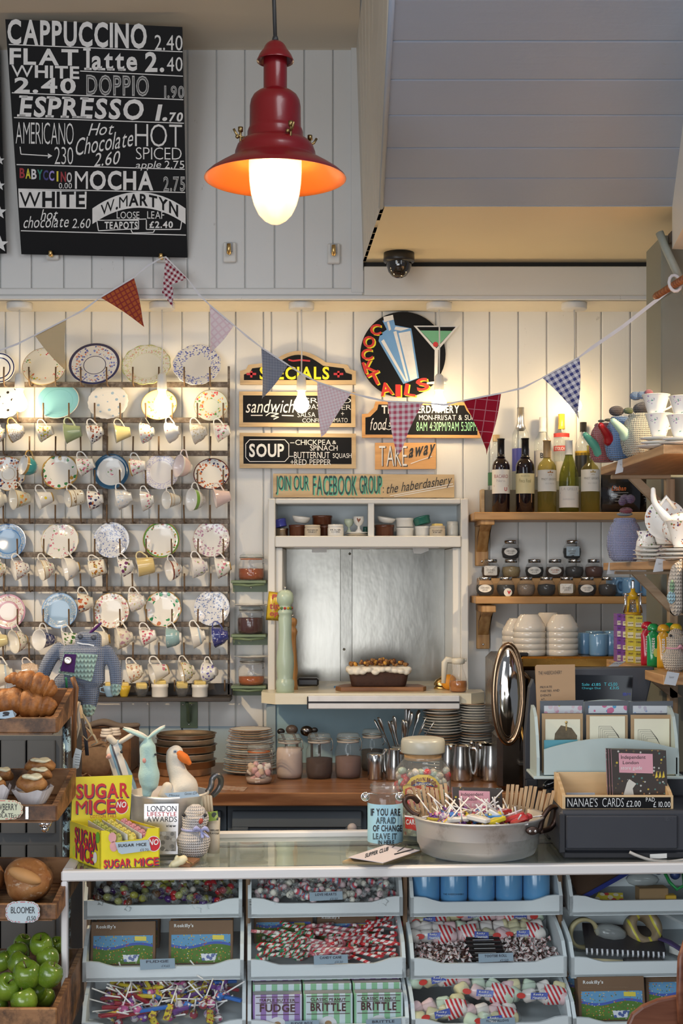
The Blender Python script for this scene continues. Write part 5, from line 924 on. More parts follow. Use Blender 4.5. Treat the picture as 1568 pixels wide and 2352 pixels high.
# ---------------------------------------------------------------- shelves along the right-hand pier
def rshelf(xf,yt,yb,df,dn,lb,name='side_shelf'):
    xa=X(xf,df);q=MB();xn=xa+.02+.055*(df-dn-.8);q.prism([(xa,df,Z(yb,df)),(xn,dn,Z(yb,df)),(1.7,dn,Z(yb,df)),(1.7,df,Z(yb,df))],(0,0,(yb-yt)*S(df)));o=q.build(name,wood((.38,.20,.08),(.56,.33,.15),1,12,.45,'shelf_wood'),bevel=.002);tag(o,lb,'shelf');return Z(yt,df)
DF=5.0
zr1=rshelf(1379,1073,1091,DF,4.13,'top side shelf with knitted tea cosies, seen from below');zr2=rshelf(1385,1293,1310,DF,3.75,'middle side shelf with the lilac tea cosy and floral china');zr3=rshelf(1392,1514,1533,DF,4.2,'lowest side shelf with small cartons and squeezy pouches')
STR=wood((.36,.25,.15),(.50,.38,.25),0,12,.5,'pale_strut')
for x0,x1,y0,y1,xe,ye,lb in ((1404,1538,1085+6,1096+4,1515,1166,'pale wooden strut under the top side shelf'),(1412,1545,1312,1319,1548,1412,'pale wooden strut under the middle side shelf'),(1440,1545,1534,1541,1545,1600,'pale wooden strut under the lowest side shelf')):
    t=thing('shelf_strut',lb,'bracket',W(x1,y1,DF),'struts under the side shelves');q=MB();q.bb((X(x0,DF),DF-.015,Z(y1,DF)),(X(x1,DF),DF+.02,Z(y0,DF)-.0),.002);q.build('arm',STR,t)
    q=MB();a,b=W((x0+x1)/2-28,y1,DF),W(xe,ye,DF);q.prism([a+Vector((0,-.012,0)),a+Vector((.04,-.012,0)),b+Vector((.03,-.012,.0)),b+Vector((-.005,-.012,-.004))],(0,.026,0));q.build('diagonal',STR,t)
    q=MB();q.bb((X(x1-10,DF),DF-.012,Z(ye+40,DF)),(X(x1+10,DF),DF+.03,Z(y1,DF)),.002);q.build('upright',wood((.36,.25,.15),(.50,.38,.25),2,12,.5,'pale_upright'),t)
def cosy(px,d,z,wpx,hpx,kc,lb,spout,bands,pom,dxs,name='tea_cosy_pot',kk=620):
    k_=S(d);c=Vector((X(px,d),d,z));t=thing(name,lb,'teapot',c,'teapots in knitted cosies');r=wpx/2*k_;h=hpx*k_
    q=MB();q.lathe([(0,.002),(r*.62,.002),(r*.86,h*.10),(r,h*.32),(r*.98,h*.52),(r*.80,h*.74),(r*.60,h*.84),(r*.64,h*.86),(r*.56,h*.9),(0,h*.90)],c,48,fl=(24,.025));q.build('knitted_cosy',knit(kc,None,kk),t)
    for j,(dx,dz,rr,rz,col) in enumerate(pom):q=MB();q.ell(c+Vector((dx*r,-.01*j,h*dz)),(rr*r,rr*r*.8,rz*r),None,18,12);q.build('pompom',knit(col,None,800,1.),t)
    sx,sy,tx_,ty_,sc=spout;q=MB();a,b=W(sx,sy,d-.02),W(tx_,ty_,d-.05);m1=a.lerp(b,.5)+Vector((.006,0,-.004));q.limb([a,m1,b],[.022,.015,.010],12,5);q.build('spout',china(sc),t);return t
d1=4.86;sn=35/3.086
cosy(1386,4.80,zr1,66,100,(.48,.10,.10),'teapot in a dusty red knitted cosy with leaf top, leftmost on the top side shelf',(1377,1040,1344,999,(.10,.36,.26)),(),((.35,.98,.30,.12,(.14,.17,.11)),(-.2,.95,.25,.09,(.14,.17,.11))),0)
cosy(1424,4.72,zr1,70,112,(.16,.30,.58),'teapot in a ribbed blue knitted cosy with brown top on the top side shelf',(1398,1010,1379,977,(.30,.01,.015)),(),((-.25,1.02,.5,.34,(.07,.035,.025)),(.5,1.02,.34,.22,(.14,.20,.05))),0)
cosy(1472,4.60,zr1,92,112,(.55,.54,.43),'teapot in a large ivory ribbed cosy with brown, blue and pink top',(1437,1000,1408,967,(.42,.62,.50)),(),((.2,1.0,.62,.36,(.03,.015,.012)),(-.30,1.26,.30,.22,(.18,.33,.60)),(-.02,1.27,.26,.20,(.18,.33,.60)),(.28,1.30,.22,.19,(.55,.10,.16))),0)
d2=4.7
cosy(1434,4.62,zr2,80,112,(.34,.38,.66),'teapot in a lilac-blue seed-knit cosy with purple flower tops on the middle side shelf',(1462,1240,1497,1216,(.50,.44,.05)),(),((.0,.98,.46,.12,(.30,.38,.42)),(.05,1.05,.38,.20,(.30,.02,.05)),(-.05,1.28,.30,.28,(.10,.03,.14)),(.22,1.28,.28,.26,(.10,.03,.14)),(-.28,1.22,.22,.22,(.10,.03,.14))),0,kk=760)
# floral cups and saucers on the side shelves
def china_stack(items,d,z,m,grp,lbs):
    zz=z
    for (px,kind,s),lb in zip(items,lbs):
        if kind=='S':o=plate_mb(.068*s).build('saucer',m,org=(0,0,0));o.location=(X(px,d),d,zz);tag(o,lb,'saucer',grp);zz+=.0125
        else:
            t=thing('teacup',lb,'cup',(0,0,0),grp);cup_parts(t,'cone',m,CERAM,s);t.matrix_basis=T((X(px,d),d,zz))@RZ(.5);zz+=.055*s
VIO=china(WH,(),(0,2,100,.15,[(.45,.30,.5),(.15,.35,.28),(.6,.45,.6)]));ROSE=china(WH,((.95,2,GLD),),(0,2,78,.2,[(.45,.12,.05),(.10,.05,.15),(.15,.25,.08),(.5,.2,.1)]))
china_stack([(1512,'S',1),(1515,'S',.85),(1514,'S',.85),(1513,'T',1.05),(1506,'T',1.05)],4.28,zr1,VIO,'violet flowered china on the top side shelf',['lowest saucer of the left violet-flowered stack','middle saucer of the left violet-flowered stack','top saucer of the left violet-flowered stack','lower violet-flowered cup of the left stack','upper violet-flowered cup of the left stack'])
china_stack([(1562,'S',.9),(1566,'S',.85),(1562,'T',1),(1566,'T',1)],4.17,zr1,VIO,'violet flowered china on the top side shelf',['lowest saucer at the photo right edge, top side shelf','upper saucer at the photo right edge, top side shelf','lower violet-flowered cup at the photo right edge','upper violet-flowered cup at the photo right edge'])
china_stack([(1505,'S',1),(1502,'S',.95),(1500,'S',.9),(1505,'S',.85),(1528,'T',1.3)],4.3,zr2,ROSE,'rose flowered china on the middle side shelf',['lowest of the left stack of gold-rimmed saucers','second of the left stack of gold-rimmed saucers','third of the left stack of gold-rimmed saucers','top one of the left stack of gold-rimmed saucers','big rose-flowered cup standing on the left saucer stack'])
china_stack([(1558,'S',1),(1560,'S',.95),(1562,'S',.9),(1566,'T',1.2)],4.1,zr2,ROSE,'rose flowered china on the middle side shelf',['lowest of the right stack of gold-rimmed saucers','second of the right stack of gold-rimmed saucers','top one of the right stack of gold-rimmed saucers','rose-flowered cup at the right edge of the photo'])
o=plate_mb(.063).build('saucer',ROSE,org=(0,0,0));o.location=W(1527,1196,4.26);o.rotation_euler=(1.35,.1,0);tag(o,'rose-flowered saucer propped upright on the big cup','saucer','rose flowered china on the middle side shelf')
t=thing('milk_jug','small rose-flowered milk jug beside the lilac cosy','jug',(X(1484,4.34),4.34,zr2));c=ORG[t.name];q=MB();q.lathe([(0,0),(.026,0),(.034,.03),(.03,.06),(.024,.075),(.03,.092),(.027,.09),(0,.02)],c);q.build('jug_body',ROSE,t);q=MB();q.tube([c+Vector((.026,0,.08)),c+Vector((.055,0,.085)),c+Vector((.052,0,.045)),c+Vector((.032,0,.03))],.004);q.build('handle',CERAM,t)
t=thing('teapot','white china teapot with loop handle at the right edge, middle side shelf','teapot',W(1566,1215,4.2));c=ORG[t.name];q=MB();q.ell(c,(.06,.05,.05));q.build('pot_body',ROSE,t);q=MB();q.tube([c+Vector((-.05,0,.03)),c+Vector((-.075,-.01,.06)),c+Vector((-.05,-.01,.095)),c+Vector((-.02,0,.06))],.006);q.limb([c+Vector((-.05,-.02,.03)),c+Vector((-.085,-.02,.075)),c+Vector((-.09,-.02,.115))],[.014,.009,.007]);q.build('spout_and_handle',CERAM,t)
# knitted glove hanging from the middle shelf
t=thing('knitted_oven_glove','beige knitted glove with blue-green embroidery hanging under the middle side shelf','oven glove',W(1552,1410,3.95));q=MB();q.limb([W(1562,1290,3.95),W(1553,1310,3.95),W(1549,1350,3.95),W(1552,1392,3.95)],[.008,.026,.032,.028],18,4,.6);q.build('glove',knit((.55,.48,.40),None,420),t)
q=MB();q.ell(W(1541,1372,3.92),(.012,.006,.018));q.build('blue_embroidery',knit((.35,.55,.62),None,420),t);q=MB();q.ell(W(1543,1348,3.92),(.007,.006,.02));q.build('green_embroidery',knit((.22,.38,.22),None,420),t)
# price cards clipped to the side shelves
for i,(p4,d,lb) in enumerate((([(1419,1057),(1434,1053),(1430,1084),(1412,1089)],4.66,'grey price card clipped under the red and blue cosies'),([(1398,1291),(1414,1291),(1410,1318),(1393,1319)],4.9,'grey price card at the left end of the middle side shelf'),([(1507,1283),(1530,1281),(1522,1312),(1499,1314)],4.2,'grey price card below the gold-rimmed saucers'),([(1532,1542),(1560,1546),(1551,1575),(1524,1571)],4.15,'grey price card under the knitted chick'),([(1393,1533),(1412,1520),(1436,1519),(1414,1534)],4.66,'grey price card lying at the left end of the lowest side shelf'))):
    pl=PD(d);q=MB();q.poly(pl,p4,.0008);o=q.build('price_card',mat((.50,.53,.57),.7,var=.05));tag(o,lb,'price card','grey price cards on the side shelves')
    q=MB();x0,y0=p4[0];x1,y1=p4[2];q.text(pl,'Teapot' if i<2 else 'Saucer',(min(x0,x1)+4,(y0+y1)/2-6,max(x0,x1)-3,(y0+y1)/2-1),'t',.3,0,.0012);q.build('handwriting',mat((.15,.15,.17),.6),o)
# corkscrew
d=4.9;k_=S(d);c=Vector((X(1453,d),d,Z(1414,d)));t=thing('corkscrew','yellow and chrome winged corkscrew standing on the small cartons','corkscrew',c);YM=mat((.70,.42,.02),.25,coat=.4,name='yellow_enamel')
q=MB();q.lathe([(17*k_,0),(20*k_,3*k_),(17*k_,8*k_),(14*k_,8*k_),(14*k_,0)],c);q.tube([c+Vector((-12*k_,0,6*k_)),c+Vector((-9*k_,0,45*k_))],.005);q.tube([c+Vector((12*k_,0,6*k_)),c+Vector((9*k_,0,45*k_))],.005);q.lathe([(0,36*k_),(10*k_,38*k_),(10*k_,50*k_),(5*k_,56*k_),(5*k_,62*k_),(0,63*k_)],c);q.build('frame',YM,t)
q=MB();q.tube([c+Vector((math.cos(a)*4*k_,math.sin(a)*4*k_,(6+a*2.3)*k_)) for a in [i*.6 for i in range(24)]],.0022,6);q.build('screw',CHROME,t);q=MB();q.lathe([(4*k_,62*k_)]+[((3.2 if i%2 else 4.2)*k_,(63+i*1.9)*k_) for i in range(10)]+[(0,82*k_)],c,14);q.build('toothed_shaft',CHROME,t)
for s_ in (-1,1):q=MB();q.tube([c+Vector((s_*8*k_,0,50*k_)),c+Vector((s_*17*k_,0,49*k_)),c+Vector((s_*17*k_,0,28*k_)),c+Vector((s_*20*k_,0,6*k_))],.0042,8);q.lathe([(0,0),(5*k_,0),(5*k_,2*k_),(0,2*k_)],c+Vector((s_*17*k_,0,50*k_)),10);q.build('arm',CHROME,t)
# small cartons: purple and yellow, in a block; pouches; chick
PURB=mat((.20,.06,.33),.4,name='purple_carton');YLB=mat((.60,.52,.06),.4,name='yellow_carton')
for c_ in range(4):
    for r_ in range(4):
        d=4.86-c_*.035+0;x0=(1416,1437,1440,1458)[c_];wd=(21,3,18,19)[c_] if c_!=1 else 0
        x0,x1=((1416,1429),(1429,1440),(1440,1458),(1458,1476))[c_];ya=1415+r_*28+c_*3;yb_=ya+27.3;m=PURB if c_<2 else YLB;k_=S(d);zb0=zr3+(3-r_)*27.6*k_;ht=27.2*k_
        t=thing('small_carton','%s carton, %s from the top in the %s column of the carton block'%('purple' if c_<2 else 'yellow',('first','second','third','fourth')[r_],('first','second','third','fourth')[c_]),'carton',(X((x0+x1)/2,d),d+.03,zb0),'purple and yellow cartons on the lowest side shelf')
        q=MB();q.bb((X(x0,d)+.0006,d,zb0),(X(x1,d)-.0006,d+.06,zb0+ht),.001);q.build('carton',m,t)
        ys=HY-(zb0+ht-ZC)/k_;pl=PD(d);q=MB();q.rect(pl,x0+1,ys+12,x1-1,ys+25,0,.0006) if r_%2 else q.rect(pl,x0+1,ys+16,x1-1,ys+26,0,.0006);q.build('cream_print',mat((.72,.68,.50),.5),t)
        q=MB();q.text(pl,'FRUIT' if r_%2 else 'MINI',(x0+3,ys+4,x1-3,ys+8),'b',lift=.0009);q.text(pl,'BAR',(x0+3,ys+18,x1-4,ys+21),'b',lift=.0012);q.build('print',mat((.12,.06,.05),.5),t)
PCH=[(1486,(.45,.01,.03),'red',4.66),(1500,(.01,.28,.08),'green',4.56),(1523,(.65,.34,.02),'yellow',4.52),(1537,(.01,.26,.08),'second green',4.60),(1552,(.70,.50,.03),'pale yellow',4.55)]
for i,(px,col,nm,d) in enumerate(PCH):
    k_=S(d);c=Vector((X(px,d),d,zr3));h=100*k_;t=thing('squeezy_pouch','%s squeezy fruit pouch with round cap on the lowest side shelf'%nm,'pouch',c,'squeezy pouches');m=mat(col,.2,coat=.4,var=.1,name='pouch_film');w_=15*k_
    q=MB();n=8;prof=[(.0,.95,.5),(.06,1,.75),(.3,1,.7),(.6,.95,.5),(.72,1.0,.3),(.80,.7,.22),(.84,.35,.3)]
    ring=[]
    for f,a,b in prof:ring+=[c+Vector((w_*a*math.cos(j/16*2*PI),w_*b*math.sin(j/16*2*PI),h*f)) for j in range(16)]
    q.add(ring,[[r*16+j,r*16+(j+1)%16,(r+1)*16+(j+1)%16,(r+1)*16+j] for r in range(len(prof)-1) for j in range(16)]+[list(range(16))[::-1]]);q.build('pouch_body',m,t)
    q=MB();q.lathe([(0,h*.84),(w_*.85,h*.845),(w_*.95,h*.88),(w_*.85,h*.95),(w_*.5,h*1.0),(0,h*1.01)],c,16);q.build('round_cap',m,t)
    pl=PD(d-w_*.72);q=MB();yy=HY-(c.z+h*.5-ZC)/S(d-w_*.72);xx=CX+c.x/S(d-w_*.72);q.text(pl,'squeeze',(xx-19,yy-5,xx+17,yy+5),'b',0,0,0,rot=-PI/2);q.build('print',CHALK,t)
    if nm in ('green','yellow'):q=MB();q.poly(pl,circ(xx+4,yy+16,6,10),0,.0005);q.build('fruit_picture',mat((.55,.6,.12) if nm=='green' else (.8,.5,.05),.5),t)
def kchick(px,d,z,wpx,hpx,col,lb,rib,eye,beak,kk=560,dirx=.4,tag_=None):
    k_=S(d);c=Vector((X(px,d),d,z));t=thing('knitted_chick',lb,'toy',c);h=hpx*k_;r=wpx/2*k_
    q=MB();q.limb([c+Vector((0,0,r*.8)),c+Vector((0,0,h*.33)),c+Vector((0,0,h*.52)),c+Vector((r*.12,0,h*.73)),c+Vector((r*.12,0,h*.77))],[r*.95,r*.97,r*.64,r*.78,r*.66],28,5);q.v=[v if v.z>c.z else Vector((v.x,v.y,c.z)) for v in q.v];q.build('knitted_body',knit(col,tuple(x*.76 for x in col),kk,1.),t)
    for dx in eye:q=MB();q.ell(c+Vector((dx*r,-r*.78*math.sqrt(max(0,1-(dx-.12)**2*1.7)),h*.80)),r*.11,None,10,8);q.build('eye',INK,t)
    if beak is not None:q=MB();q.ell(c+Vector((beak*r,-r*.72,h*.70)),(r*.12,r*.13,r*.17),RY(.4),10,8);q.build('beak',mat((.35,.05,.03),.7),t)
    q=MB();q.tube([c+Vector((r*.66*math.cos(a)+.0,r*.66*math.sin(a),h*.52)) for a in [i*PI/10 for i in range(20)]],r*.07,8,True);b=c+Vector((r*.5,-r*.62,h*.52))
    for s_ in (-1,1):q.limb([b,b+Vector((s_*r*.25,-.01,r*.2)),b+Vector((s_*r*.42,-.005,r*.02))],[r*.06,r*.13,r*.08],10,3);q.limb([b,b+Vector((s_*r*.15+.25*r,-.01,-r*.28))],[r*.05,r*.12],8,3,.5)
    q.build('ribbon',mat(rib,.5,name='satin_ribbon'),t);return t
kchick(1549,4.36,zr3,58,104,(.66,.58,.48),'cream knitted chick with pink bow on the lowest side shelf',(.60,.30,.38),(-.45,),None)
# ---------------------------------------------------------------- till display, kraft menu, coffee machine behind
d=5.4;kf=S(d);MX0,MX1=X(1192,d),X(1500,d);zwt=ZC-.805;ztm=Z(1508,5.36)
t=thing('coffee_machine','polished copper-topped espresso machine behind the till with a round chrome side','coffee machine',((MX0+MX1)/2,5.5,zwt));COP=metal((.58,.30,.07),.22,name='brushed_copper');DST=metal((.20,.16,.13),.22,name='dark_steel')
q=MB();q.bb((MX0,5.36,ztm-.045),(MX1,5.86,ztm),.008);q.build('copper_top',COP,t);q=MB();q.bb((MX0+.01,5.40,zwt+.06),(MX1,5.84,ztm-.045),.01);q.build('machine_body',DST,t)
q=MB();q.bb((MX0-.01,5.30,zwt),(MX1,5.5,zwt+.10),.012);q.bb((MX0-.02,5.24,zwt+.10),(MX1,5.46,zwt+.115),.004);q.build('drip_tray',mat((.03,.028,.027),.35,name='black_enamel'),t)
q=MB();q.tube([(X(1190,5.3),5.3,Z(1668,5.3)),(X(1194,5.3),5.29,Z(1664,5.3)),(X(1203,5.3),5.28,Z(1710,5.3)),(X(1207,5.3),5.28,Z(1724,5.3))],.006);q.build('steam_wand',COP,t)
# oval polished side panel
cx_,cz_=X(1164,5.3),Z(1592,5.3);q=MB();ring=[(.0,.93,0),(.93,.93,0)];rx_,rz_=33*S(5.3),112*S(5.3)
for f,yo in ((.0,-.020),(.5,-.017),(.8,-.008),(.9,0)):q.v+=[Vector((cx_+(rx_*f)*math.cos(a),5.26+yo,cz_+rz_*f*math.sin(a))) for a in [i*2*PI/40 for i in range(40)]]
for r in range(3):
    for j in range(40):q.f.append([r*40+j,r*40+(j+1)%40,(r+1)*40+(j+1)%40,(r+1)*40+j]);q.mi.append(0);q.sm.append(True)
q.build('mirror_panel',metal((.66,.64,.60),.05,.02,name='mirror_steel'),t)
q=MB();q.tube([Vector((cx_+rx_*math.cos(a),5.26,cz_+rz_*math.sin(a))) for a in [i*2*PI/40 for i in range(40)]],.011,10,True);q.tube([(cx_+rx_,5.28,cz_+rz_*.4),(cx_+rx_+.03,5.32,cz_+rz_*.3),(cx_+rx_+.02,5.34,zwt+.1)],.012);q.build('panel_rim',metal((.36,.24,.15),.18,name='bronze_rim'),t)
q=MB();q.bb((cx_-rx_*.7,5.28,zwt),(cx_+rx_*1.2,5.5,cz_-rz_*.8),.02);q.bb((cx_-rx_*.8,5.28,cz_-rz_*.85),(cx_+rx_*1.1,5.7,cz_+rz_*.75),.03);q.build('side_body',DST,t)
# bowls and mugs on top of the machine
def inv_bowl(px,d,z,r_px,h_px,lb,full=True):
    k_=S(d);r=r_px*k_;h=h_px*k_;q=MB()
    P=[(r*.93,0),(r,.002),(r,.020),(r*.96,.023)]+([(r*.94,.03),(r*.82,h*.6),(r*.68,h*.85),(r*.58,h*.93),(r*.56,h),(0,h)] if full else [(r*.93,.026),(r*.90,.028),(0,.03)])
    q.lathe(P,(X(px,d),d,z),40);o=q.build('serving_bowl',mat((.74,.66,.55),.15,var=.02,coat=.35,name='cream_glaze'));tag(o,lb,'bowl','cream bowls upside down on the coffee machine');return z+.0225
for nm,px,d,n in (('left front',1215,5.44,5),('right front',1290,5.44,5),('left back',1190,5.62,4),('middle back',1258,5.62,5)):
    z=ztm
    for i in range(n):z_=inv_bowl(px,d,z,37.5,40 if i==n-1 else 20,'cream bowl, %s in the %s upside-down stack on the coffee machine'%(('lowest','second','third','fourth','top')[i] if i<n-1 else 'topmost',nm),i==n-1);z=z_
for x,d,lb,yw in ((1342,5.5,'blue mug beside the right stack of cream bowls',2.0),(1374,5.42,'blue mug in front, middle of the machine top',1.2),(1403,5.45,'blue mug next to the purple cartons',1.4),(1365,5.62,'blue mug behind the other mugs on the machine top',1.2),(1408,5.64,'rearmost blue mug by the carton block',1.2)):mug(x,d,ztm,21 if x!=1342 else 15,50,BLUM,lb,'blue mugs on the coffee machine',yw,0)
o=MB().bb((X(1191,5.38),5.37,ztm),(X(1212,5.38),5.43,ztm+.014),.005).build('dark_clip',INK);tag(o,'small dark clip lying at the left end of the copper machine top','clip')
# ---------------------------------------------------------------- back worktop and its cupboards
WT=ZC-.805;WOODT=wood((.17,.065,.026),(.40,.19,.085),0,9,.28,'worktop_oak')
q=MB();q.bb((-1.75,5.25,WT-.05),(1.3,YW,WT),.004);o=q.build('worktop',WOODT);tag(o,'long dark wooden worktop against the back wall under the hatch','worktop')
BG=mat((.13,.155,.18),.45,var=.06,scale=5,name='blue_grey_paint');KNOB=mat((.62,.55,.53),.3,name='pale_knob')
for i,(x0,x1) in enumerate(((-110,120),(122,520),(522,842),(844,1200),(1202,1560))):
    d=5.32;lbs=['at the far left behind the bread rack','behind the sugar mice box','with the pale knob left of the tip jar','behind the tip jar and pan','behind the cash drawer']
    t=thing('base_cupboard','blue-grey cupboard under the worktop '+lbs[i],'cupboard',(X((x0+x1)/2,d),5.6,0),'cupboards under the worktop');q=MB();q.bb((X(x0,d),d,.02),(X(x1,d),6.05,WT-.05),.002);q.build('carcass',BG,t)
    q=MB();a,b=X(x0,d)+.02,X(x1,d)-.02;za,zb_=.08,WT-.075;q.bb((a,d-.02,za),(b,d-.001,zb_),.003);o=q.build('door',BG,t);org=ORG[o.name]
    q=MB();w_=.06
    for p0,p1 in (((a,zb_-w_),(b,zb_)),((a,za),(b,za+w_)),((a,za+w_),(a+w_,zb_-w_)),((b-w_,za+w_),(b,zb_-w_))):q.bb((p0[0],d-.030,p0[1]),(p1[0],d-.019,p1[1]),.003)
    for j in range(1,5):xx=a+w_+(b-a-2*w_)*j/5;q.bb((xx-.002,d-.0215,za+w_),(xx+.002,d-.019,zb_-w_),.0005)
    q.build('door_frame',BG,o)
    if i in (2,3):q=MB();c=Vector((b-.035,d-.03,Z(1896,d)));q.ell(c+Vector((0,-.022,0)),(.018,.013,.018));q.tube([c,c+Vector((0,-.016,0))],.008);q.build('knob',KNOB,o)
# plates stacked on the worktop
SAU=[(.74,.72,.66),(.78,.77,.74),(.72,.70,.62),(.66,.70,.72),(.76,.70,.60)];BRIM=[(.28,.14,.06),(.6,.58,.5),(.35,.2,.1)]
def stack(px,d,n,h_px,r0,r1,where,grp,jit=.004,brown=0,z=WT):
    k_=S(d);st=h_px*k_/n;R=random.Random(int(px));zz=z
    for i in range(n):
        r=(r0+(r1-r0)*i/max(1,n-1))*k_*(1+R.uniform(-.04,.04));sc=st/.0165/1.0
        q=MB();P=[(0,.0),(.5,0),(.52,.004/r if False else .03),(.8,.075),(1,.16),(1.005,.18),(.98,.19),(.78,.11),(.5,.06),(0,.05)];th=min(1,st/(r*.145));q.lathe([(a*r,b*r*.85) for a,b in P],n=40)
        m=china(SAU[R.randrange(5)],((.94,2,BRIM[R.randrange(3)]),) if brown or R.random()<.5 else ((.9,.93,(.55,.5,.35)),),None,r);o=q.build('saucer' if not brown else 'plate',m,org=(0,0,0));o.location=(X(px,d)+R.uniform(-jit,jit),d+R.uniform(-jit,jit),zz);zz+=st
        tag(o,'one of the plates %s'%where,'plate' if brown else 'saucer',grp)
stack(575,5.78,19,100,62,50,'in the tall brown-rimmed stack at the left of the worktop','stack of brown rimmed plates',.006,1)
stack(1015,5.83,22,145,42,46,'in the stack of saucers left of centre under the hatch rail','left saucer stack under the hatch',.004)
stack(1092,5.83,26,157,40,41,'in the tall saucer stack beside the chrome panel','right saucer stack beside the machine',.003)
CAN=mat((.45,.33,.26),.8,name='marshmallow')
def jar_px(px,d,r_px,y0,y1,fill,level,ring,lb,nm='storage_jar'):
    c=Vector((X(px,d),d,WT));t=thing(nm,lb,'jar',c);kilner(t,c,r_px*S(d),(y1-y0)*S(d),fill,level,ring);return t,c
GREYR=mat((.45,.40,.36),.5,name='grey_rubber')
jar_px(664.5,5.64,31,1686,1787,mat((.62,.50,.43),.9,var=.06,name='pale_powder'),.68,GREYR,'clip jar of pale beige powder on the worktop');jar_px(733,5.64,31,1685,1787,mat((.05,.022,.014),.9,name='cocoa'),.44,GREYR,'clip jar half full of dark cocoa on the worktop');jar_px(799.5,5.65,30.5,1683,1785,mat((.17,.10,.085),.9,var=.05,name='drinking_chocolate'),.47,GREYR,'clip jar of milky brown chocolate powder on the worktop');jar_px(855,5.85,27,1680,1775,mat((.02,.016,.014),.8,name='dark_beans'),.5,GREYR,'clip jar of dark beans behind the steel shaker')
c=Vector((X(594.5,5.5),5.5,WT));t=thing('marshmallow_jar','clip jar of pink and white marshmallows in front of the plate stack','jar',c);kilner(t,c,31*S(5.5),89*S(5.5),CAN,.02,ORNG);R=random.Random(5);r=31*S(5.5)
for i in range(34):
    a,rr,z=R.uniform(0,6.28),r*.72*math.sqrt(R.random()),.012+.058*(i/34);q=MB();q.lathe([(0,-.011),(.010,-.011),(.012,-.008),(.012,.008),(.010,.011),(0,.011)],c+Vector((rr*math.cos(a),rr*math.sin(a),z)),10,Euler((R.random()*3,R.random()*3,0)).to_matrix().to_4x4());q.build('marshmallow',mat([(.70,.42,.42),(.76,.70,.64),(.66,.50,.36)][i%3],.8,name='marshmallow'),t)
c=Vector((X(862,5.6),5.6,WT));t=thing('cocoa_shaker','small stainless steel shaker on the worktop','shaker',c);q=MB();k_=S(5.6);q.lathe([(0,0),(17*k_,0),(18*k_,2*k_),(18*k_,42*k_)],c);q.build('shaker_body',STEEL,t);q=MB();q.lathe([(19.5*k_,42*k_),(19.5*k_,57*k_),(18*k_,59*k_),(0,59.5*k_)],c);q.build('shaker_lid',STEEL,t)
def mjug(px,d,w_,y0,y1,lb,yaw):
    k_=S(d);c=Vector((X(px,d),d,WT));t=thing('milk_jug',lb,'jug',c,'steel milk jugs on the worktop');r=w_/2*k_;h=(y1-y0)*k_;q=MB();P=[(0,0),(r*.93,0),(r,.008),(r*.97,h*.5),(r*.86,h*.8),(r*.86,h)]
    q.lathe(P,c,36);q.lathe([(r*.86,h),(r*.83,h),(r*.83,h*.8),(r*.93,h*.4),(0,.01)],c,36);u=Vector((math.cos(yaw),math.sin(yaw),0));v=-u
    q.tube([c+v*r*.8+Vector((0,0,h*.93)),c+v*r*1.1+Vector((0,0,h*1.02))],[.014,.008],8);q.build('jug_body',STEEL,t)
    q=MB();q.tube([c+u*r*.84+Vector((0,0,h*.93)),c+u*r*1.25+Vector((0,0,h*.92)),c+u*r*1.32+Vector((0,0,h*.6)),c+u*r*1.2+Vector((0,0,h*.3)),c+u*r*.97+Vector((0,0,h*.2))],.005,8,flat=1.6,sm=3);q.build('handle',STEEL,t)
mjug(906,5.58,43,1722,1792,'steel milk jug left of the big sweet jar',2.6);mjug(1030,5.68,44,1707,1780,'steel milk jug partly behind the sweet jar, right side',-.3);mjug(1060,5.56,54,1710,1790,'steel milk jug with handle to the right, beside the saucer stacks',-.35);mjug(1104,5.70,46,1706,1782,'steel milk jug behind the rightmost one',-.3);mjug(1130,5.56,58,1711,1793,'rightmost steel milk jug on the worktop, next to the espresso machine',-.35)
# cutlery pot, scoops, note
c=Vector((X(925,5.78),5.78,WT));t=thing('cutlery_pot','glass pot for cutlery behind the big sweet jar','pot',c);q=MB();q.lathe([(0,0),(.04,0),(.044,.10),(.046,.11),(.042,.11),(.038,.01),(0,.01)],c);q.build('pot_body',glass((.8,.82,.8),.2),t);R=random.Random(8)
for i in range(16):
    a=R.uniform(-.55,.62);b=R.uniform(-.3,.3);L=R.uniform(.19,.265);u=Vector((math.sin(a),math.sin(b)*.5,math.cos(a))).normalized();p=c+Vector((R.uniform(-.02,.02),R.uniform(-.02,.02),.012));tip=p+u*L;kn=i%3==0;q=MB()
    q.tube([p,p+u*L*.6,p+u*L*.72,p+u*L*.82,p+u*L*.95,tip],[.004,.003,.003 if kn else .004,.007 if kn else .011,.007 if kn else .012,.002 if kn else .005],8,flat=.35);o=q.build('table_knife' if kn else 'teaspoon',STEEL);tag(o,'steel knife standing in the cutlery pot' if kn else 'steel spoon standing in the cutlery pot','knife' if kn else 'spoon','knives in the cutlery pot' if kn else 'spoons in the cutlery pot')
for x,y,r,m,lb in ((670,1676,14,mat((.10,.07,.055),.35),'brown round lid behind the pale powder jar'),(704,1679,15,metal((.2,.18,.17),.2),'dark steel ladle head behind the cocoa jar'),(722,1677,8,mat((.02,.018,.018),.35),'black spoon head behind the cocoa jar'),(645,1680,9,mat((.02,.018,.018),.35),'small black knob behind the pale powder jar')):
    d=5.86;c=W(x,y,d);q=MB();q.ell(c,(r*S(d),r*S(d)*.7,r*S(d)*.8));q.tube([c,c+Vector((.02,.05,-.06)),Vector((c.x+.02,5.95,WT))],.006);o=q.build('kitchen_ladle',m);tag(o,lb,'ladle')
q=MB();q.add([W(507,1812,5.32)*1,W(560,1817,5.28),W(568,1805,5.38),W(515,1801,5.42)],[[0,1,2,3]],False)
for v in q.v:v.z=WT+.0006
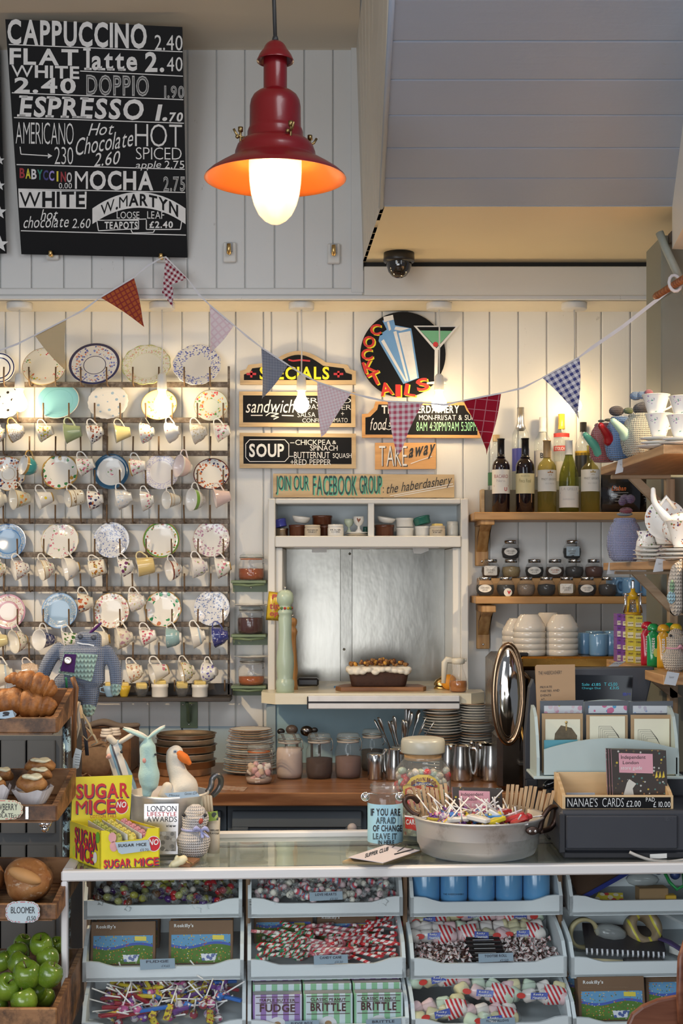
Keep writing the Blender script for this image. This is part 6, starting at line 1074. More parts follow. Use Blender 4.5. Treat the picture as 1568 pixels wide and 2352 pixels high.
q.prism([v.copy() for v in q.v],(0,0,.001));o=q.build('paper_note',confetti((.46,.32,.25),[(.35,.15,.08),(.5,.4,.3)],60));tag(o,'orange printed paper note lying flat on the worktop edge','paper')
# pans, jars, twine and crate at the left end of the worktop
q=MB();d=5.75
for i,(w_,y0,y1) in enumerate(((140,1790,1812),(150,1772,1790),(140,1757,1772),(148,1740,1757),(138,1726,1740),(142,1716,1726))):
    k_=S(d);r=w_/2*k_*(.95 if i else .9);z0=WT+(1790-min(y1,1790))*k_;h=(y1-y0)*k_*.95;c=Vector((X(426+((i*37)%9)-4,d),d,WT+(0,.030,.062,.092,.122,.148)[i]));t=None;q=MB();q.lathe([(0,0),(r*.93,0),(r,.004),(r,h*.9),(r*1.05,h),(r*.97,h*.98),(r*.95,.006),(0,.005)],c,40)
    o=q.build('baking_tin',metal([(.86,.83,.78),(.42,.33,.25)][i%2],.34));tag(o,['lowest','second','third','fourth','fifth','topmost'][i]+' round metal tin of the stack behind the duck toy','tin','round metal tins stacked behind the toys')
q=MB();d=4.62;q.bb((X(-120,d),d,0),(X(143,d),d+.35,Z(1688,d)),.003);t=thing('grey_cabinet','dark grey panelled cabinet standing behind the bread trays','cabinet',(X(10,d),d+.17,0));DKG=mat((.065,.070,.075),.5,var=.08,name='dark_grey_paint');q.build('carcass',DKG,t);q=MB();planks(q,(X(-120,d),d-.012,.05),(0,0,1),(1,0,0),X(128,d)-X(-120,d),.085,Z(1940,d)-.05);planks(q,(X(-120,d),d-.012,Z(1912,d)),(0,0,1),(1,0,0),X(128,d)-X(-120,d),.085,Z(1700,d)-Z(1912,d));q.build('panelled_door',DKG,t)
q=MB();q.bb((X(195,5.9),5.75,WT),(X(312,5.9),6.0,Z(1668,5.9)),.006);o=q.build('wooden_crate',wood((.10,.045,.02),(.22,.11,.05),0,8,.6,'crate_wood'));tag(o,'brown wooden crate against the wall behind the striped toy','crate')
q=MB();q.limb([W(200,1668,5.82),W(238,1659,5.82),W(275,1668,5.82),W(312,1666,5.82)],[.02,.026,.022,.018],14,4,.6);o=q.build('brown_cloth',mat((.14,.11,.09),.9,bump=.4));tag(o,'folded brown cloth lying on the wooden crate','cloth')
for x,y0,lb in ((245,1664,'glass bottle with white cap, left one behind the striped toy'),(263,1672,'glass bottle with white cap, right one behind the striped toy')):
    d=5.5 if x<250 else 5.62;k_=S(d);c=Vector((X(x,d),d,WT));h=(1790-y0)*k_;t=thing('glass_bottle',lb,'bottle',c,'glass bottles behind the striped toy');q=MB();r=15*k_;q.lathe([(0,0),(r,0),(r,h*.72),(r*.75,h*.8),(r*.7,h*.84)],c);q.build('glass_body',glass((.8,.78,.72),.1),t);q=MB()
    for j in range(3):q.lathe([(0,h*(.84+.05*j)),(r*(1-.1*j),h*(.84+.05*j)),(r*(1-.1*j),h*(.885+.05*j)),(0,h*(.885+.05*j))],c)
    q.build('white_cap',mat((.72,.66,.60),.4,name='white_cap'),t)
R=random.Random(2);d=5.4;cc=W(222,1745,d);q=MB()
for i in range(46):
    a=R.uniform(-.06,.06);pts=[cc+Vector((a+R.uniform(-.05,.05),R.uniform(-.04,.04),.065-.13*j/5+R.uniform(-.015,.015))) for j in range(6)];q.tube(pts,.0032,5)
q.ell(cc,(.075,.05,.075));o=q.build('twine_bundle',mat((.20,.125,.075),.9,var=.35,scale=60));tag(o,'tangled brown bundle of twine on the worktop by the black pole','twine')
# ---------------------------------------------------------------- glass fronted sweet counter
CA=math.radians(3.5);TA=math.tan(CA);CY0=3.78;CT=ZC-.7787;E1=Vector((math.cos(CA),math.sin(CA),0));E2=Vector((-math.sin(CA),math.cos(CA),0));RZC=RZ(CA)
def cp(px,dl,z):                              # the point dl behind the counter's front plane seen in pixel column px
    k_=(px-CX)/F;y0=CY0+dl/math.cos(CA);x=k_*y0/(1-k_*TA);return Vector((x,y0+x*TA,z))
def cz(px,py,dl):p=cp(px,dl,0);return Z(py,p.y)
def lx(px,dl=0):p=cp(px,dl,0)-Vector((0,CY0,0));return p.dot(E1)
def cbox(q,xa,xb,ya,yb,za,zb_,ch=.002):  # a box in the counter's own frame
    c=Vector((0,CY0,0))+E1*((xa+xb)/2)+E2*((ya+yb)/2);c.z=(za+zb_)/2;return q.box(c,(abs(xb-xa),abs(yb-ya),abs(zb_-za)),ch,RZC)
def loc(x,y,z):v=Vector((0,CY0,0))+E1*x+E2*y;v.z=z;return v
WP=paintwood((.74,.73,.72),.4,.55,axis=0,name='white_counter_paint');WPV=paintwood((.74,.72,.72),.4,.5,axis=2,name='white_post_paint');TRW=paintwood((.71,.77,.80),.45,.5,axis=0,dcol=(.35,.38,.42),name='pale_tray_paint')
xl,xr,CD=lx(140),1.30,.50
t=thing('sweet_counter','white framed glass counter full of sweets across the front of the shop','display counter',loc(0,.25,0))
q=MB();cbox(q,xl,xr,0,.03,CT-.028,CT,.004);q.build('front_rail',WP,t);q=MB();cbox(q,xl,xr,CD-.03,CD,CT-.03,CT+.012,.004);q.build('back_rail',WP,t)
q=MB();cbox(q,xl,xl+.03,.03,CD-.03,CT-.028,CT,.003);q.build('side_rail',WP,t)
q=MB();cbox(q,xl,xl+.017,0,.03,.04,CT-.028,.003);q.build('corner_post',WPV,t);q=MB();cbox(q,xl,xl+.017,CD-.03,CD,.04,CT-.03,.003);q.build('corner_post',WPV,t)
q=MB();cbox(q,xl+.03,xr,.03,CD-.03,CT-.010,CT-.003,.001);q.build('glass_top',glass((.93,.97,.95),.05,.02,'counter_glass'),t)
q=MB();cbox(q,xl+.017,xr,.012,.016,.3,CT-.028,.0005);q.build('front_glass',glass((.97,.985,.985),0,.01,'front_glass',1.3),t)
q=MB();cbox(q,xl+.03,xr,.20,CD-.035,CT-.040,CT-.032,.001);q.build('inner_board',mat((.62,.61,.55),.6,var=.25,scale=7,name='pale_board'),t)
q=MB();cbox(q,xl,xr,0,CD,0,.04);q.build('plinth',WP,t);q=MB();cbox(q,xl,xr,CD-.02,CD-.01,.04,CT-.03);q.build('back_panel',mat((.10,.085,.075),.7,name='dark_back'),t)
UPR=wood((.14,.075,.035),(.25,.15,.08),2,9,.5,'upright_wood')
for px in (187,563,934,1300):
    q=MB();x=lx(px+6,.15);cbox(q,x-.006,x+.006,.26,.42,.04,CT-.035,.002);q.build('upright',UPR,t)
# trays: each with scooped front lip, sides, base
COLS=[(192,556),(569,925),(942,1292),(1308,1672)]
ROWS=[(.235,2066,2106,.15),(.135,2207,2249,.24),(.035,2346,2388,.24)]     # front offset, lip top, lip bottom, depth
TR={}
for ri,(dl,yt,yb_,dep) in enumerate(ROWS):
    for ci,(x0,x1) in enumerate(COLS):
        ex=(0,-5,-8)[ri],(0,6,14)[ri];a,b=lx(x0+ex[0]*.6+(ri*ci*2),dl),lx(x1+ex[1]*.6+ri*ci*3,dl);pm=cp((x0+x1)/2,dl,0);off=(6,0,-4,-8)[ci]
        z1,z0=Z(yt+off*.8,pm.y),Z(yb_+off*.6,pm.y);tt=thing('sweet_tray','pale painted wooden tray, %s column from the left in the %s row of the counter'%(('first','second','third','rightmost')[ci],('top','middle','bottom')[ri]),'tray',loc((a+b)/2,dl+dep/2,z0),'painted trays in the sweet counter')
        n=20;top=[(a+(b-a)*i/n,z1-(.016*(.5-.5*math.cos(PI*min(1,max(0,min(i,n-i)/n-.06)/.16))))+.006) for i in range(n+1)]
        q=MB();q.prism([loc(x,dl,z) for x,z in top]+[loc(b,dl,z0),loc(a,dl,z0)],E2*.010);q.build('front_lip',TRW,tt)
        rise=.062 if ri else .07;zb1=z0+.012+.25*dep
        for s_,xx in ((0,a),(1,b-.010)):
            sd=[(0,z0),(0,z1+.004),(.03,z1+.010+rise*.5),(.07,z1+rise*.95),(dep*.75,z1+rise+.03),(dep,z1+rise+.032),(dep,z0+.2*dep)]
            q=MB();q.prism([loc(xx,dl+y,z) for y,z in sd],E1*.010);q.build('side',TRW,tt)
        q=MB();q.add([loc(a,dl,z0+.010),loc(b,dl,z0+.010),loc(b,dl+dep,zb1),loc(a,dl+dep,zb1)],[[0,1,2,3]],False);q.prism([v.copy() for v in q.v[:4]],(0,0,-.008));q.build('base',TRW,tt)
        q=MB();q.prism([loc(a,dl+dep,zb1-.008),loc(b,dl+dep,zb1-.008),loc(b,dl+dep,zb1+.07),loc(a,dl+dep,zb1+.07)],E2*.008);q.build('back',TRW,tt)
        TR[(ri,ci)]=(a+.012,b-.012,dl+.012,dep-.014,z0+.012,z1,(zb1-z0-.010)/dep)
def tpt(ri,ci,u,v,h=0):a,b,dl,dp,z0,z1,sl_=TR[(ri,ci)];return loc(a+(b-a)*u,dl+dp*v,z0+sl_*dp*v+.002+h)
# prototypes, copied over the trays
def proto_wrapped(nm,body,wrap,lb,rx,ry,tw,grp,cat='sweet'):
    t=thing(nm,lb,cat,(0,0,0),grp);q=MB();q.ell((0,0,0),(rx,ry,ry),None,12,8);q.build('candy',body,t);q=MB()
    for s_ in (-1,1):q.lathe([(ry*.25,0),(ry*.5,tw*.5),(ry*1.0,tw),(ry*.9,tw*1.02)],(s_*rx*.92,0,0),9,RY(s_*PI/2),(4,.3))
    q.build('wrapper',wrap,t);return t
WRAP=glass((.92,.94,.95),.16,.12,'cellophane')
def scatter(protos,places,seed):
    R=random.Random(seed)
    for i,p in enumerate(places):
        M=T(p)@Euler((R.uniform(-.6,.6),R.uniform(-.6,.6),R.uniform(0,6.28))).to_matrix().to_4x4()@SCL(R.uniform(.9,1.1));pr=protos[i%len(protos)] if i>=len(protos) else protos[i]
        if i<len(protos):pr.matrix_basis=M
        else:dup(protos[R.randrange(len(protos))],M)
def pile(ri,ci,n,seed,h,u0=.03,u1=.97,v0=.05,v1=.95,mound=.02,lift=.008):
    R=random.Random(seed);out=[]
    for i in range(n):u=R.uniform(u0,u1);v=R.uniform(v0,v1);out.append(tpt(ri,ci,u,v,lift+h*R.random()+mound*math.sin(PI*u)*.6))
    return out
def hues(nm,cols,rough=.15):return [mat(c,rough,coat=.4,var=.08,name=nm) for c in cols]
P_=[proto_wrapped('boiled_sweet',m,WRAP,lb+' boiled sweet in clear wrapper in the top left tray',.013,.010,.016,lb+' boiled sweets in the top left tray') for m,lb in zip(hues('boiled_sugar',[(.30,.30,.05),(.40,.02,.03),(.06,.02,.14),(.36,.38,.14),(.12,.06,.03),(.7,.68,.62)]),('olive green','red','dark purple','pale green','brown','white'))]
scatter(P_,pile(0,0,145,11,.035,v0=.02,v1=.9),1)
LH=stripes((.78,.72,.70),(.62,.10,.14),60,(1,0,0),.35,c3=(.2,.4,.6));P_=[proto_wrapped('printed_sweet_roll',LH,WRAP,'white roll of heart sweets with red print in the second top tray',.017,.009,.010,'printed sweet rolls in the second top tray'),proto_wrapped('sugar_sweet',mat((.76,.58,.60),.6,var=.05),WRAP,'round pale pink sweet in clear wrapper in the second top tray',.010,.009,.012,'pale pink sweets in the second top tray'),proto_wrapped('sugar_sweet',mat((.80,.77,.68),.6,var=.05),WRAP,'round white sweet in clear wrapper in the second top tray',.010,.009,.012,'white sweets in the second top tray')]
scatter(P_,pile(0,1,170,12,.036),2)
for i in range(5):
    a,b,dl,dp,z0,z1,sl_=TR[(0,2)];x=a+(b-a)*(.5+i)/5*.97;c=loc(x,dl+.05,z0+sl_*.05+.002);tt=thing('shop_mug',('leftmost','second','middle','fourth','rightmost')[i]+' of five sky blue mugs lined up in the top row of the counter','mug',c,'blue mugs in the sweet counter');q=MB();r=(b-a)/10*.955;q.lathe([(0,0),(r*.85,0),(r*.97,.006),(r,.014),(r,.098),(r*.97,.1),(r*.92,.098),(r*.9,.01),(0,.008)],c,36);q.build('cup_body',mat((.12,.34,.62),.18,coat=.3,var=.03,name='sky_blue_glaze'),tt)
    q=MB();u=E2;q.tube([c+u*r*.97+Vector((0,0,.08)),c+u*r*1.4+Vector((0,0,.08)),c+u*r*1.5+Vector((0,0,.05)),c+u*r*1.3+Vector((0,0,.025)),c+u*r*.97+Vector((0,0,.022))],.006,8);q.build('handle',mat((.12,.34,.62),.18,coat=.3,var=.03,name='sky_blue_glaze'),tt)
    if i==1:q=MB();px=CX+c.x*F/c.y;q.text(Cy(c.x,c.y,r),'THE HABERDASHERY',(px-24,2052,px+24,2056),'n',lift=.0006);q.build('print',INK,tt)
# junk in the rightmost top and middle trays
def misc(name,lb,cat,m,fn,**k_):q=MB();fn(q);o=q.build(name,m,**k_);return tag(o,lb,cat)
J=lambda u,v,h=0:tpt(0,3,u,v,h)
misc('clipboard','brown clipboard with blue edge lying at an angle in the top right tray','clipboard',stripes((.10,.06,.04),(.10,.06,.04),10),lambda q:q.prism([J(.05,.2,.02),J(.42,.9,.05),J(.30,1,.07),J(.02,.8,.05)],(0,0,.006)))
misc('blue_ruler','dark blue strip along the clipboard edge in the top right tray','ruler',mat((.02,.04,.25),.3),lambda q:q.prism([J(.06,.05,.022),J(.44,.75,.052),J(.44,.8,.062),J(.06,.1,.032)],(0,.006,0)))
misc('cardboard_box','small open cardboard box in the top right tray','box',mat((.30,.19,.09),.8,var=.1),lambda q:(q.box(J(.55,.3,.022),(.085,.05,.044),.002,RZC)))
misc('crumpled_film','crumpled clear film on the small cardboard box','film',glass((.8,.82,.82),.2,.1,'film'),lambda q:q.ell(J(.5,.45,.055),(.05,.03,.02),None,9,6))
misc('yellow_leaflet','yellow and red leaflet near the front of the top right tray','leaflet',confetti((.62,.52,.05),[(.5,.05,.04),(.7,.65,.5),(.05,.05,.25)],55),lambda q:q.prism([J(.12,.02,.012),J(.34,.04,.014),J(.36,.35,.02),J(.2,.4,.018)],(0,0,.004)))
misc('green_loop','loop of bright green cord at the back of the top right tray','cord',mat((.02,.30,.08),.4),lambda q:q.tube([J(.66,.7,.07),J(.68,.4,.05),J(.72,.3,.035),J(.78,.4,.04),J(.8,.7,.06)],.005,8))
misc('toy_parts','blue and red plastic bits at the back of the top right tray','toy',mat((.03,.06,.20),.4),lambda q:(q.ell(J(.64,.8,.06),.014),q.ell(J(.75,.75,.05),.016)))
misc('yellow_block','small yellow card block next to the cardboard box','block',mat((.6,.36,.03),.5),lambda q:q.box(J(.66,.15,.016),(.03,.03,.03),.002,RZC))
misc('grey_tube','grey-blue plastic sheet leaning at the far right of the top tray','sheet',mat((.35,.40,.48),.4),lambda q:q.prism([J(.74,.1,.0),J(.86,.1,.0),J(.9,.5,.07),J(.8,.5,.08)],(0,.004,0)))
J=lambda u,v,h=0:tpt(1,3,u,v,h)
def ring(q,c,r0,r1,w_,M):q.lathe([(r0,-w_),(r1,-w_),(r1,w_),(r0,w_),(r0,-w_)],c,32,M)
misc('tape_roll','roll of cream tape standing at the left of the middle right tray','tape',mat((.42,.36,.20),.5),lambda q:ring(q,J(.12,.5,.05),.036,.045,.010,RZ(.2)@RX(PI/2)))
misc('tape_roll','wide roll of brown and yellow tape leaning in the middle right tray','tape',stripes((.27,.20,.12),(.55,.48,.04),28,(1,0,.5),.8),lambda q:ring(q,J(.52,.55,.055),.030,.050,.026,RZ(.3)@RX(1.1)))
misc('film_bag','crumpled clear plastic bag between the tape rolls','bag',glass((.75,.77,.78),.25,.1,'film_bag'),lambda q:q.ell(J(.30,.5,.05),(.05,.03,.025),RY(.2),9,6))
t_=thing('spiral_notebook','black spiral notebook showing white rings in the middle right tray','notebook',J(.34,.25,.02));q=MB();q.prism([J(.10,.22,.030),J(.62,.16,.022),J(.66,.7,.03),J(.14,.75,.04)],(0,0,.012));q.build('cover',mat((.02,.02,.025),.4),t_)
for i in range(16):a_=J(.105+.033*i,.21-.004*i,.036-.0005*i);q=MB();q.tube([a_+Vector((.0,-.004,-.011)),a_+Vector((.0,-.007,-.003)),a_+Vector((.0,-.003,.006))],.0032,6);q.build('ring',mat((.7,.7,.74),.3),t_)
misc('wooden_roll','pale wooden cylinder at the front of the middle right tray','roll',wood((.5,.42,.24),(.62,.54,.34),0,14),lambda q:q.tube([J(.09,.1,.014),J(.32,.06,.012)],.013,18))
misc('black_case','black box-shaped case beside the wooden cylinder','case',mat((.03,.028,.03),.4),lambda q:q.box(J(.46,.1,.012),(.11,.03,.022),.003,RZC))
misc('steel_ruler','steel ruler lying on the front lip of the middle right tray','ruler',STEEL,lambda q:q.prism([J(.16,.0,.004),J(.42,.0,.003),J(.42,.1,.004),J(.16,.1,.005)],(0,0,.002)))
misc('dark_strap','dark purple strap with steel buckle at the right of the middle right tray','strap',mat((.05,.03,.12),.6),lambda q:q.tube([J(.58,.6,.03),J(.66,.3,.045),J(.74,.2,.03)],.014,8,flat=.3))
misc('white_pad','white paper pad at the right end of the middle right tray','pad',PAPER,lambda q:q.box(J(.76,.3,.02),(.06,.06,.02),.001,RZ(.5)))
misc('bubble_sheet','folded clear plastic sheet behind the white pad','sheet',glass((.6,.63,.66),.3,.1,'plastic_sheet'),lambda q:q.prism([J(.62,.7,.09),J(.9,.4,.05),J(.95,.9,.07),J(.7,.95,.11)],(0,0,.008)))
# picture boxes of fudge: in trays (1,0), (1,1) back and (2,3)
KRAFT=mat((.17,.095,.05),.7,var=.06,name='brown_card')
def farm():
    g=G('farm_picture',.7);x,y,z=g.sep();hill=g.ma('ADD',z,g.ma('MULTIPLY',g.ma('SINE',g.ma('MULTIPLY',x,38.)),-.006))
    sky=g.ma('GREATER_THAN',hill,.054);c=g.mix(sky,g.mix(g.noise(40,3),(.03,.12,.012),(.13,.25,.03)),(.11,.30,.52))
    river=g.ma('MULTIPLY',g.ma('GREATER_THAN',hill,.047),g.ma('LESS_THAN',hill,.054));c=g.mix(river,c,(.05,.10,.42))
    dd=g.ma('LESS_THAN',g.vor(150,0),.27);hue=g.n('SeparateColor',0,{0:g.vor(150,1)});c=g.mix(dd,c,g.ramp(hue,[(0,(.50,.22,.03)),(.25,(.40,.06,.03)),(.45,(.5,.48,.4)),(.6,(.08,.12,.02)),(.8,(.55,.42,.04))],'CONSTANT'));g.col(c);return g.m
FARM=farm()
def fudge(c,w_,h,lb,full=True,tilt=.22,dpt=.045,yaw=0):
    t=thing('fudge_box',lb,'box',c,'brown picture boxes of fudge');M=T(c)@RZC@RZ(yaw)@RX(-tilt)
    def em(pts):return [M@Vector(p) for p in pts]
    q=MB();q.box((0,0,0),(w_,dpt,h),.0015);q.v=[M@(v+Vector((0,dpt/2,h/2))) for v in q.v];q.build('carton',KRAFT,t)
    ins=(M@Vector((0,-.001,0)));pl=Pl(M@Vector((0,0,0)),M.to_3x3()@Vector((0,-1,0)))
    def pj(a,b):v=M@Vector((a,0,b));return CX+v.x*F/v.y,HY-(v.z-ZC)*F/v.y
    (ax,ay),(bx,by)=pj(-w_*.42,h*.93),pj(-w_*.12,h*.84);q=MB();q.text(pl,"Roskilly's",(ax,ay,bx,by+2),'b',sl=(pj(w_*.4,h*.9)[1]-pj(-w_*.4,h*.9)[1])/max(1,pj(w_*.4,h*.9)[0]-pj(-w_*.4,h*.9)[0])*.8);q.build('white_lettering',CHALK,t)
    (ax,ay),(bx,by)=pj(-w_*.42,h*.79),pj(w_*.25,h*.74);q=MB();q.text(pl,'Organic Clotted Cream Fudge',(ax,ay,bx,by),'t');q.build('small_lettering',mat((.28,.19,.11),.7),t)
    if full:
        q=MB();q.add(em([(-w_*.46,-.0012,.004),(w_*.46,-.0012,.004),(w_*.46,-.0012,h*.68),(-w_*.46,-.0012,h*.68)]),[[0,1,2,3]],False);o=q.build('picture',FARM,t);o.rotation_euler=(0,0,0)
        q=MB();q.add(em([(w_*.18,-.002,h*.56),(w_*.36,-.002,h*.55),(w_*.36,-.002,h*.65),(w_*.18,-.002,h*.66)]),[[0,1,2,3]],False);q.build('yellow_badge',mat((.70,.58,.06),.5),t)
        q=MB();q.add(em([(w_*.02,-.002,h*.08),(w_*.22,-.002,h*.08),(w_*.26,-.002,h*.24),(w_*.0,-.002,h*.24)]),[[0,1,2,3]],False);q.build('white_cow_picture',confetti((.66,.68,.74),[(.06,.10,.3)],90),t)
    return t
W10=TR[(1,0)][1]-TR[(1,0)][0]
for i,(u,v,lb) in enumerate(((.235,.62,'picture box of fudge behind the left front one in the first middle tray'),(.74,.62,'picture box of fudge behind the right front one in the first middle tray'),(.22,.22,'front left picture box of fudge in the first middle tray'),(.74,.22,'front right picture box of fudge in the first middle tray'))):fudge(tpt(1,0,u,v,0),W10*.43,.118 if v<.5 else .112,lb,v<.5 or True)
for u,v,lb in ((.22,.72,'fudge box standing behind the candy canes, left'),(.66,.66,'fudge box standing behind the candy canes, right')):fudge(tpt(1,1,u,v,.0),W10*.41,.086,lb)
for u,v,lb in ((.06+.16,.6,'fudge box at the back of the bottom right tray'),(.26,.22,'front picture box of fudge in the bottom right tray'),(.72,.4,'picture box of fudge in the bottom right tray, partly behind the chair back')):fudge(tpt(2,3,u,v,.0),W10*.45,.118,lb,tilt=.2)
# candy canes
def cane(m,lb,grp):
    q=MB();q.tube([(-.042,0,0),(-.02,0,0),(.02,0,0),(.045,0,0),(.056,.003,0),(.062,.012,0),(.059,.022,0),(.050,.026,0),(.042,.022,0)],[.0048]*8+[.0046],10);o=q.build('candy_cane',m,org=(0,0,0));ORG[o.name]=Vector();return tag(o,lb,'candy cane',grp)
def cane_m(nm,a,b,c3=None):
    g=G(nm,.15);x,y,z=g.sep();an=g.ma('ARCTAN2',z,y);q_=g.ma('FRACT',g.ma('ADD',g.ma('MULTIPLY',x,45),g.ma('MULTIPLY',an,1/(2*PI))));c=g.mix(g.ma('GREATER_THAN',q_,.5),a,b)
    if c3:c=g.mix(g.ma('GREATER_THAN',g.ma('FRACT',g.ma('ADD',q_,.25)),.72),c,c3)
    g.col(c);g.set('Coat Weight',.5);return g.m
PC=[cane(cane_m('red_cane',(.78,.70,.68),(.55,.02,.03)),'red and white striped candy cane in the heap on the right','red and white candy canes'),cane(cane_m('green_cane',(.75,.72,.66),(.02,.25,.10),(.55,.02,.03)),'green, red and white striped candy cane in the heap on the left','green and red candy canes'),cane(cane_m('pink_cane',(.72,.62,.60),(.50,.12,.15)),'pale pink striped candy cane in the middle of the heap','pale pink candy canes')]
R=random.Random(21)
for i in range(84):
    u=R.uniform(.11,.89);v=R.uniform(.09,.66);kd=1 if u<.38 else 0 if u>.62 else 2
    if R.random()<.2:kd=R.randrange(3)
    if i<3:kd=i
    M=T(tpt(1,1,u,v,.018+.036*R.random()+.03*v))@RZC@Euler((R.uniform(-.5,.5),R.uniform(-.25,.25),R.choice((0,PI))+R.uniform(-.7,.7))).to_matrix().to_4x4()
    if i<3:PC[i].matrix_basis=M
    else:dup(PC[kd],M)
# marshmallow bags
MMC=[mat(c,.6,var=.03,name='big_marshmallow') for c in ((.74,.52,.54),(.66,.60,.36),(.55,.66,.52),(.76,.70,.66))];RWS=stripes((.74,.72,.72),(.55,.03,.04),80,(1,0,.5),.5,name='red_white_film');BFILM=glass((.95,.96,.97),.07,.06,'bag_film')
def mbag(c,w_,lb,yaw=0,pitch=0,seed=0,flip=1):
    t=thing('marshmallow_bag',lb,'bag',c,'bags of large marshmallows');R=random.Random(seed);M=T(c)@RZC@RZ(yaw)@RY(pitch);q=MB();q.limb([(-w_*.36,0,.026),(0,0,.030),(w_*.36,0,.026)],[.026,.036,.028],14,5,.8);q.v=[M@v for v in q.v];q.build('clear_film',BFILM,t)
    for i in range(8):x=-w_*.33+w_*.66*(i%4)/3;q=MB();q.lathe([(0,-.017),(.015,-.017),(.0185,-.012),(.0185,.012),(.015,.017),(0,.017)],(x,-.014+.030*(i//4)+R.uniform(-.003,.003),.026+.016*(i//4)),14,Euler((R.uniform(-.4,.4),PI/2+R.uniform(-.5,.5),R.uniform(-.4,.4))).to_matrix().to_4x4());q.v=[M@v for v in q.v];q.build('marshmallow',MMC[R.randrange(4)],t)
    n=10;q=MB();xs=[flip*w_*(.10+.33*k_/3) for k_ in range(4)];rs_=(.037,.036,.033,.022)
    for j in range(n+1):
        a=-PI*.06-j/n*PI*.72
        for x,r in zip(xs,rs_):q.v.append(M@Vector((x,r*1.0*math.cos(a+PI/2-.3)*-1-0*r if False else -r*1.02*math.cos(j/n*2.1-.7),.027+r*.84*math.sin(j/n*2.1-.7))))
    for j in range(n):
        for k_ in range(3):q.f.append([4*j+k_,4*j+k_+1,4*j+k_+5,4*j+k_+4]);q.mi.append(0);q.sm.append(True)
    q.build('striped_print',RWS,t)
    q=MB();q.add([M@Vector(p) for p in ((-flip*w_*.10,-.0385,.022),(flip*w_*.14,-.0395,.026),(flip*w_*.14,-.0365,.043),(-flip*w_*.10,-.0365,.040))],[[0,1,2,3]],False);q.build('blue_print',mat((.06,.10,.42),.35,name='blue_print'),t)
    p0,p1=(M@Vector((-flip*w_*.08,-.0405,.041)),M@Vector((flip*w_*.12,-.0405,.026)));pl=Pl(p0,M.to_3x3()@Vector((0,-1,0)));ax,ay,bx,by=CX+p0.x*F/p0.y,HY-(p0.z-ZC)*F/p0.y,CX+p1.x*F/p1.y,HY-(p1.z-ZC)*F/p1.y;ax,bx=min(ax,bx),max(ax,bx);ym=(ay+by)/2;q=MB();q.text(pl,'Rocky',(ax+2,ym-6,bx-6,ym),'b',.15);q.text(pl,'Mountain',(ax,ym+1,bx,ym+7),'b',.15);q.build('white_print',CHALK,t)
    q=MB();o_=M@Vector((-flip*w_*.24,-.036,.03));q.v=[o_+M.to_3x3()@Vector((.012*math.cos(a),0,.008*math.sin(a))) for a in [i*PI/8 for i in range(16)]];q.f=[list(range(16))];q.mi=[0];q.sm=[False];q.build('red_oval',mat((.6,.05,.04),.4),t);return t
for i,(u,v,h,w_,yw,fl_,lb) in enumerate(((.13,.85,.045,.15,.1,1,'bag of marshmallows at the back left of the third middle tray'),(.16,.55,.035,.15,-.1,1,'bag of pale marshmallows at the left of the third middle tray'),(.46,.9,.055,.16,0,1,'bag of marshmallows high at the back of the third middle tray'),(.50,.6,.030,.17,0,-1,'red and white striped marshmallow bag in the centre of the third middle tray'),(.79,.88,.050,.16,.1,-1,'bag of green and pink marshmallows at the back right of the third middle tray'),(.78,.62,.030,.15,-.05,1,'bag of marshmallows behind the right heap of small sweets'))):mbag(tpt(1,2,u,v,h-.02),w_,lb,yw,0,i,fl_)
for i,(u,v,h,w_,yw,pt,lb) in enumerate(((.17,.55,.055,.17,.1,-.1,'upper left marshmallow bag in the third bottom tray'),(.17,.15,.012,.18,.1,-.15,'lower left marshmallow bag in the third bottom tray'),(.48,.35,.040,.19,-.25,.1,'middle marshmallow bag tilted in the third bottom tray'),(.83,.3,.036,.19,-.1,.05,'right marshmallow bag in the third bottom tray'),(.80,.85,.060,.18,.1,.1,'marshmallow bag at the back right of the third bottom tray'),(.50,.1,.0,.17,.1,0,'marshmallow bag under the others at the front of the third bottom tray'))):mbag(tpt(2,2,u,v,h),w_,lb,yw,pt,20+i)
# tiny twisted sweets either side of a pile of black bars
tz=thing('wrapped_chew','tiny chew in red, white and brown wrapper beside the black bars','sweet',(0,0,0),'tiny chews in the third middle tray');q=MB();q.tube([(-.006,0,0),(.006,0,0)],.0045,8);q.build('chew',mat((.06,.022,.018),.3,name='brown_wrapper'),tz);q=MB()
for s_ in (-1,1):q.lathe([(.0025,0),(.004,.003),(.0075,.008)],(s_*.006,0,0),6,RY(s_*PI/2),(3,.3))
q.build('twist',confetti((.72,.66,.65),[(.55,.05,.05)],200,.3),tz)
scatter([tz],pile(1,2,120,31,.020,.03,.36,.04,.5)+pile(1,2,130,32,.020,.66,.97,.04,.5,mound=.03),33)
for i in range(8):
    c=tpt(1,2,.50,.08+.075*i*.8,.006+.0052*i);q=MB();q.box(c,(.118-.003*i,.030,.008),.002,RZC@RZ(.02*((i*5)%3-1))@RX(.25));b=q.build('chocolate_bar',BLKC);tag(b,'black wrapped bar in the pile behind the price card, third middle tray','bar','black wrapped bars')
    q=MB();q.box(c+Vector((0,-.0125,.004)),(.06,.004,.0015),.0002,RZC);q.build('grey_print',mat((.5,.5,.5),.5),b)
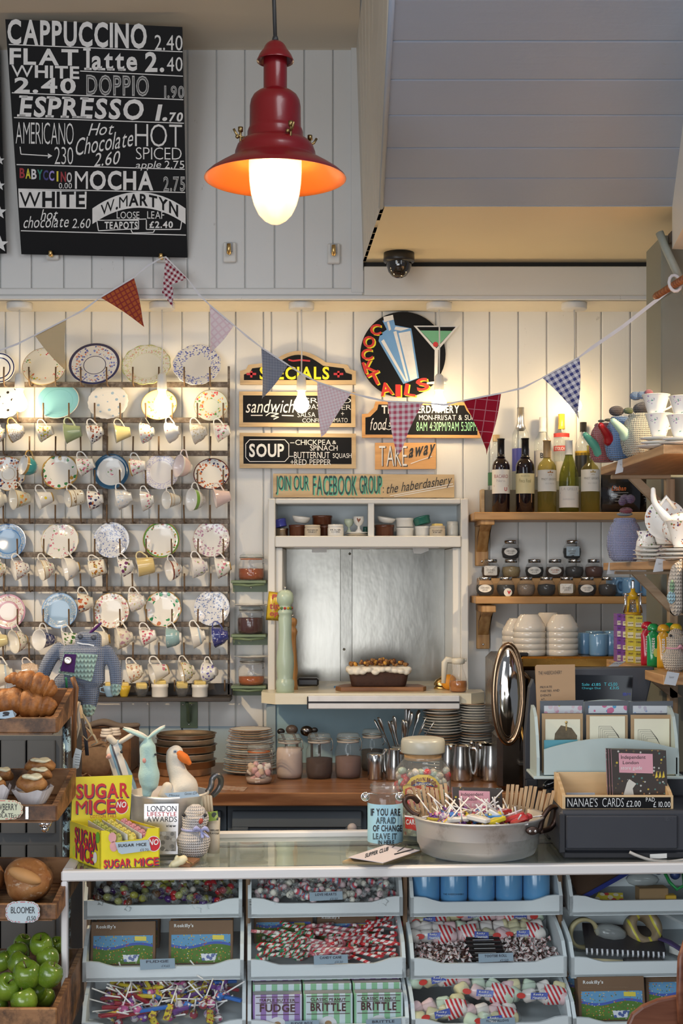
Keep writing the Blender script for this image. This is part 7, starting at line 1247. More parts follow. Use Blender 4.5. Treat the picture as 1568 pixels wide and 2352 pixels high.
# lollipops
def lolly(hm,lb,grp,kind='ball'):
    t=thing('lollipop',lb,'lollipop',(0,0,0),grp);q=MB();q.tube([(0,0,0),(0,0,.075)],.0021,7);q.build('stick',mat((.82,.81,.80),.6,name='paper_stick',var=.02),t);q=MB()
    if kind=='ball':q.ell((0,0,-.009),(.0125,.0125,.011),None,14,9);q.lathe([(.010,.0),(.005,.006),(.003,.012),(.006,.016)],(0,0,0),9)
    else:q.box((0,0,-.012),(.018,.009,.05),.003)
    q.build('wrapped_head',hm,t);return t
LC=[confetti((.35,.05,.08),[(.6,.5,.1),(.5,.5,.55)],90,name='lolly_wrap'),confetti((.62,.50,.04),[(.5,.05,.04),(.2,.1,.05)],90,name='lolly_wrap'),confetti((.04,.16,.50),[(.7,.7,.7),(.5,.1,.1)],90,name='lolly_wrap'),confetti((.60,.56,.56),[(.5,.1,.2),(.3,.2,.4)],90,name='lolly_wrap'),confetti((.16,.05,.28),[(.6,.4,.1),(.5,.5,.6)],90,name='lolly_wrap'),confetti((.50,.10,.28),[(.7,.6,.6)],90,name='lolly_wrap')]
def lollies(place,grp,where,n,seed,sticks):
    ps=[lolly(LC[i],'%s wrapped lollipop %s'%(('red','yellow','blue','white','purple','pink')[i],where),'%s wrapped lollipops %s'%(('red','yellow','blue','white','purple','pink')[i],grp),'bar' if i in (1,) else 'ball') for i in range(6)];R=random.Random(seed)
    for i in range(n):
        p,up=place(R,i/n);M=T(p)@RZ(R.uniform(0,6.28))@RX(R.uniform(sticks[1]*.45,sticks[1]))@RZ(R.uniform(0,6))
        if i<6:ps[i].matrix_basis=M
        else:dup(ps[R.randrange(6)],M)
lollies(lambda R,f:(tpt(2,0,R.uniform(.10,.90),R.uniform(.05,.9),.018+.05*R.random()),0),'in the bottom left tray','in the bottom left tray of the counter',120,41,(-1.5,1.5))
# wrapped chews and bars among the lollies
R=random.Random(44)
for i in range(26):
    c=tpt(2,0,R.uniform(.06,.94),R.uniform(.05,.9),.045+.02*R.random());q=MB();L=R.uniform(.05,.11);q.box(c,(L,.016,.009),.003,RZ(R.uniform(-.7,.7))@RY(R.uniform(-.25,.25)));cn,cc_=(('yellow',(.66,.52,.03)),('dark red',(.28,.01,.03)),('blue',(.02,.14,.50)),('purple',(.12,.04,.22)))[i%4];o=q.build('chew_bar',mat(cc_,.25,coat=.3,name='chew_wrapper'));tag(o,cn+' wrapped chew bar lying among the lollipops, bottom left tray','sweet',cn+' chew bars')
# fudge and brittle boxes, bottom row second column
def sweetbox(c,w_,h,dpt,st,title,top,lb,front):
    t=thing('sweet_box',lb,'box',c,'striped boxes of fudge and brittle');M=T(c)@RZC@RX(-.05);q=MB();q.box((0,dpt/2,h/2),(w_,dpt,h),.002);q.v=[M@v for v in q.v];q.build('carton',st,t)
    q=MB();q.add([M@Vector(p) for p in ((-w_*.48,.003,h+.0006),(w_*.48,.003,h+.0006),(w_*.48,dpt-.003,h+.0006),(-w_*.48,dpt-.003,h+.0006))],[[0,1,2,3]],False);q.build('grey_top',mat((.33,.30,.31),.5),t)
    if not front:return
    pl=Pl(M@Vector((0,0,0)),M.to_3x3()@Vector((0,-1,0)))
    def pj(a,b):v=M@Vector((a,0,b));return CX+v.x*F/v.y,HY-(v.z-ZC)*F/v.y
    q=MB()
    for tx_,z0,z1,st_ in ((top,.80,.90,'b'),(title,.52,.76,'b')):(ax,ay),(bx,by)=pj(-w_*.36,h*z1),pj(w_*.36,h*z0);q.text(pl,tx_,(ax,ay,bx,by),st_)
    for zz in (.94,.78,.46):(ax,ay),(bx,by)=pj(-w_*.44,h*zz),pj(w_*.44,h*zz);q.line(pl,[(ax,ay),(bx,by)],1.6)
    q.build('dark_print',mat((.07,.02,.025),.5),t)
    (mx,my)=pj(0,h*.16);(rx_,_)=pj(w_*.18,h*.16);q=MB();q.poly(pl,circ(mx,my,rx_-mx,(rx_-mx)*1.0,24),0,.0015);q.build('round_window',mat((.66,.66,.70),.5),t);q=MB()
    for dx,dy in ((-7,4),(5,6),(0,-4)):q.poly(pl,circ(mx+dx,my+dy,8,6,9),0,.0024+abs(dx)*.0001)
    q.build('sweet_picture',mat((.34,.20,.09),.6),t)
PST=stripes((.62,.62,.74),(.30,.17,.44),33,(1,0,0),.5,name='lilac_stripes');GST=stripes((.60,.70,.74),(.25,.50,.30),33,(1,0,0),.5,name='green_stripes');a,b=TR[(2,1)][:2];wb=(b-a)/3*.97
for ci in range(3):
    for ri in range(4):
        pur=(ci==0 and ri in (0,2)) or (ri==3) or (ci==2 and ri==2);c=loc(a+(b-a)*(ci+.5)/3,TR[(2,1)][2]+.006+.050*ri,TR[(2,1)][4]+.006+.013*ri)
        sweetbox(c,wb,.098,.044,PST if pur else GST,'FUDGE' if ci==0 else 'BRITTLE','MAPLE BUTTER' if ci==0 else 'CLASSIC PEANUT','%s striped box, %s from the front in the %s file of the second bottom tray'%('lilac' if pur else 'green',('first','second','third','fourth')[ri],('left','middle','right')[ci]),ri==0)
# price cards on the tray lips
for ri,ci,px,w_,y0,y1,txt,pr in ((0,1,748,76,2048,2068,'LOVE HEARTS','£0.50'),(1,0,361,80,2202,2226,'FUDGE','£4.65'),(1,1,759,78,2193,2214,'CANDY CANE','£0.30'),(1,2,1138,80,2189,2209,'TOOTSIE ROLL','£1.50'),(2,1,693,78,2344,2364,'FUDGE BOX','£4.00'),(2,1,880,80,2340,2356,'BRITTLE','£4.00'),(2,2,1142,80,2338,2358,'MARSHMALLOWS','£2.50')):
    dl=ROWS[ri][0]-.006;pl=Pl(cp(px,dl,0),-E2);q=MB();q.poly(pl,[(px-w_/2,y0+2),(px+w_/2,y0-1),(px+w_/2+1,y1-2),(px-w_/2+1,y1+2)],.001);q.poly(Pl(cp(px,dl+.004,0),-E2),[(px-w_/2,y0+2),(px+w_/2,y0-1),(px+w_/2-2,y0+8),(px-w_/2+2,y0+10)],.001);o=q.build('price_card',mat((.30,.40,.49),.7,var=.04));tag(o,'blue-grey folded price card for %s on the tray lip'%{'LOVE HEARTS':'heart sweets','TOOTSIE ROLL':'chew bar'}.get(txt,txt.lower()),'price card','price cards on the sweet trays')
    q=MB();q.text(pl,txt,(px-w_*.32,y0+4,px+w_*.32,y0+10),'b',sl=-.03);q.text(pl,pr,(px+w_*.12,y0+14,px+w_*.36,y0+19),'t',.2);q.build('handwriting',mat((.06,.07,.10),.6),o)
# chair back at the lower right corner
q=MB();CHW=wood((.11,.035,.018),(.22,.085,.045),0,14,.4,'dark_chair_wood');d=3.3
q.prism([W(x,y,d) for x,y in [(1438,2420),(1442,2352),(1452,2330),(1475,2312),(1510,2297),(1550,2289),(1600,2286),(1600,2420)]],(0,.02,0));t=thing('wooden_chair','top of a dark wooden chair back at the bottom right corner','chair',W(1530,2420,d));q.build('backrest',CHW,t,bevel=.006);q=MB();q.tube([W(1566,2400,d-.005),W(1561,2290,d-.01),W(1563,2200,d-.01),W(1575,2160,d)],[.009,.009,.008,.007],12);q.build('back_post',CHW,t)
# ---------------------------------------------------------------- things on the counter top
ZT=CT-.0025
def td(py):return (ZC-ZT)*F/(py-HY)
def on(px,py,z=0):v=W(px,py,(ZC-ZT-z)*F/(py-HY));v.z=ZT+z;return v
def blob(pts,d,n=18,sub=5,flat=1.,q=None,dd=None):
    q=q or MB();q.limb([W(x,y,d+(dd[i] if dd else 0)) for i,(x,y,r) in enumerate(pts)],[r*S(d) for x,y,r in pts],n,sub,flat);return q
# sugar mice carton
A_,B_,C_=on(229.7,1998.7),on(366.6,1991),on(160.6,1972);D_=B_+C_-A_;up=Vector((0,0,.104));YC=mat((.78,.66,.02),.4,var=.03,name='yellow_card');CI=mat((.72,.64,.50),.7,name='card_inside');SR=mat((.58,.02,.03),.45,name='red_ink');SB=mat((.08,.05,.12),.45,name='shadow_ink')
t=thing('display_carton','open bright yellow carton reading SUGAR MICE at the left end of the counter','carton',(A_+B_+C_+D_)/4);uAB=(B_-A_).normalized();uAC=(C_-A_).normalized()
q=MB();q.prism([A_,C_,C_+up,A_+up],uAB*.003);q.prism([B_,D_,D_+up*.98,B_+up],-uAB*.003);q.prism([A_,B_,D_,C_],(0,0,.003))
w_=(B_-A_).length
fr_=[(0,0),(1,0),(1,1),(.80,1.0),(.76,.80),(.70,.74),(.24,.70),(.18,.78),(.16,.96),(.10,1.0),(0,1)];q.prism([A_+uAB*w_*a+up*b for a,b in fr_],uAC*.003);q.build('box_walls',YC,t)
hd=.2225;q=MB();q.prism([C_,D_,D_+Vector((.012,.01,hd)),C_+Vector((.006,.01,hd))],uAC*.003);q.build('header_panel',YC,t)
q=MB();q.add([C_+up*.02+uAB*.004-uAC*.001,C_+up*.95+uAB*.004-uAC*.001,A_+up*.95+uAB*.004+uAC*.005,A_+up*.02+uAB*.004+uAC*.005],[[0,1,2,3]],False);q.add([D_+up*.02-uAB*.004,D_+up*.93-uAB*.004,B_+up*.95-uAB*.004,B_+up*.02-uAB*.004],[[0,1,2,3]],False);q.build('inside_lining',CI,t)
pf,ps,ph=P3(A_,B_,A_+up),P3(A_,C_,A_+up),P3(C_,D_,C_+Vector((.006,.01,hd)))
r_,s_=MB(),MB()
for pl,tx_,b,sl_ in ((ph,'SUGAR',(175,1801,296,1835),-.03),(ph,'MICE',(174,1838,264,1871),-.035),(pf,'SUGAR',(238,1975,300,1994),-.06),(pf,'MICE',(308,1971,364,1990),-.05),(ps,'SUGAR',(171,1898,222,1936),.33),(ps,'MICE',(173,1934,214,1972),.33)):s_.text(pl,tx_,(b[0]+2,b[1]+2.5,b[2]+2,b[3]+2.5),'b',sl=sl_,lift=.0012);r_.text(pl,tx_,b,'b',sl=sl_,lift=.002)
r_.text(ph,'COTTON TAILS',(207,1872,267,1879),'n',sl=-.03);s_.build('shadow_lettering',SB,t);r_.build('red_lettering',SR,t)
for pl,x,y in ((ph,279,1852),(pf,353,1938)):
    q=MB();q.poly(pl,circ(x,y,16,18),0,.001);q.build('white_disc',CHALK,t);q=MB();q.poly(pl,circ(x,y,14.5,16.5),0,.0016);q.build('red_disc',SR,t);q=MB();q.text(pl,'NO',(x-12,y-11,x+11,y+3),'b',.2,lift=.0024);q.build('white_lettering',CHALK,t)
q=MB()
for x,y in ((258,1924),(261,1944)):q.poly(pf,circ(x,y,9,12),0,.0014)
q.build('pink_print',mat((.70,.36,.36),.5),t)
for x,y,c_ in ((224,1924,(.15,.45,.03)),(218,1970,(.78,.76,.74)),(171,1955,(.55,.62,.03))):q=MB();q.poly(ps,circ(x,y,4.5,13),0,.0014);q.build('mouse_print',mat(c_,.5),t)
for i,c_ in enumerate(((.42,.44,.10),(.70,.58,.12),(.66,.28,.28))):
    b0=A_+uAB*w_*(.26+.24*i);q=MB();q.prism([b0+up*.06+uAC*.008,b0+up*.84+uAC*.02,b0+up*1.02+uAC*.17,b0+up*.06+uAC*.17],uAB*.002);q.build('white_sleeve',CHALK,t)
    for j in range(6):q=MB();p=b0+uAB*.016+uAC*(.022+.026*j)+up*(.70+.035*j);q.ell(p,(.0115,.014,.020),None,12,8);q.ell(p+Vector((-.006,-.008,.014)),.004,None,8,6);q.ell(p+Vector((.006,-.008,.014)),.004,None,8,6);q.build('sugar_mouse',mat(c_,.5,var=.04,name='sugar'),t)
q=MB();tp=Pl(pf.p+pf.n*.006,pf.n);q.poly(tp,[(264,1935),(341,1929),(347,1953),(279,1962),(272,1958)],.001);o=q.build('price_card',TAGB);tag(o,'blue price card hooked on the front of the yellow carton','price card');q=MB();q.text(tp,'SUGAR MICE',(271,1939,336,1946),'b',sl=-.05);q.text(tp,'£0.70',(322,1949,341,1955),'t');q.build('handwriting',INK,o)
# aluminium pan with toys, award plaque
ALU=metal((.84,.83,.81),.50,.1,'worn_aluminium',1,.0);d=4.06;cx=X(389,d);k_=S(d);c=Vector((cx,d,ZT));t=thing('tall_pan','tall aluminium pan holding soft toys behind the yellow carton','pan',c);r=91*k_;h=.163
q=MB();q.lathe([(0,0),(r*.93,0),(r*.96,.006),(r*.97,h-.012),(r*1.0,h-.006),(r*1.0,h),(r*.96,h),(r*.95,.01),(0,.008)],c,48);q.build('pan_body',ALU,t)
q=MB();a,b,e=W(476,1820,4.09),W(497,1780,4.10),W(507,1800,4.12);q.tube([a,W(484,1808,4.09),W(487,1790,4.1),b,W(506,1786,4.11),e,W(500,1815,4.12),W(487,1828,4.12)],.0085,10,sm=4);q.build('loop_handle',metal((.16,.16,.165),.4,name='dark_iron_handle'),t)
q=MB();pl=PD(3.935);q.poly(pl,[(331,1847),(410,1846),(408,1962),(330,1961)],.006);o=q.build('award_plaque',metal((.62,.61,.63),.3,name='silver_plaque'));tag(o,'silver lifestyle awards plaque propped in front of the tall pan','plaque')
q=MB();q.text(pl,'LONDON',(338,1851,405,1864),'n');q.text(pl,'AWARDS',(337,1876,406,1888),'n');q.text(pl,'view',(381,1894,404,1900),'b');q.build('black_lettering',INK,o);q=MB();q.text(pl,'LIFESTYLE',(338,1865,405,1875),'n');q.build('red_lettering',SR,o)
q=MB();q.rect(pl,336,1910,404,1955,0,.0008);q.build('grey_photo',confetti((.42,.41,.40),[(.2,.2,.2),(.6,.6,.58),(.3,.28,.25)],70),o)
q=MB();pl=PD(3.955);q.poly(pl,[(377,1822),(450,1817),(459,1829),(391,1836)],.001);o=q.build('price_card',TAGB);tag(o,'blue card lying across the rim of the tall pan','price card');q=MB();q.text(pl,'Mouse',(388,1824,412,1829),'t',.2);q.text(pl,'Goose £24',(424,1820,452,1826),'t',.2,-.06);q.build('handwriting',INK,o)
FELTM=mat((.38,.56,.52),.95,var=.07,scale=120,bump=.5,sheen=.5,name='mint_felt');FELTC=mat((.68,.62,.52),.95,var=.06,scale=120,bump=.4,sheen=.5,name='cream_felt')
d=3.985;t=thing('rabbit_toy','mint felt rabbit toy with long ears in the tall pan','toy',W(344,1841,d));q=blob([(337,1834,8),(338,1818,12),(342,1800,22),(342,1780,25),(341,1755,20),(340,1735,19),(339,1715,19),(340,1700,10)],d,22);q.build('body',FELTM,t,remesh=.0035,smoothmod=4)
for pts,nm in (([(338,1697,5),(322,1689,11),(300,1680,10),(285,1675,4)],'ear'),([(340,1697,5),(352,1687,10),(366,1677,9),(376,1671,4)],'ear')):
    q=blob(pts,d-.004,14,5,.45);q.build(nm,FELTM,t);q=blob([(x+1,y-4,r_*.7) for x,y,r_ in pts],d-.002,12,5,.5);q.build('ear_lining',FELTC,t)
q=MB();q.ell(W(331,1747,d-20*S(d)),(.005,.004,.007),None,10,8);q.build('nose',mat((.62,.28,.24),.8),t);q=MB();q.ell(W(357,1733,d-12*S(d)),.0035,None,8,6);q.build('eye',INK,t)
d=4.07;t=thing('goose_toy','cream felt goose toy with orange beak in the tall pan','toy',W(412,1825,d));q=blob([(414,1826,38),(420,1808,35),(408,1775,22),(400,1750,19),(403,1731,21),(404,1728,17)],d,24);q.build('body',FELTC,t,remesh=.004,smoothmod=4)
q=blob([(412,1734,11),(424,1742,11),(434,1752,6)],d-.012,14);q.build('beak',mat((.72,.17,.02),.85,bump=.3,name='orange_felt'),t);q=MB();q.ell(W(402,1726,d-20.5*S(d)),(.0055,.003,.0045),None,10,8);q.build('eye',mat((.30,.36,.48),.4),t);q=MB();q.ell(W(402,1726,d-22*S(d)),.0022,None,8,6);q.build('pupil',INK,t)
q=blob([(384,1808,12),(378,1830,16)],d-.03,14);q.build('wing',FELTC,t)
STRK=stripes((.72,.69,.64),(.24,.40,.52),34,(1,0,.35),.55,.95,'striped_knit',(.10,.10,.12));d=4.16;t=thing('striped_toy','cream, blue and grey striped knitted toy behind the yellow carton','toy',W(280,1830,d));q=blob([(290,1822,26),(284,1795,25),(275,1765,20),(266,1742,17),(262,1728,18),(268,1712,14)],d,22);q.build('body',STRK,t,remesh=.004,smoothmod=3)
q=blob([(262,1705,8),(252,1695,8)],d-.01,12);q.build('ear',FELTC,t);q=blob([(280,1702,9),(296,1692,9),(312,1682,7)],d-.01,12,4,.6);q.build('ear',FELTC,t);q=blob([(250,1737,6),(248,1739,5)],d-.022,12);q.build('snout',mat((.62,.36,.30),.9),t);q=MB();q.ell(W(279,1727,d-.02),.0045,None,8,6);q.build('eye',INK,t)
kchick(444,td(1974)+.035,ZT,80,124,(.74,.69,.66),'white knitted chick with lilac ribbon on the counter in front of the pan',(.36,.38,.62),(-.5,.72),.5,560)
# cup of stirrers, chocolate mouse on a trap
d=4.0;k_=S(d);c=Vector((X(490,d),d,ZT));t=thing('stirrer_cup','cream printed cup holding wooden stirrers behind the knitted chick','cup',c);q=MB();q.lathe([(0,0),(14*k_,0),(14.5*k_,40*k_),(15.5*k_,78*k_),(15*k_,80*k_),(14*k_,78*k_),(13*k_,4*k_),(0,4*k_)],c);q.build('cup_body',mat((.66,.58,.46),.5,name='cream_card'),t);q=MB();cy=Cy(c.x,c.y,15*k_);q.text(cy,'CUMBERLAND',(477,1905,503,1909),'b');q.text(cy,'FLAVOUR',(482,1912,503,1916),'b');q.build('print',INK,t)
R=random.Random(6)
for i in range(9):q=MB();p=c+Vector(((i-4)*.0028-.006,R.uniform(-.006,.006),.012));q.prism([p+Vector((-.003,0,0)),p+Vector((.003,0,0)),p+Vector((.003-.012+.0*i,.002,.148+R.uniform(-.006,.004))),p+Vector((-.003-.012,.002,.148))],(0,.0016,0));o=q.build('wooden_stirrer',wood((.55,.40,.24),(.68,.54,.36),2,14,.6,'stirrer_wood'));tag(o,'flat pale wooden stirrer standing in the cream cup','stirrer','wooden stirrers in the cream cup')
q=MB();pl=PD(3.975);q.poly(pl,[(475,1866),(499,1863),(501,1884),(476,1887)],.004);o=q.build('green_sachet',confetti((.24,.36,.03),[(.03,.04,.02),(.4,.5,.1)],60));tag(o,'bright green sachet tucked in the stirrer cup','sachet')
t=thing('mouse_trap','small wooden mouse trap lying in front of the knitted chick','mouse trap',on(425,1985));q=MB();q.prism([on(395,1990),on(436,1993),on(459,1976),on(424,1972)],(0,0,.006));q.build('trap_base',wood((.18,.08,.03),(.30,.15,.07),0,14),t);q=MB();q.tube([on(420,1976,.008),on(432,1980,.018),on(441,1984,.008)],.0018,6);q.tube([on(405,1968,.012),on(420,1966,.014),on(428,1972,.012)],.0018,6);q.build('wire',GOLD,t)
t=thing('chocolate_mouse','white chocolate mouse sitting on the mouse trap','sweet',on(408,1988,.006));dm=td(1990);q=blob([(392,1989,5),(398,1986,9),(408,1981,10),(416,1977,11),(421,1974,10)],dm,16);q.build('body',mat((.74,.66,.42),.4,var=.03,name='white_chocolate'),t);q=blob([(404,1972,4),(406,1968,4)],dm,10);q.build('ear',mat((.74,.66,.42),.4,var=.03,name='white_chocolate'),t)
# tip jar and big sweet jar
d=4.14;k_=S(d);c=Vector((X(884.5,d),d,ZT));r=40.5*k_;h=135*k_*1.0;t=thing('tip_jar','glass tip jar with blue label reading IF YOU ARE AFRAID OF CHANGE','jar',c);q=MB();q.lathe([(0,0),(r*.92,0),(r,.012),(r,h*.78),(r*.95,h*.84),(r*.82,h*.88),(r*.82,h*.92),(r*.88,h*.93),(r*.88,h*.96),(r*.82,h*.965),(r*.85,h),(r*.80,h),(r*.78,h*.9)],c,40);q.build('glass_body',CLEAR,t)
q=MB();q.lathe([(r*1.01,h*.04),(r*1.01,h*.70)],c,40,a0=-PI*.99,a1=-PI*.01);q.build('blue_label',mat((.36,.62,.76),.7,var=.03,name='blue_paper'),t);cy=Cy(c.x,c.y,r*1.012);q=MB()
for tx_,b,st in (('IF YOU ARE',(851,1857,919,1874),'b'),('AFRAID',(863,1877,909,1892),'o'),('OF CHANGE',(856,1895,923,1910),'b'),('LEAVE IT',(856,1914,911,1928),'o'),('IN HERE',(868,1930,905,1940),'b')):q.text(cy,tx_,b,st)
q.build('black_lettering',INK,t)
for x,lb in ((839,'silver jingle bell on the left of the tip jar neck'),(918,'silver jingle bell on the right of the tip jar neck')):q=MB();c2=W(x,1830,d-.01);q.ell(c2,9.5*k_);q.tube([c2+Vector((math.cos(a)*9.7*k_,0,math.sin(a)*9.7*k_)) for a in [i*PI/10 for i in range(20)]],.0012,5,True);q.tube([c2+Vector((0,0,9*k_)),Vector((c.x,c2.y,c2.z+10*k_)).lerp(c2,.4)],.0015,5);o=q.build('jingle_bell',CHROME);tag(o,lb,'bell','jingle bells on the tip jar')
d=4.225;k_=S(d);c=Vector((X(971,d),d,ZT));r=64*k_;h=228*k_;t=thing('sweet_jar','big corked glass sweet jar with ornate yellow and red label behind the round pan','jar',c);q=MB();q.lathe([(0,0),(r*.9,0),(r,.015),(r,h*.66),(r*.97,h*.70),(r*.80,h*.76),(r*.70,h*.79),(r*.70,h*.82)],c,40);q.build('glass_body',glass((.94,.97,.95),.09),t);q=MB();q.lathe([(0,h*.79),(r*.66,h*.79),(r*.68,h*.86),(0,h*.86)],c,32);q.build('cork',mat((.42,.24,.10),.8,var=.3,scale=60,name='cork'),t)
q=MB();q.lathe([(r*.70,h*.855),(r*.77,h*.86),(r*.79,h*.87),(r*.79,h*.97),(r*.75,h*1.0),(r*.6,h*1.01),(0,h*1.01)],c,36);q.build('stopper',mat((.42,.41,.34),.3,name='grey_glass'),t)
R=random.Random(9)
for i in range(99):
    a,rr,z=R.uniform(-PI,0),r*R.uniform(.74,.9),h*R.uniform(.3,.70);cc=((.42,.46,.34),(.5,.05,.05),(.55,.5,.42),(.30,.36,.30),(.40,.32,.25));q=MB();q.ell(c+Vector((rr*math.cos(a),rr*math.sin(a),z)),(.014,.010,.012),Euler((R.random(),R.random(),R.random())).to_matrix().to_4x4(),9,6);q.build('wrapped_sweet',mat(cc[i%5 if i%7 else 1],.25,coat=.4,name='sweet_wrap'),t)
q=MB();q.lathe([(r*.78,h*.05),(r*.78,h*.66),(0,h*.68)],c,24);q['x'] if False else q.build('sweet_heart',confetti((.25,.25,.20),[(.5,.5,.42),(.3,.1,.08),(.4,.42,.3)],70),t)
cy=Cy(c.x,c.y,r*1.012)
def cpoly(q,pts,lift):ce=(sum(p[0] for p in pts)/len(pts),sum(p[1] for p in pts)/len(pts));n=len(pts);q.add([cy.pix(*ce,lift)]+[cy.pix(*p,lift) for p in pts],[[0,1+i,1+(i+1)%n] for i in range(n)],False)
q=MB();cpoly(q,[(926,1838),(925,1806),(934,1800),(944,1786),(960,1779),(985,1780),(1000,1788),(1010,1803),(1014,1812),(1013,1838)],.0004);q.build('yellow_label',mat((.66,.48,.10),.5),t);q=MB();cpoly(q,[(930,1834),(930,1812),(960,1804),(990,1806),(1008,1816),(1008,1834)],.0012);q.build('red_panel',mat((.50,.10,.06),.5),t)
q=MB();cpoly(q,[(945,1806),(958,1796),(986,1797),(998,1808),(970,1803)],.0016);q.build('blue_panel',mat((.06,.08,.22),.5),t)
q=MB();q.text(cy,'BROWN BROS',(944,1785,1001,1796),'b',lift=.0016,fn=lambda u,v:(944+57*u,1785+10*v+22*(u-.5)**2*2));q.build('dark_lettering',mat((.14,.03,.05),.5),t);q=MB();q.text(cy,'SUPERIOR',(953,1799,991,1804),'b',lift=.0026);q.text(cy,'CONFECTIONERY',(934,1814,1005,1828),'b',lift=.0026);q.build('cream_lettering',mat((.72,.64,.44),.5),t)
q=MB();cpoly(q,[(930,1872),(956,1876),(956,1908),(930,1902)],.0006);q.build('red_label',mat((.55,.04,.03),.5),t);q=MB();q.text(cy,'CAR.',(932,1882,954,1894),'b',lift=.0018);q.build('white_lettering',CHALK,t)
# round pan of lollies
d=4.005;k_=S(d);c=Vector((X(1097,d),d,ZT));r=150*k_;hp=.110;t=thing('preserving_pan','wide battered aluminium pan of lollipops on the counter','pan',c);PAN=metal((.74,.73,.71),.50,.12,'stained_aluminium',1,.55)
q=MB();q.lathe([(0,.0),(r*.80,0),(r*.87,.006),(r*.92,.03),(r*.96,hp*.85),(r*.985,hp*.93),(r*1.02,hp*.95),(r*1.025,hp*.98),(r*1.0,hp),(r*.95,hp*.97),(r*.93,.03),(r*.80,.008),(0,.006)],c,64);q.build('pan_body',PAN,t)
IRH=metal((.09,.06,.05),.45,name='iron_handle')
q=MB();q.tube([W(1210,1905,3.92),W(1236,1908,3.93),W(1245,1880,3.95),W(1262,1856,3.97),W(1276,1856,3.99),W(1274,1885,4.0),W(1262,1903,3.99),W(1240,1910,3.96)],.0075,10,sm=4);q.ell(W(1222,1908,3.875),(.018,.006,.012));q.build('handle',IRH,t)
for x in (1217,1229):q=MB();q.ell(W(x,1909,3.868),.0045,None,8,6);q.build('rivet',CHROME,t)
q=MB();q.tube([W(962,1872,3.98),W(945,1864,3.98),W(930,1846,3.98),W(932,1832,3.98),W(946,1830,3.99),W(960,1842,4.0)],.0075,10,sm=4);q.build('handle',IRH,t)
def inpan(R,f):
    a=R.uniform(0,6.28);rr=r*.74*math.sqrt(R.random());return c+Vector((rr*math.cos(a),rr*math.sin(a),.088+.028*R.random()*(1-(rr/r)**2))),0
lollies(inpan,'in the round aluminium pan','in the round aluminium pan',70,51,(-1.5,1.5))
q=MB();q.lathe([(0,.085),(r*.5,.082),(r*.92,.070)],c,40);o=q.build('loose_sweets',confetti((.10,.06,.06),[(.5,.06,.05),(.6,.5,.05),(.05,.2,.5),(.6,.58,.55),(.2,.05,.25)],45,.5,.3));tag(o,'mass of loose wrapped sweets filling the round pan below the lollipops','sweets',kind='stuff')
R=random.Random(61)
for i in range(16):
    a=R.uniform(-2.6,-.5);rr=r*R.uniform(.35,.82);L=R.uniform(.035,.075);cn,cc_=(('yellow',(.68,.54,.03)),('blue',(.03,.20,.58)),('red',(.50,.03,.03)),('white',(.68,.66,.62)))[i%4];q=MB();q.box(c+Vector((rr*math.cos(a),rr*math.sin(a),.108+R.uniform(0,.012))),(L,.026,.014),.005,RZ(R.uniform(-1,1))@RY(R.uniform(-.5,.5)));o=q.build('wrapped_sweet',mat(cc_,.2,coat=.4,name='sweet_film'));tag(o,cn+' wrapped sweet lying among the sticks in the round pan','sweet',cn+' sweets in the round pan')
t=thing('slat_fence','strip of wired wooden slats standing round the back of the lolly pan','fence',c+Vector((0,r*.8,.08)));SLW=wood((.42,.26,.13),(.60,.42,.24),2,12,.6,'slat_wood')
for i,x in enumerate(list(range(961,1034,9))+list(range(1158,1250,9))):
    a=(x-1097)/150/.95;yy=math.sqrt(max(.05,1-a*a))*r*.86;p=Vector((X(x,d+yy*.8),d+yy*.8,c.z+.05));tl=(x-1097)/150*.03;R=random.Random(x);q=MB();hh=(1862-1812+R.uniform(-6,6))*S(d+yy)+.055;q.prism([p+Vector((-.0045,0,0)),p+Vector((.0045,0,0)),p+Vector((.0045+tl,.006,hh)),p+Vector((-.0045+tl,.006,hh))],(0,.006,0));q.build('slat',SLW,t)
q=MB();p=W(1264,1848,d+.06);q.prism([W(1246,1862,d+.05),W(1254,1866,d+.05),W(1258,1825,d+.055),W(1248,1821,d+.055)],(0,.006,0));o=q.build('clothes_peg',wood((.26,.10,.03),(.40,.18,.06),2,12));tag(o,'reddish wooden peg at the right end of the slat fence','peg')
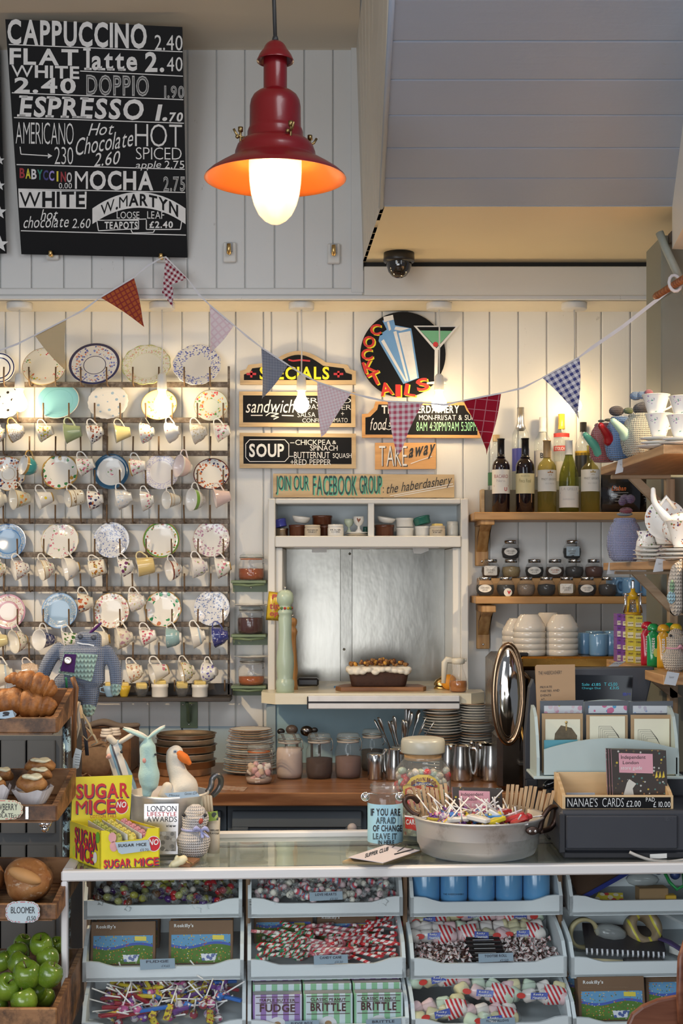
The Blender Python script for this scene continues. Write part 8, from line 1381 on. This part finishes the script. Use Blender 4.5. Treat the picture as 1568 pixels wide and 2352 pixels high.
# shop guide books: one in the pan, three in the card box
PK=mat((.68,.34,.40),.5,var=.02,name='pink_print');COVER=confetti((.05,.04,.035),[(.30,.16,.07),(.5,.5,.46),(.10,.22,.20),(.12,.09,.05),(.55,.42,.05)],80,.24,.4,'cover_photo')
def guide(d,x0,x1,y0,y1,lb,rot=0,vis=None,first=True):
    pl=PD(d);q=MB();q.poly(pl,[(x0+4,y0),(x1-4,y0+3),(x1,y1),(x0+8,y1-1)],.008);o=q.build('guide_book',COVER);tag(o,lb,'book','shop guide books');w_,h_=x1-x0,y1-y0;q=MB();q.poly(pl,[(x0+w_*.16,y0+h_*.08),(x0+w_*.74,y0+h_*.10),(x0+w_*.75,y0+h_*.52),(x0+w_*.17,y0+h_*.50)],0,.0008);q.build('pink_panel',PK,o)
    q=MB();q.text(pl,'Independent',(x0+w_*.20,y0+h_*.13,x0+w_*.62,y0+h_*.23),'n',lift=.0016);q.text(pl,'London',(x0+w_*.23,y0+h_*.25,x0+w_*.5,y0+h_*.32),'n',lift=.0016);q.build('dark_lettering',INK,o);q=MB();q.text(pl,'store guide',(x0+w_*.20,y0+h_*.36,x0+w_*.56,y0+h_*.46),'n',lift=.0016);q.build('white_lettering',CHALK,o)
    q=MB();q.prism([pl.pix(x0+4,y0,-.0002),pl.pix(x0+8,y1-1,-.0002),pl.pix(x0+8,y1-1,-.0078),pl.pix(x0+4,y0,-.0078)],(-.0008,0,0));q.build('pink_spine',PK,o)
    q=MB();q.poly(pl,[(x0+w_*.24,y1-1),(x0+w_*.30,y0+h_*.72),(x0+w_*.34,y0+h_*.64),(x0+w_*.46,y0+h_*.74),(x0+w_*.40,y0+h_*.84),(x0+w_*.42,y1-1)],0,.0012);q.build('pale_figure',mat((.62,.60,.54),.5),o)
    q=MB();[q.poly(pl,[(x0+w_*f,y0+h_*.62),(x0+w_*(f+.03),y0+h_*.46),(x0+w_*(f+.05),y0+h_*.60)],0,.001) for f in (.78,.84,.90)];q.build('yellow_shapes',mat((.70,.52,.06),.5),o);return o
guide(4.10,1034,1156,1808,1905,'shop guide book standing in the lolly pan behind the lollipops')
# stack of leaflets on a kraft folder
q=MB();q.prism([on(786,1983),on(880,1987),on(967,1958),on(884,1946)],(0,0,.006));o=q.build('kraft_folder',mat((.46,.34,.18),.8));tag(o,'kraft paper folder under the pile of leaflets by the tip jar','folder')
for i in range(9):
    s_=.7*math.sin(i*1.9);q=MB();z=.0065+.0022*i;q.prism([on(801+s_,1970,z)*1,on(879+s_,1983,z),on(963-s_,1954,z),on(885+s_,1942,z)],(0,0,.0018));o=q.build('paper_leaflet',mat((.58,.54,.58),.75,var=.04,name='leaflet_paper'));tag(o,'printed leaflet on top of the pile on the kraft folder' if i==8 else 'leaflet inside the pile on the kraft folder','leaflet',None if i==8 else 'leaflets piled on the kraft folder')
pl=Pl(on(880,1960,.0065+.0022*9),(0,0,1));pl.n=Vector((0,0,1));q=MB();q.text(pl,'SUPPER CLUB',(838,1961,892,1970),'b',.3,-.31,lift=.0006);q.line(pl,[(900,1946),(918,1935),(936,1940),(912,1956)],1.5,.0006);q.line(pl,[(905,1962),(950,1950)],2.5,.0006);q.build('print',INK,o)
# cash drawer, card box, card rack
DG=mat((.035,.038,.048),.5,var=.06,name='charcoal_plastic');dlD=3.90
def dr(px,d):return X(px,d)
d=3.905;t=thing('cash_drawer','dark grey cash drawer at the right end of the counter','cash drawer',(X(1450,d),d+.14,ZT));q=MB();zt2=Z(1864,d);q.bb((X(1287,d),d+.012,ZT+.016),(X(1640,d),d+.29,zt2),.008);q.build('drawer_case',DG,t);q=MB();q.bb((X(1300,d),d,ZT+.028),(X(1556,d),d+.014,zt2-.012),.003);q.build('drawer_front',DG,t);q=MB();q.bb((X(1285,d),d+.006,ZT+.016),(X(1299,d),d+.02,zt2-.008),.002);q.bb((X(1296,d),d+.01,ZT),(X(1640,d),d+.26,ZT+.017),.003);q.build('base_rail',mat((.02,.021,.026),.5),t)
pl=PD(d+.0085);q=MB();q.poly(pl,[(1492,1962),(1531,1960),(1531,1971),(1514,1972),(1492,1972)],0,.0006);q.build('white_sticker',PAPER,t);pl=PD(d);q=MB();q.text(pl,'IBM',(1526,1876,1545,1886),'b');q.build('faint_lettering',mat((.055,.058,.07),.5),t)
q=MB();q.tube([W(1445,1957,d-.006),W(1465,1966,d-.012),W(1500,1977,d-.016),W(1540,1979,d-.016),W(1600,1970,d-.01)],.0045,8,sm=4);o=q.build('grey_cable',mat((.45,.43,.40),.5));tag(o,'pale grey cable looping along the front of the cash drawer','cable')
PN=wood((.56,.36,.17),(.72,.52,.29),0,7,.55,'pale_pine');t=thing('card_box','small pine box with chalkboard front on the cash drawer','box',(X(1418,3.95),4.0,zt2));d=3.945;db=4.10;h1=Z(1827,d)-zt2;h2=Z(1773,db)-zt2;xa,xb=X(1291,d),X(1546,d)
q=MB();q.bb((xa,d,zt2),(xb,d+.010,zt2+h1),.001);q.build('front_panel',PN,t);q=MB();q.bb((xa+.006,db-.01,zt2),(xb-.006,db,zt2+h2),.001);q.build('back_panel',PN,t)
for xx in (xa,xb-.010):q=MB();q.prism([(xx,d+.01,zt2),(xx,db,zt2),(xx,db,zt2+h2),(xx,db-.02,zt2+h2),(xx,d+.03,zt2+h1+.01),(xx,d+.01,zt2+h1)],(.010,0,0));q.build('side_panel',PN,t)
q=MB();q.bb((xa+.01,d+.01,zt2),(xb-.01,db-.01,zt2+.006),.001);q.build('box_floor',PN,t);pl=PD(d);q=MB();q.rect(pl,1298,1831,1540,1857,0,.0006);q.build('black_strip',BLACKP,t)
q=MB();q.text(pl,"NANAE'S",(1303,1833,1372,1853),'t',lift=.0014);q.text(pl,'CARDS',(1383,1833,1432,1853),'t',lift=.0014);q.text(pl,'£2.00',(1438,1839,1471,1853),'n',lift=.0014);q.text(pl,'PAD',(1483,1832,1503,1841),'n',lift=.0014);q.text(pl,'£ 10.00',(1500,1841,1539,1854),'n',lift=.0014);q.build('lettering',CHALK,t)
for i in range(3):guide(4.0+.012*(2-i),1389+6*i-2,1523+5*i,1719+1*i,1828,'%s of three shop guide books standing in the pine card box'%('rearmost','middle','front')[i])
q=MB();q.bb((X(1300,4.03),4.03,zt2+.007),(X(1366,4.03),4.034,Z(1821,4.03)),.0004);o=q.build('small_cards',mat((.40,.44,.50),.6));tag(o,'grey business cards standing in the left half of the pine box','card')
SG=mat((.44,.53,.52),.45,var=.03,name='sage_card_rack');dB=4.235;zr=Z(1779,4.15)
o=MB().bb((X(1300,4.2),4.115,ZT),(X(1600,4.2),4.27,zr-.002),.006).build('till_printer',DG) if False else MB().bb((X(1300,4.22),4.205,ZT),(X(1600,4.22),4.275,zr-.008),.006).build('till_printer',DG);tag(o,'dark till printer hidden behind the pine box and under the card rack','till')
d=4.12;t=thing('card_rack','pale sage green greetings card rack with arched front above the pine box','card rack',(X(1396,d),4.19,zr));q=MB();q.bb((X(1224,d),d-.012,zr-.008),(X(1572,d),4.275,zr),.003);q.build('rack_base',SG,t)
q=MB();pl=PD(d);ar=[(1249,1722)]+[(1249+306*i/16,1722-26*math.sin(PI*i/16)**.9-1*(i/16)) for i in range(1,16)]+[(1555,1719)];q.poly(pl,[(1249,1780)]+ar+[(1555,1778)],.008);q.build('front_panel',SG,t)
for xx in (1232,1552):
    q=MB();x_=X(xx,d) if xx<1300 else X(xx,d);dq=4.265;pf_=[(d,zr),(d,Z(1740,d)),(d+.02,Z(1690,d)),(d+.05,Z(1650,d)),(d+.09,Z(1632,d)),(d+.125,Z(1628,d)),(dq,Z(1640,dq)),(dq,zr)];q.prism([(x_,y,z) for y,z in pf_],(.009,0,0));q.build('side_panel',SG,t)
q=MB();pl=PD(4.262);q.poly(pl,[(1240,1785)]+[(1240+318*i/16,1640-33*math.sin(PI*i/16)) for i in range(17)]+[(1558,1785)],.008);q.build('back_panel',SG,t)
SPL=[confetti((.72,.72,.74),[(.7,.35,.45),(.7,.6,.1),(.7,.55,.6)],60,.42,.4),confetti((.70,.72,.76),[(.1,.35,.6),(.65,.15,.3),(.5,.55,.1)],45,.42,.4),confetti((.72,.73,.76),[(.3,.4,.65),(.5,.3,.15),(.55,.5,.6)],60,.3,.4)]
CEL=glass((.93,.95,.96),.03,.03,'card_film')
for i,(x0,x1,lb) in enumerate(((1240,1340,'left'),(1342,1443,'middle'),(1444,1545,'right'))):
    t=thing('greetings_card','dark card with paint-splashed strip in film, %s of the back row in the card rack'%lb,'card',(X((x0+x1)/2,4.24),4.24,zr),'back row cards in the rack');q=MB();pl=PD(4.235);q.poly(pl,[(x0,1780),(x0,1610+i),(x1,1608+i),(x1,1780)],.004);q.build('dark_card',mat((.10,.11,.13),.4),t);q=MB();q.rect(pl,x0+9,1621,x1-4,1638,0,.0008);q.build('painted_strip',SPL[i],t);q=MB();q.rect(PD(4.229),x0,1609,x1,1700);q.build('film',CEL,t)
    yt=(1639,1642,1642)[i];t=thing('greetings_card',('cream card with a brown paper tag picture, left of the front row','cream card with nested line drawing, middle of the front row','cream card with nested line drawing, right of the front row')[i],'card',(X((x0+x1)/2,4.19),4.19,zr),'front row cards in the rack');q=MB();pl=PD(4.19);a,b=x0+4,x1-2;q.poly(pl,[(a,1780),(a,yt),(b,yt),(b,1780)],.003);q.build('kraft_envelope',mat((.42,.28,.15),.7,var=.04),t)
    q=MB();pl2=PD(4.184);y2=(1652,1645,1651)[i];q.poly(pl2,[(a+8,1778),(a+8,y2),(b-6,y2),(b-6,1778)],.002);q.build('cream_card',mat((.74,.72,.56),.6,var=.02),t);q=MB()
    if i==0:
        q.poly(pl2,[(1272,1704),(1274,1685),(1288,1666),(1312,1672),(1325,1690),(1324,1704)],0,.001);q.build('brown_tag_picture',mat((.12,.09,.05),.6,var=.5,scale=90),t);q=MB();q.ell(W(1300,1659,4.182),.004,None,8,6);q.line(pl2,[(1300,1661),(1300,1678)],3,.002);q.build('eyelet',GOLD,t)
    else:
        x_=1375 if i==1 else 1465;y_=1668 if i==1 else 1676
        for j in range(6):q.line(pl2,[(x_+j*4,1702),(x_+j*4,y_+j*4),(x_+28+j*3,y_+j*4),(x_+45+j*1,y_+22+j*2.5)],.7,.001)
        q.build('line_drawing',mat((.18,.18,.17),.6),t)
q=MB();pl=PD(4.16);q.poly(pl,[(1249,1778),(1249,1700),(1326,1699),(1326,1778)],.002);o=q.build('teal_card',mat((.10,.33,.40),.6));tag(o,'teal card peeping above the left end of the rack front','card')
# kraft menu, customer display, scanner
q=MB();pl=P3(W(1230,1612,4.33),W(1321,1615,4.33),W(1230,1527,4.38));q.poly(pl,[(1236,1700),(1229,1530),(1232,1527),(1320,1526),(1322,1700)],.01);o=q.build('kraft_menu',mat((.36,.24,.14),.8,var=.05,name='kraft_board'));tag(o,'brown kraft menu about private parties standing left of the till display','menu');q=MB();q.text(pl,'THE HABERDASHERY',(1236,1542,1290,1550),'t',0,-.04);q.text(pl,'PRIVATE',(1240,1576,1267,1581),'n',0,-.05);q.text(pl,'PARTIES AND',(1241,1585,1284,1590),'n',0,-.05);q.text(pl,'EVENTS',(1241,1595,1265,1600),'n',0,-.05);q.text(pl,'AT...',(1242,1604,1254,1609),'n',0,-.05);q.build('print',INK,o)
d=4.42;t=thing('till_display','dark till customer display glowing with a sale total above the card rack','till display',(X(1412,d),d+.05,WT));q=MB();q.prism([(X(1300,d),d,Z(1640,d)),(X(1318,d),d+.012,Z(1536,d)),(X(1505,d),d+.012,Z(1533,d)),(X(1478,d),d,Z(1640,d))],(0,.07,0));q.build('display_case',DG,t,bevel=.004);q=MB();pl=P3(W(1320,1612,d),W(1460,1612,d),W(1320,1552,d+.008));q.poly(pl,[(1316,1612),(1321,1550),(1453,1552),(1450,1612)],0,.002);q.build('black_screen',mat((.006,.008,.012),.08,var=.02,name='black_glass'),t)
q=MB();q.text(pl,'Sale £1.85',(1336,1569,1379,1575),'t',lift=.003);q.text(pl,'T £5.00',(1387,1568,1417,1575),'t',lift=.003);q.text(pl,'Change Due',(1336,1578,1379,1584),'t',lift=.003);q.text(pl,'£3.15',(1400,1577,1421,1583),'t',lift=.003);q.build('glowing_text',mat((.06,.50,.60),em=.2,name='screen_text'),t);q=MB();q.text(pl,'IBM',(1430,1591,1447,1598),'b',lift=.003);q.build('blue_lettering',mat((.08,.10,.45),.4),t);q=MB();q.bb((X(1385,d),d+.02,ZT-.6),(X(1420,d),d+.06,Z(1635,d)),.004);q.build('pole',DG,t)
d=4.46;q=MB();q.prism([(X(1206,d),d,Z(1790,d)),(X(1205,d),d,Z(1700,d)),(X(1216,d),d,Z(1580,d)),(X(1225,d),d,Z(1560,d)),(X(1232,d),d,Z(1580,d)),(X(1236,d),d,Z(1790,d))],(0,.05,0));q.bb((X(1206,d),d,.02),(X(1236,d),d+.05,Z(1788,d)),.004);o=q.build('till_monitor',DG,bevel=.003);tag(o,'dark edge of the till monitor left of the kraft menu','monitor')
t=thing('card_reader','glossy black curved card reader left of the pine box','card reader',W(1262,1822,4.24));q=blob([(1252,1806,8),(1262,1800,11),(1276,1794,12),(1296,1790,10)],4.20,16,5,.9);q.build('reader_body',mat((.012,.012,.014),.12,coat=.5,name='gloss_black'),t);q=MB();q.bb((X(1252,4.22),4.19,ZT),(X(1276,4.22),4.25,Z(1808,4.22)),.006);q.build('stand',DG,t)
# ---------------------------------------------------------------- bread stand at the left
PLD=3.95;q=MB();xp=X(153,PLD);t=thing('stand_pole','black stand pole with flaking blue paint between bread trays and counter','pole',(xp,PLD,0));g=G('flaking_paint',.4,.2);f_=g.ramp(g.noise(34,6,g.mp((1,1,.7)),.75),[(.52,(0,0,0)),(.56,(1,1,1))]);g.col(g.mix(f_,(.022,.018,.016),(.30,.44,.50)));g.bump(f_,.4,.001)
q.tube([(xp,PLD,0),(xp,PLD,Z(1616,PLD))],.0115,18);q.build('pole_tube',g.m,t);q=MB();q.lathe([(.0118,Z(1616,PLD)),(.0135,Z(1614,PLD)),(.0135,Z(1582,PLD)),(.011,Z(1579,PLD)),(0,Z(1579,PLD))],(xp,PLD,0),20);q.build('rubber_cap',mat((.012,.012,.014),.3,name='black_rubber_cap'),t)
WD=wood((.13,.05,.018),(.34,.17,.07),0,11,.55,'old_tray_wood',.8);TRX=[]
for i,(yt,yb_,dF,dBk,lb) in enumerate(((1648,1684,3.70,3.93,'old wooden tray with croissants, uppermost on the left bread stand'),(1849,1887,3.66,3.93,'old wooden tray with iced buns on the left bread stand'),(2076,2113,3.62,3.93,'old wooden tray with the crusty loaf on the left bread stand'),(2316,2420,3.55,3.93,'wooden crate of green apples at the bottom left'))):
    z0,z1=Z(yb_,dF),Z(yt,dF);xr_=X(130,dF);rise=.028 if i<3 else .02;t=thing('wooden_tray',lb,'tray',((-1.15+xr_)/2,(dF+dBk)/2,z0));q=MB();q.bb((-1.15,dF,z0),(xr_,dF+.014,z1),.003);q.build('front_board',WD,t);q=MB();q.prism([(xr_-.014,dF+.014,z0),(xr_-.014,dBk,z0+rise),(xr_-.014,dBk,z1+rise+.03),(xr_-.014,dF+.014,z1)],(.014,0,0));q.build('side_board',WD,t)
    q=MB();q.prism([(-1.15,dF+.014,z0+.004),(xr_-.014,dF+.014,z0+.004),(xr_-.014,dBk,z0+rise),(-1.15,dBk,z0+rise)],(0,0,-.010));q.build('base_board',WD,t);q=MB();q.bb((-1.15,dBk-.012,z0+rise),(xr_-.014,dBk,z1+rise+.03),.002);q.build('back_board',WD,t)
    if i==1:q=MB();q.bb((X(62,dF)-.004,dF-.002,z0+.006),(X(66,dF),dF+.001,z1-.004),.0005);q.build('staple',STEEL,t)
    TRX.append((z0,z1,dF,rise))
q=MB();xq=xp-.014
for i in range(4):z0,z1,dF,rise=TRX[i];q.bb((xq-.03,3.925,z0),(xq+.006,3.975,z0+.03),.003)
q.build('tray_hook',mat((.02,.018,.018),.4),bpy.data.objects['stand_pole'])
def pastry(nm,c1,c2,sc=40):
    g=G(nm,.55);n1=g.noise(sc,5,None,.6);g.col(g.ramp(n1,[(.3,c1),(.7,c2)]));g.bump(g.ma('ADD',n1,g.noise(160,3)),.4,.003);return g.m
CRO=pastry('croissant_crust',(.12,.035,.007),(.40,.155,.036),34)
def croissant(pts,d,lb,dz=0):
    t=None;P=[W(x,y,d) for x,y,r in pts];n=44;q=MB();C=[];Rr=[]
    for j in range(n+1):
        f=j/n*(len(P)-1);i=min(int(f),len(P)-2);u=f-i;C.append(P[i].lerp(P[i+1],u));r=pts[i][2]*(1-u)+pts[i+1][2]*u;ph=(j/n*8)%1;Rr.append(r*S(d)*(.80+.24*math.sin(PI*ph)**.5))
    q.tube(C,Rr,22);o=q.build('croissant',CRO);return tag(o,lb,'croissant')
croissant([(12,1562,6),(30,1558,14),(60,1563,24),(90,1572,27),(112,1582,22),(128,1592,10)],3.80,'upper golden croissant lying on another at the left edge');croissant([(-40,1625,12),(-10,1618,27),(30,1610,34),(70,1615,35),(105,1622,28),(128,1630,14)],3.80,'lower golden croissant in the top tray')
q=MB();pl=PD(3.70);q.poly(pl,[(-30,1640),(28,1631),(34,1647),(-30,1658)],.001);q.poly(PD(3.72),[(-30,1640),(28,1631),(38,1640),(34,1648)],.001);o=q.build('price_card',TAGB);tag(o,'folded blue price card by the croissants at the left edge','price card');q=MB();q.ell(W(14,1638,3.699),(.009,.0006,.004));q.line(pl,[(6,1644),(20,1642)],3,.001);q.build('ink_drawing',INK,o)
BUNM=pastry('bun_crust',(.16,.05,.012),(.42,.20,.06),26);ICE=mat((.66,.62,.44),.35,var=.05,bump=.15,scale=40,name='white_icing');GP=mat((.60,.56,.56),.6,var=.08,scale=14,bump=.3,name='greaseproof_paper')
for x,y,w_,h_,d,lb in ((73,1800,36,22,3.74,'iced bun in greaseproof paper at the front right of the bun tray'),(90,1779,30,16,3.80,'iced bun behind the front right one'),(92,1758,36,17,3.86,'iced bun at the back right of the bun tray'),(8,1780,24,17,3.84,'iced bun at the back left edge of the bun tray'),(-14,1804,28,20,3.75,'bun cut off by the left edge at the front of the bun tray')):
    c=W(x,y,d);k_=S(d);t=thing('iced_bun',lb,'bun',c-Vector((0,0,h_*k_)),'iced buns');q=MB();q.ell(c,(w_*k_,w_*k_*.8,h_*k_*.95),None,26,16);R=random.Random(int(x))
    for v in q.v:v.z+=.003*math.sin(v.x*160+x)+.002*math.sin(v.y*140)
    q.build('bun_crust',BUNM,t);q=MB()
    for j in range(7):a=j*.9;q.ell(c+Vector((w_*k_*(.10+.34*math.cos(a)),-w_*k_*.36+w_*k_*.24*math.sin(a),h_*k_*(.80+.10*math.sin(a*2)))),(w_*k_*.36,w_*k_*.32,h_*k_*.26),None,12,8)
    q.build('icing',ICE,t,remesh=.003,smoothmod=3)
for x,y,w_,d,lb in ((76,1826,48,3.755,'crumpled greaseproof paper around the front right bun'),(-4,1822,30,3.74,'crumpled greaseproof paper at the left edge of the bun tray')):
    c=W(x,y+18,d);k_=S(d);q=MB();R=random.Random(int(w_));n=26;r1=[R.uniform(.94,1.06) for _ in range(n)];hh=[R.uniform(.030,.048) for _ in range(n)]
    vs=[c+Vector((w_*k_*.62*math.cos(2*PI*j/n),w_*k_*.5*math.sin(2*PI*j/n),0)) for j in range(n)]+[c+Vector((w_*k_*r1[j]*math.cos(2*PI*j/n),w_*k_*.75*r1[j]*math.sin(2*PI*j/n),hh[j])) for j in range(n)];q.add(vs,[[j,(j+1)%n,n+(j+1)%n,n+j] for j in range(n)]+[list(range(n))[::-1]],False);o=q.build('greaseproof_paper',GP);tag(o,lb,'paper')
def cloud(pl,cx_,cy_,rx_,ry_,n=14):
    pts=[]
    for i in range(n*5):a=2*PI*i/(n*5);s_=1+.05*abs(math.sin(a*n/2));ex=abs(math.cos(a))**.6*(1 if math.cos(a)>0 else -1);ey=abs(math.sin(a))**.75*(1 if math.sin(a)>0 else -1);pts.append((cx_+rx_*s_*ex,cy_+ry_*s_*ey))
    return pts
for cx_,cy_,rx_,ry_,d,c_,lines_,lb in ((5,1860,46,22,3.645,(.62,.64,.46),(('STRAWBERRY',(-36,1846,40,1861)),('&',(3,1861,11,1868)),('CHOCOLATE',(-38,1868,30,1878)),('£2.35',(30,1871,47,1879))),'cream scalloped sign on the front of the bun tray'),(52,2095,38,24,3.605,(.50,.60,.64),(('BLOOMER',(25,2083,80,2098)),('£1.50',(61,2104,82,2114))),'pale blue scalloped sign reading BLOOMER on the loaf tray')):
    pl=PD(d);q=MB();q.poly(pl,cloud(pl,cx_,cy_,rx_,ry_),.002);o=q.build('price_sign',mat(c_,.6,var=.03));tag(o,lb,'sign');q=MB();[q.text(pl,*l,'n') for l in lines_];q.build('handwriting',INK,o);q=MB();pts=cloud(pl,cx_,cy_,rx_-2,ry_-2)
    for i in range(0,len(pts)-1,2):q.line(pl,[pts[i],pts[i+1]],1.4,.0008)
    q.build('red_border',SR,o)
for i,(x,y) in enumerate(((98,1891),(109,1892),(103,1903))):q=MB();q.ell(W(x,y,3.72),9*S(3.72),None,14,10);q.tube([W(x,y-6,3.72),Vector((W(x,y,3.72).x,3.72,TRX[1][0]))],.0015,5);o=q.build('jingle_bell',CHROME);tag(o,'silver jingle bell hanging under the bun tray','bell','jingle bells under the bun tray')
q=MB();c=W(64,2021,3.76);BR=G('loaf_crust',.6);bn=BR.noise(18,5,None,.6);bf=BR.ramp(BR.noise(34,5,BR.mp((1,1,2)),.7),[(.56,(0,0,0)),(.68,(1,1,1))]);BR.col(BR.mix(BR.ma('MULTIPLY',bf,.55),BR.ramp(bn,[(.3,(.20,.065,.014)),(.7,(.42,.20,.07))]),(.68,.58,.44)));BR.bump(bn,.6,.006)
q.ell(c,(56*S(3.76),.085,49*S(3.76)),RY(.35),30,20)
for v in q.v:
    r0=(v-c);f=math.sin((r0.x*.6-r0.z)*55);v+=r0*(.05*f if f>0 else .10*f*(r0.y<0))
t=thing('bloomer_loaf','crusty floured bloomer loaf in the third tray','bread',c-Vector((0,0,.055)));q.build('loaf',BR.m,t,sub=1);q=MB();q.ell(W(57,2012,3.694),(.046,.024,.017),RY(.38),24,14);q.build('split_crust',mat((.46,.24,.09),.7,bump=.4,name='pale_crust'),t)
q=MB();c2=W(-36,2020,3.78);q.ell(c2,(44*S(3.78),.08,44*S(3.78)));o=q.build('bloomer_loaf',BR.m);tag(o,'second crusty loaf cut off by the left edge of the photo','bread')
g=G('green_apple',.22);x,y,z=g.sep();sp_=g.ma('LESS_THAN',g.vor(260),.16);g.col(g.mix(g.ma('MULTIPLY',sp_,.35),g.ramp(g.noise(14,3),[(.35,(.085,.16,.012)),(.7,(.20,.30,.03))]),(.45,.50,.20)));g.set('Coat Weight',.25);APM=g.m
APS=[(95,2171,27,3.74,'top right of the heap'),(42,2192,27,3.76,'upper left, with a tiny sticker'),(44,2213,27,3.71,'left of centre'),(62,2240,33,3.64,'the big one in the middle of the heap'),(113,2240,30,3.65,'right side beside the counter post'),(110,2202,26,3.72,'right side below the topmost'),(14,2268,32,3.63,'lower left near the edge'),(56,2300,31,3.61,'lowest in front'),(4,2208,24,3.74,'cut by the left edge'),(52,2168,22,3.83,'back of the heap'),(84,2280,24,3.68,'in the shade, lower right'),(130,2172,20,3.85,'back right by the pole'),(-6,2310,26,3.66,'bottom left edge'),(100,2292,26,3.70,'bottom right corner')]
ap=None
for i,(x,y,r_,d,lb) in enumerate(APS):
    c=W(x,y,d);s_=r_*S(d)/.037;M=T(c)@Euler((random.Random(i).uniform(-.7,.7),random.Random(i+9).uniform(-.7,.7),i)).to_matrix().to_4x4()@SCL(s_)
    if ap is None:
        ap=thing('green_apple','','apple',(0,0,0),'green apples in the crate');q=MB();q.lathe([(.002,.022),(.008,.026),(.016,.033),(.026,.031),(.035,.017),(.037,.002),(.034,-.014),(.025,-.028),(.015,-.033),(.008,-.030),(.001,-.027)],n=28,fl=(5,.02));q.build('fruit',APM,ap);q=MB();q.tube([(0,0,.022),(.002,0,.033),(.005,0,.042)],[.0014,.0014,.0022],6);q.build('stem',mat((.10,.06,.02),.7),ap);ap.matrix_basis=M;ap['label']='green apple at the '+lb if lb.startswith(('top','back','upper','left','bottom','right','lower')) else 'green apple, '+lb
    else:dup(ap,M,'green apple at the '+lb if lb.startswith(('top','back','upper','left','bottom','right','lower')) else 'green apple, '+lb)
# knitted robot hanging behind the pole, odds and ends below it
d=4.06;KR=knit((.22,.27,.38),(.11,.14,.22),700);KM=knit((.34,.50,.44),None,300);k_=S(d);t=thing('knitted_robot','blue-grey knitted robot toy hanging behind the black pole','toy',W(190,1640,d))
q=MB();q.box(W(203,1474,d),(58*k_,.05,46*k_),.018);q.box(W(190,1530,d),(98*k_,.07,98*k_),.03);q.box(W(165,1578,d),(60*k_,.06,60*k_),.025);blob([(205,1560,26),(206,1595,22),(203,1622,18)],d,18,q=q);blob([(148,1570,26),(136,1588,20)],d,18,q=q);blob([(134,1490,15),(114,1517,16),(99,1550,15)],d,16,q=q);blob([(246,1496,15),(263,1530,15),(267,1570,14)],d,16,q=q);q.build('body',KR,t,remesh=.004,smoothmod=3)
for pts in ([(266,1578,13),(265,1588,11)],[(203,1626,18),(203,1632,15)],[(130,1596,17),(127,1602,13)]):q=blob(pts,d-.004,14);q.build('mint_tip',KM,t)
pl=PD(d-.037);q=MB();q.poly(pl,[(148,1497),(224,1504),(210,1566),(134,1545)],.003);q.build('mint_patch',KM,t);q=MB();q.poly(PD(d-.041),[(148,1502),(175,1503),(170,1545),(138,1541)],.002);q.build('purple_patch',mat((.055,.012,.10),.95,name='purple_felt'),t);q=MB();q.lathe([(0,.004),(.006,.003),(.011,.006),(.0115,.002),(0,0)],W(156,1517,d-.043),18,RX(PI/2));q.build('metal_button',metal((.5,.47,.42),.25),t)
for x,y in ((184,1462),(215,1464)):q=MB();q.ell(W(x,y,d-.026),(6.5*k_,.003,6*k_));q.build('button_eye',mat((.05,.055,.07),.4),t)
q=MB();q.line(PD(d-.027),[(177,1476),(190,1479),(203,1480),(216,1483)],3,.001);q.build('stitched_mouth',CHALK,t);q=blob([(208,1453,6),(218,1444,7),(229,1434,6)],d-.01,12,4,.5);q.build('antenna',mat((.07,.012,.10),.95,name='purple_felt'),t)
for pts,r_,m,nm,lb,ct in (([(170,1740),(170,1640),(175,1580),(166,1555)],.0075,wood((.12,.05,.02),(.25,.12,.05),2,14),'wooden_cane','thin brown wooden cane hooked over beside the black pole','cane'),([(153,1582),(152,1560),(151,1556)],.003,mat((.02,.20,.08),.4),'green_wire','short green wire sticking out of the pole cap','wire')):
    q=MB();q.tube([W(x,y,3.99 if nm[0]=='w' else 3.95) for x,y in pts],r_,8);o=q.build(nm,m);tag(o,lb,ct)
t=thing('paper_ribbons','bunch of cream and black paper ribbons hanging by the black pole','ribbon',W(185,1720,4.02));R=random.Random(4)
for i,(pts,c_) in enumerate((([(182,1612),(176,1640),(180,1670),(170,1712)],(.52,.44,.33)),([(190,1640),(205,1665),(212,1685),(200,1700),(190,1690)],(.42,.33,.20)),([(188,1650),(196,1690),(200,1735)],(.02,.02,.03)),([(184,1620),(190,1655),(186,1690)],(.40,.32,.22)),([(196,1670),(216,1690),(224,1705),(210,1712)],(.45,.36,.24)))):
    q=MB();P=[W(x,y,4.0+.01*i) for x,y in pts];q.limb(P,[.006]*len(P),8,5,.25) if False else q.tube(P,[.007,.010,.009,.006,.004][:len(P)],8,flat=.3);q.build('ribbon',mat(c_,.7,name='paper_ribbon'),t)
q=MB();pl=PD(3.975);q.poly(pl,[(174,1718),(188,1724),(181,1764),(166,1770),(168,1740)],.001);o=q.build('luggage_tag',mat((.46,.50,.52),.7));tag(o,'pale blue paper tag with handwriting hanging beside the pole','tag');q=MB();[q.line(pl,[(172,1732+6*i),(183,1734+6*i)],.8,.0006) for i in range(5)];q.build('handwriting',INK,o)
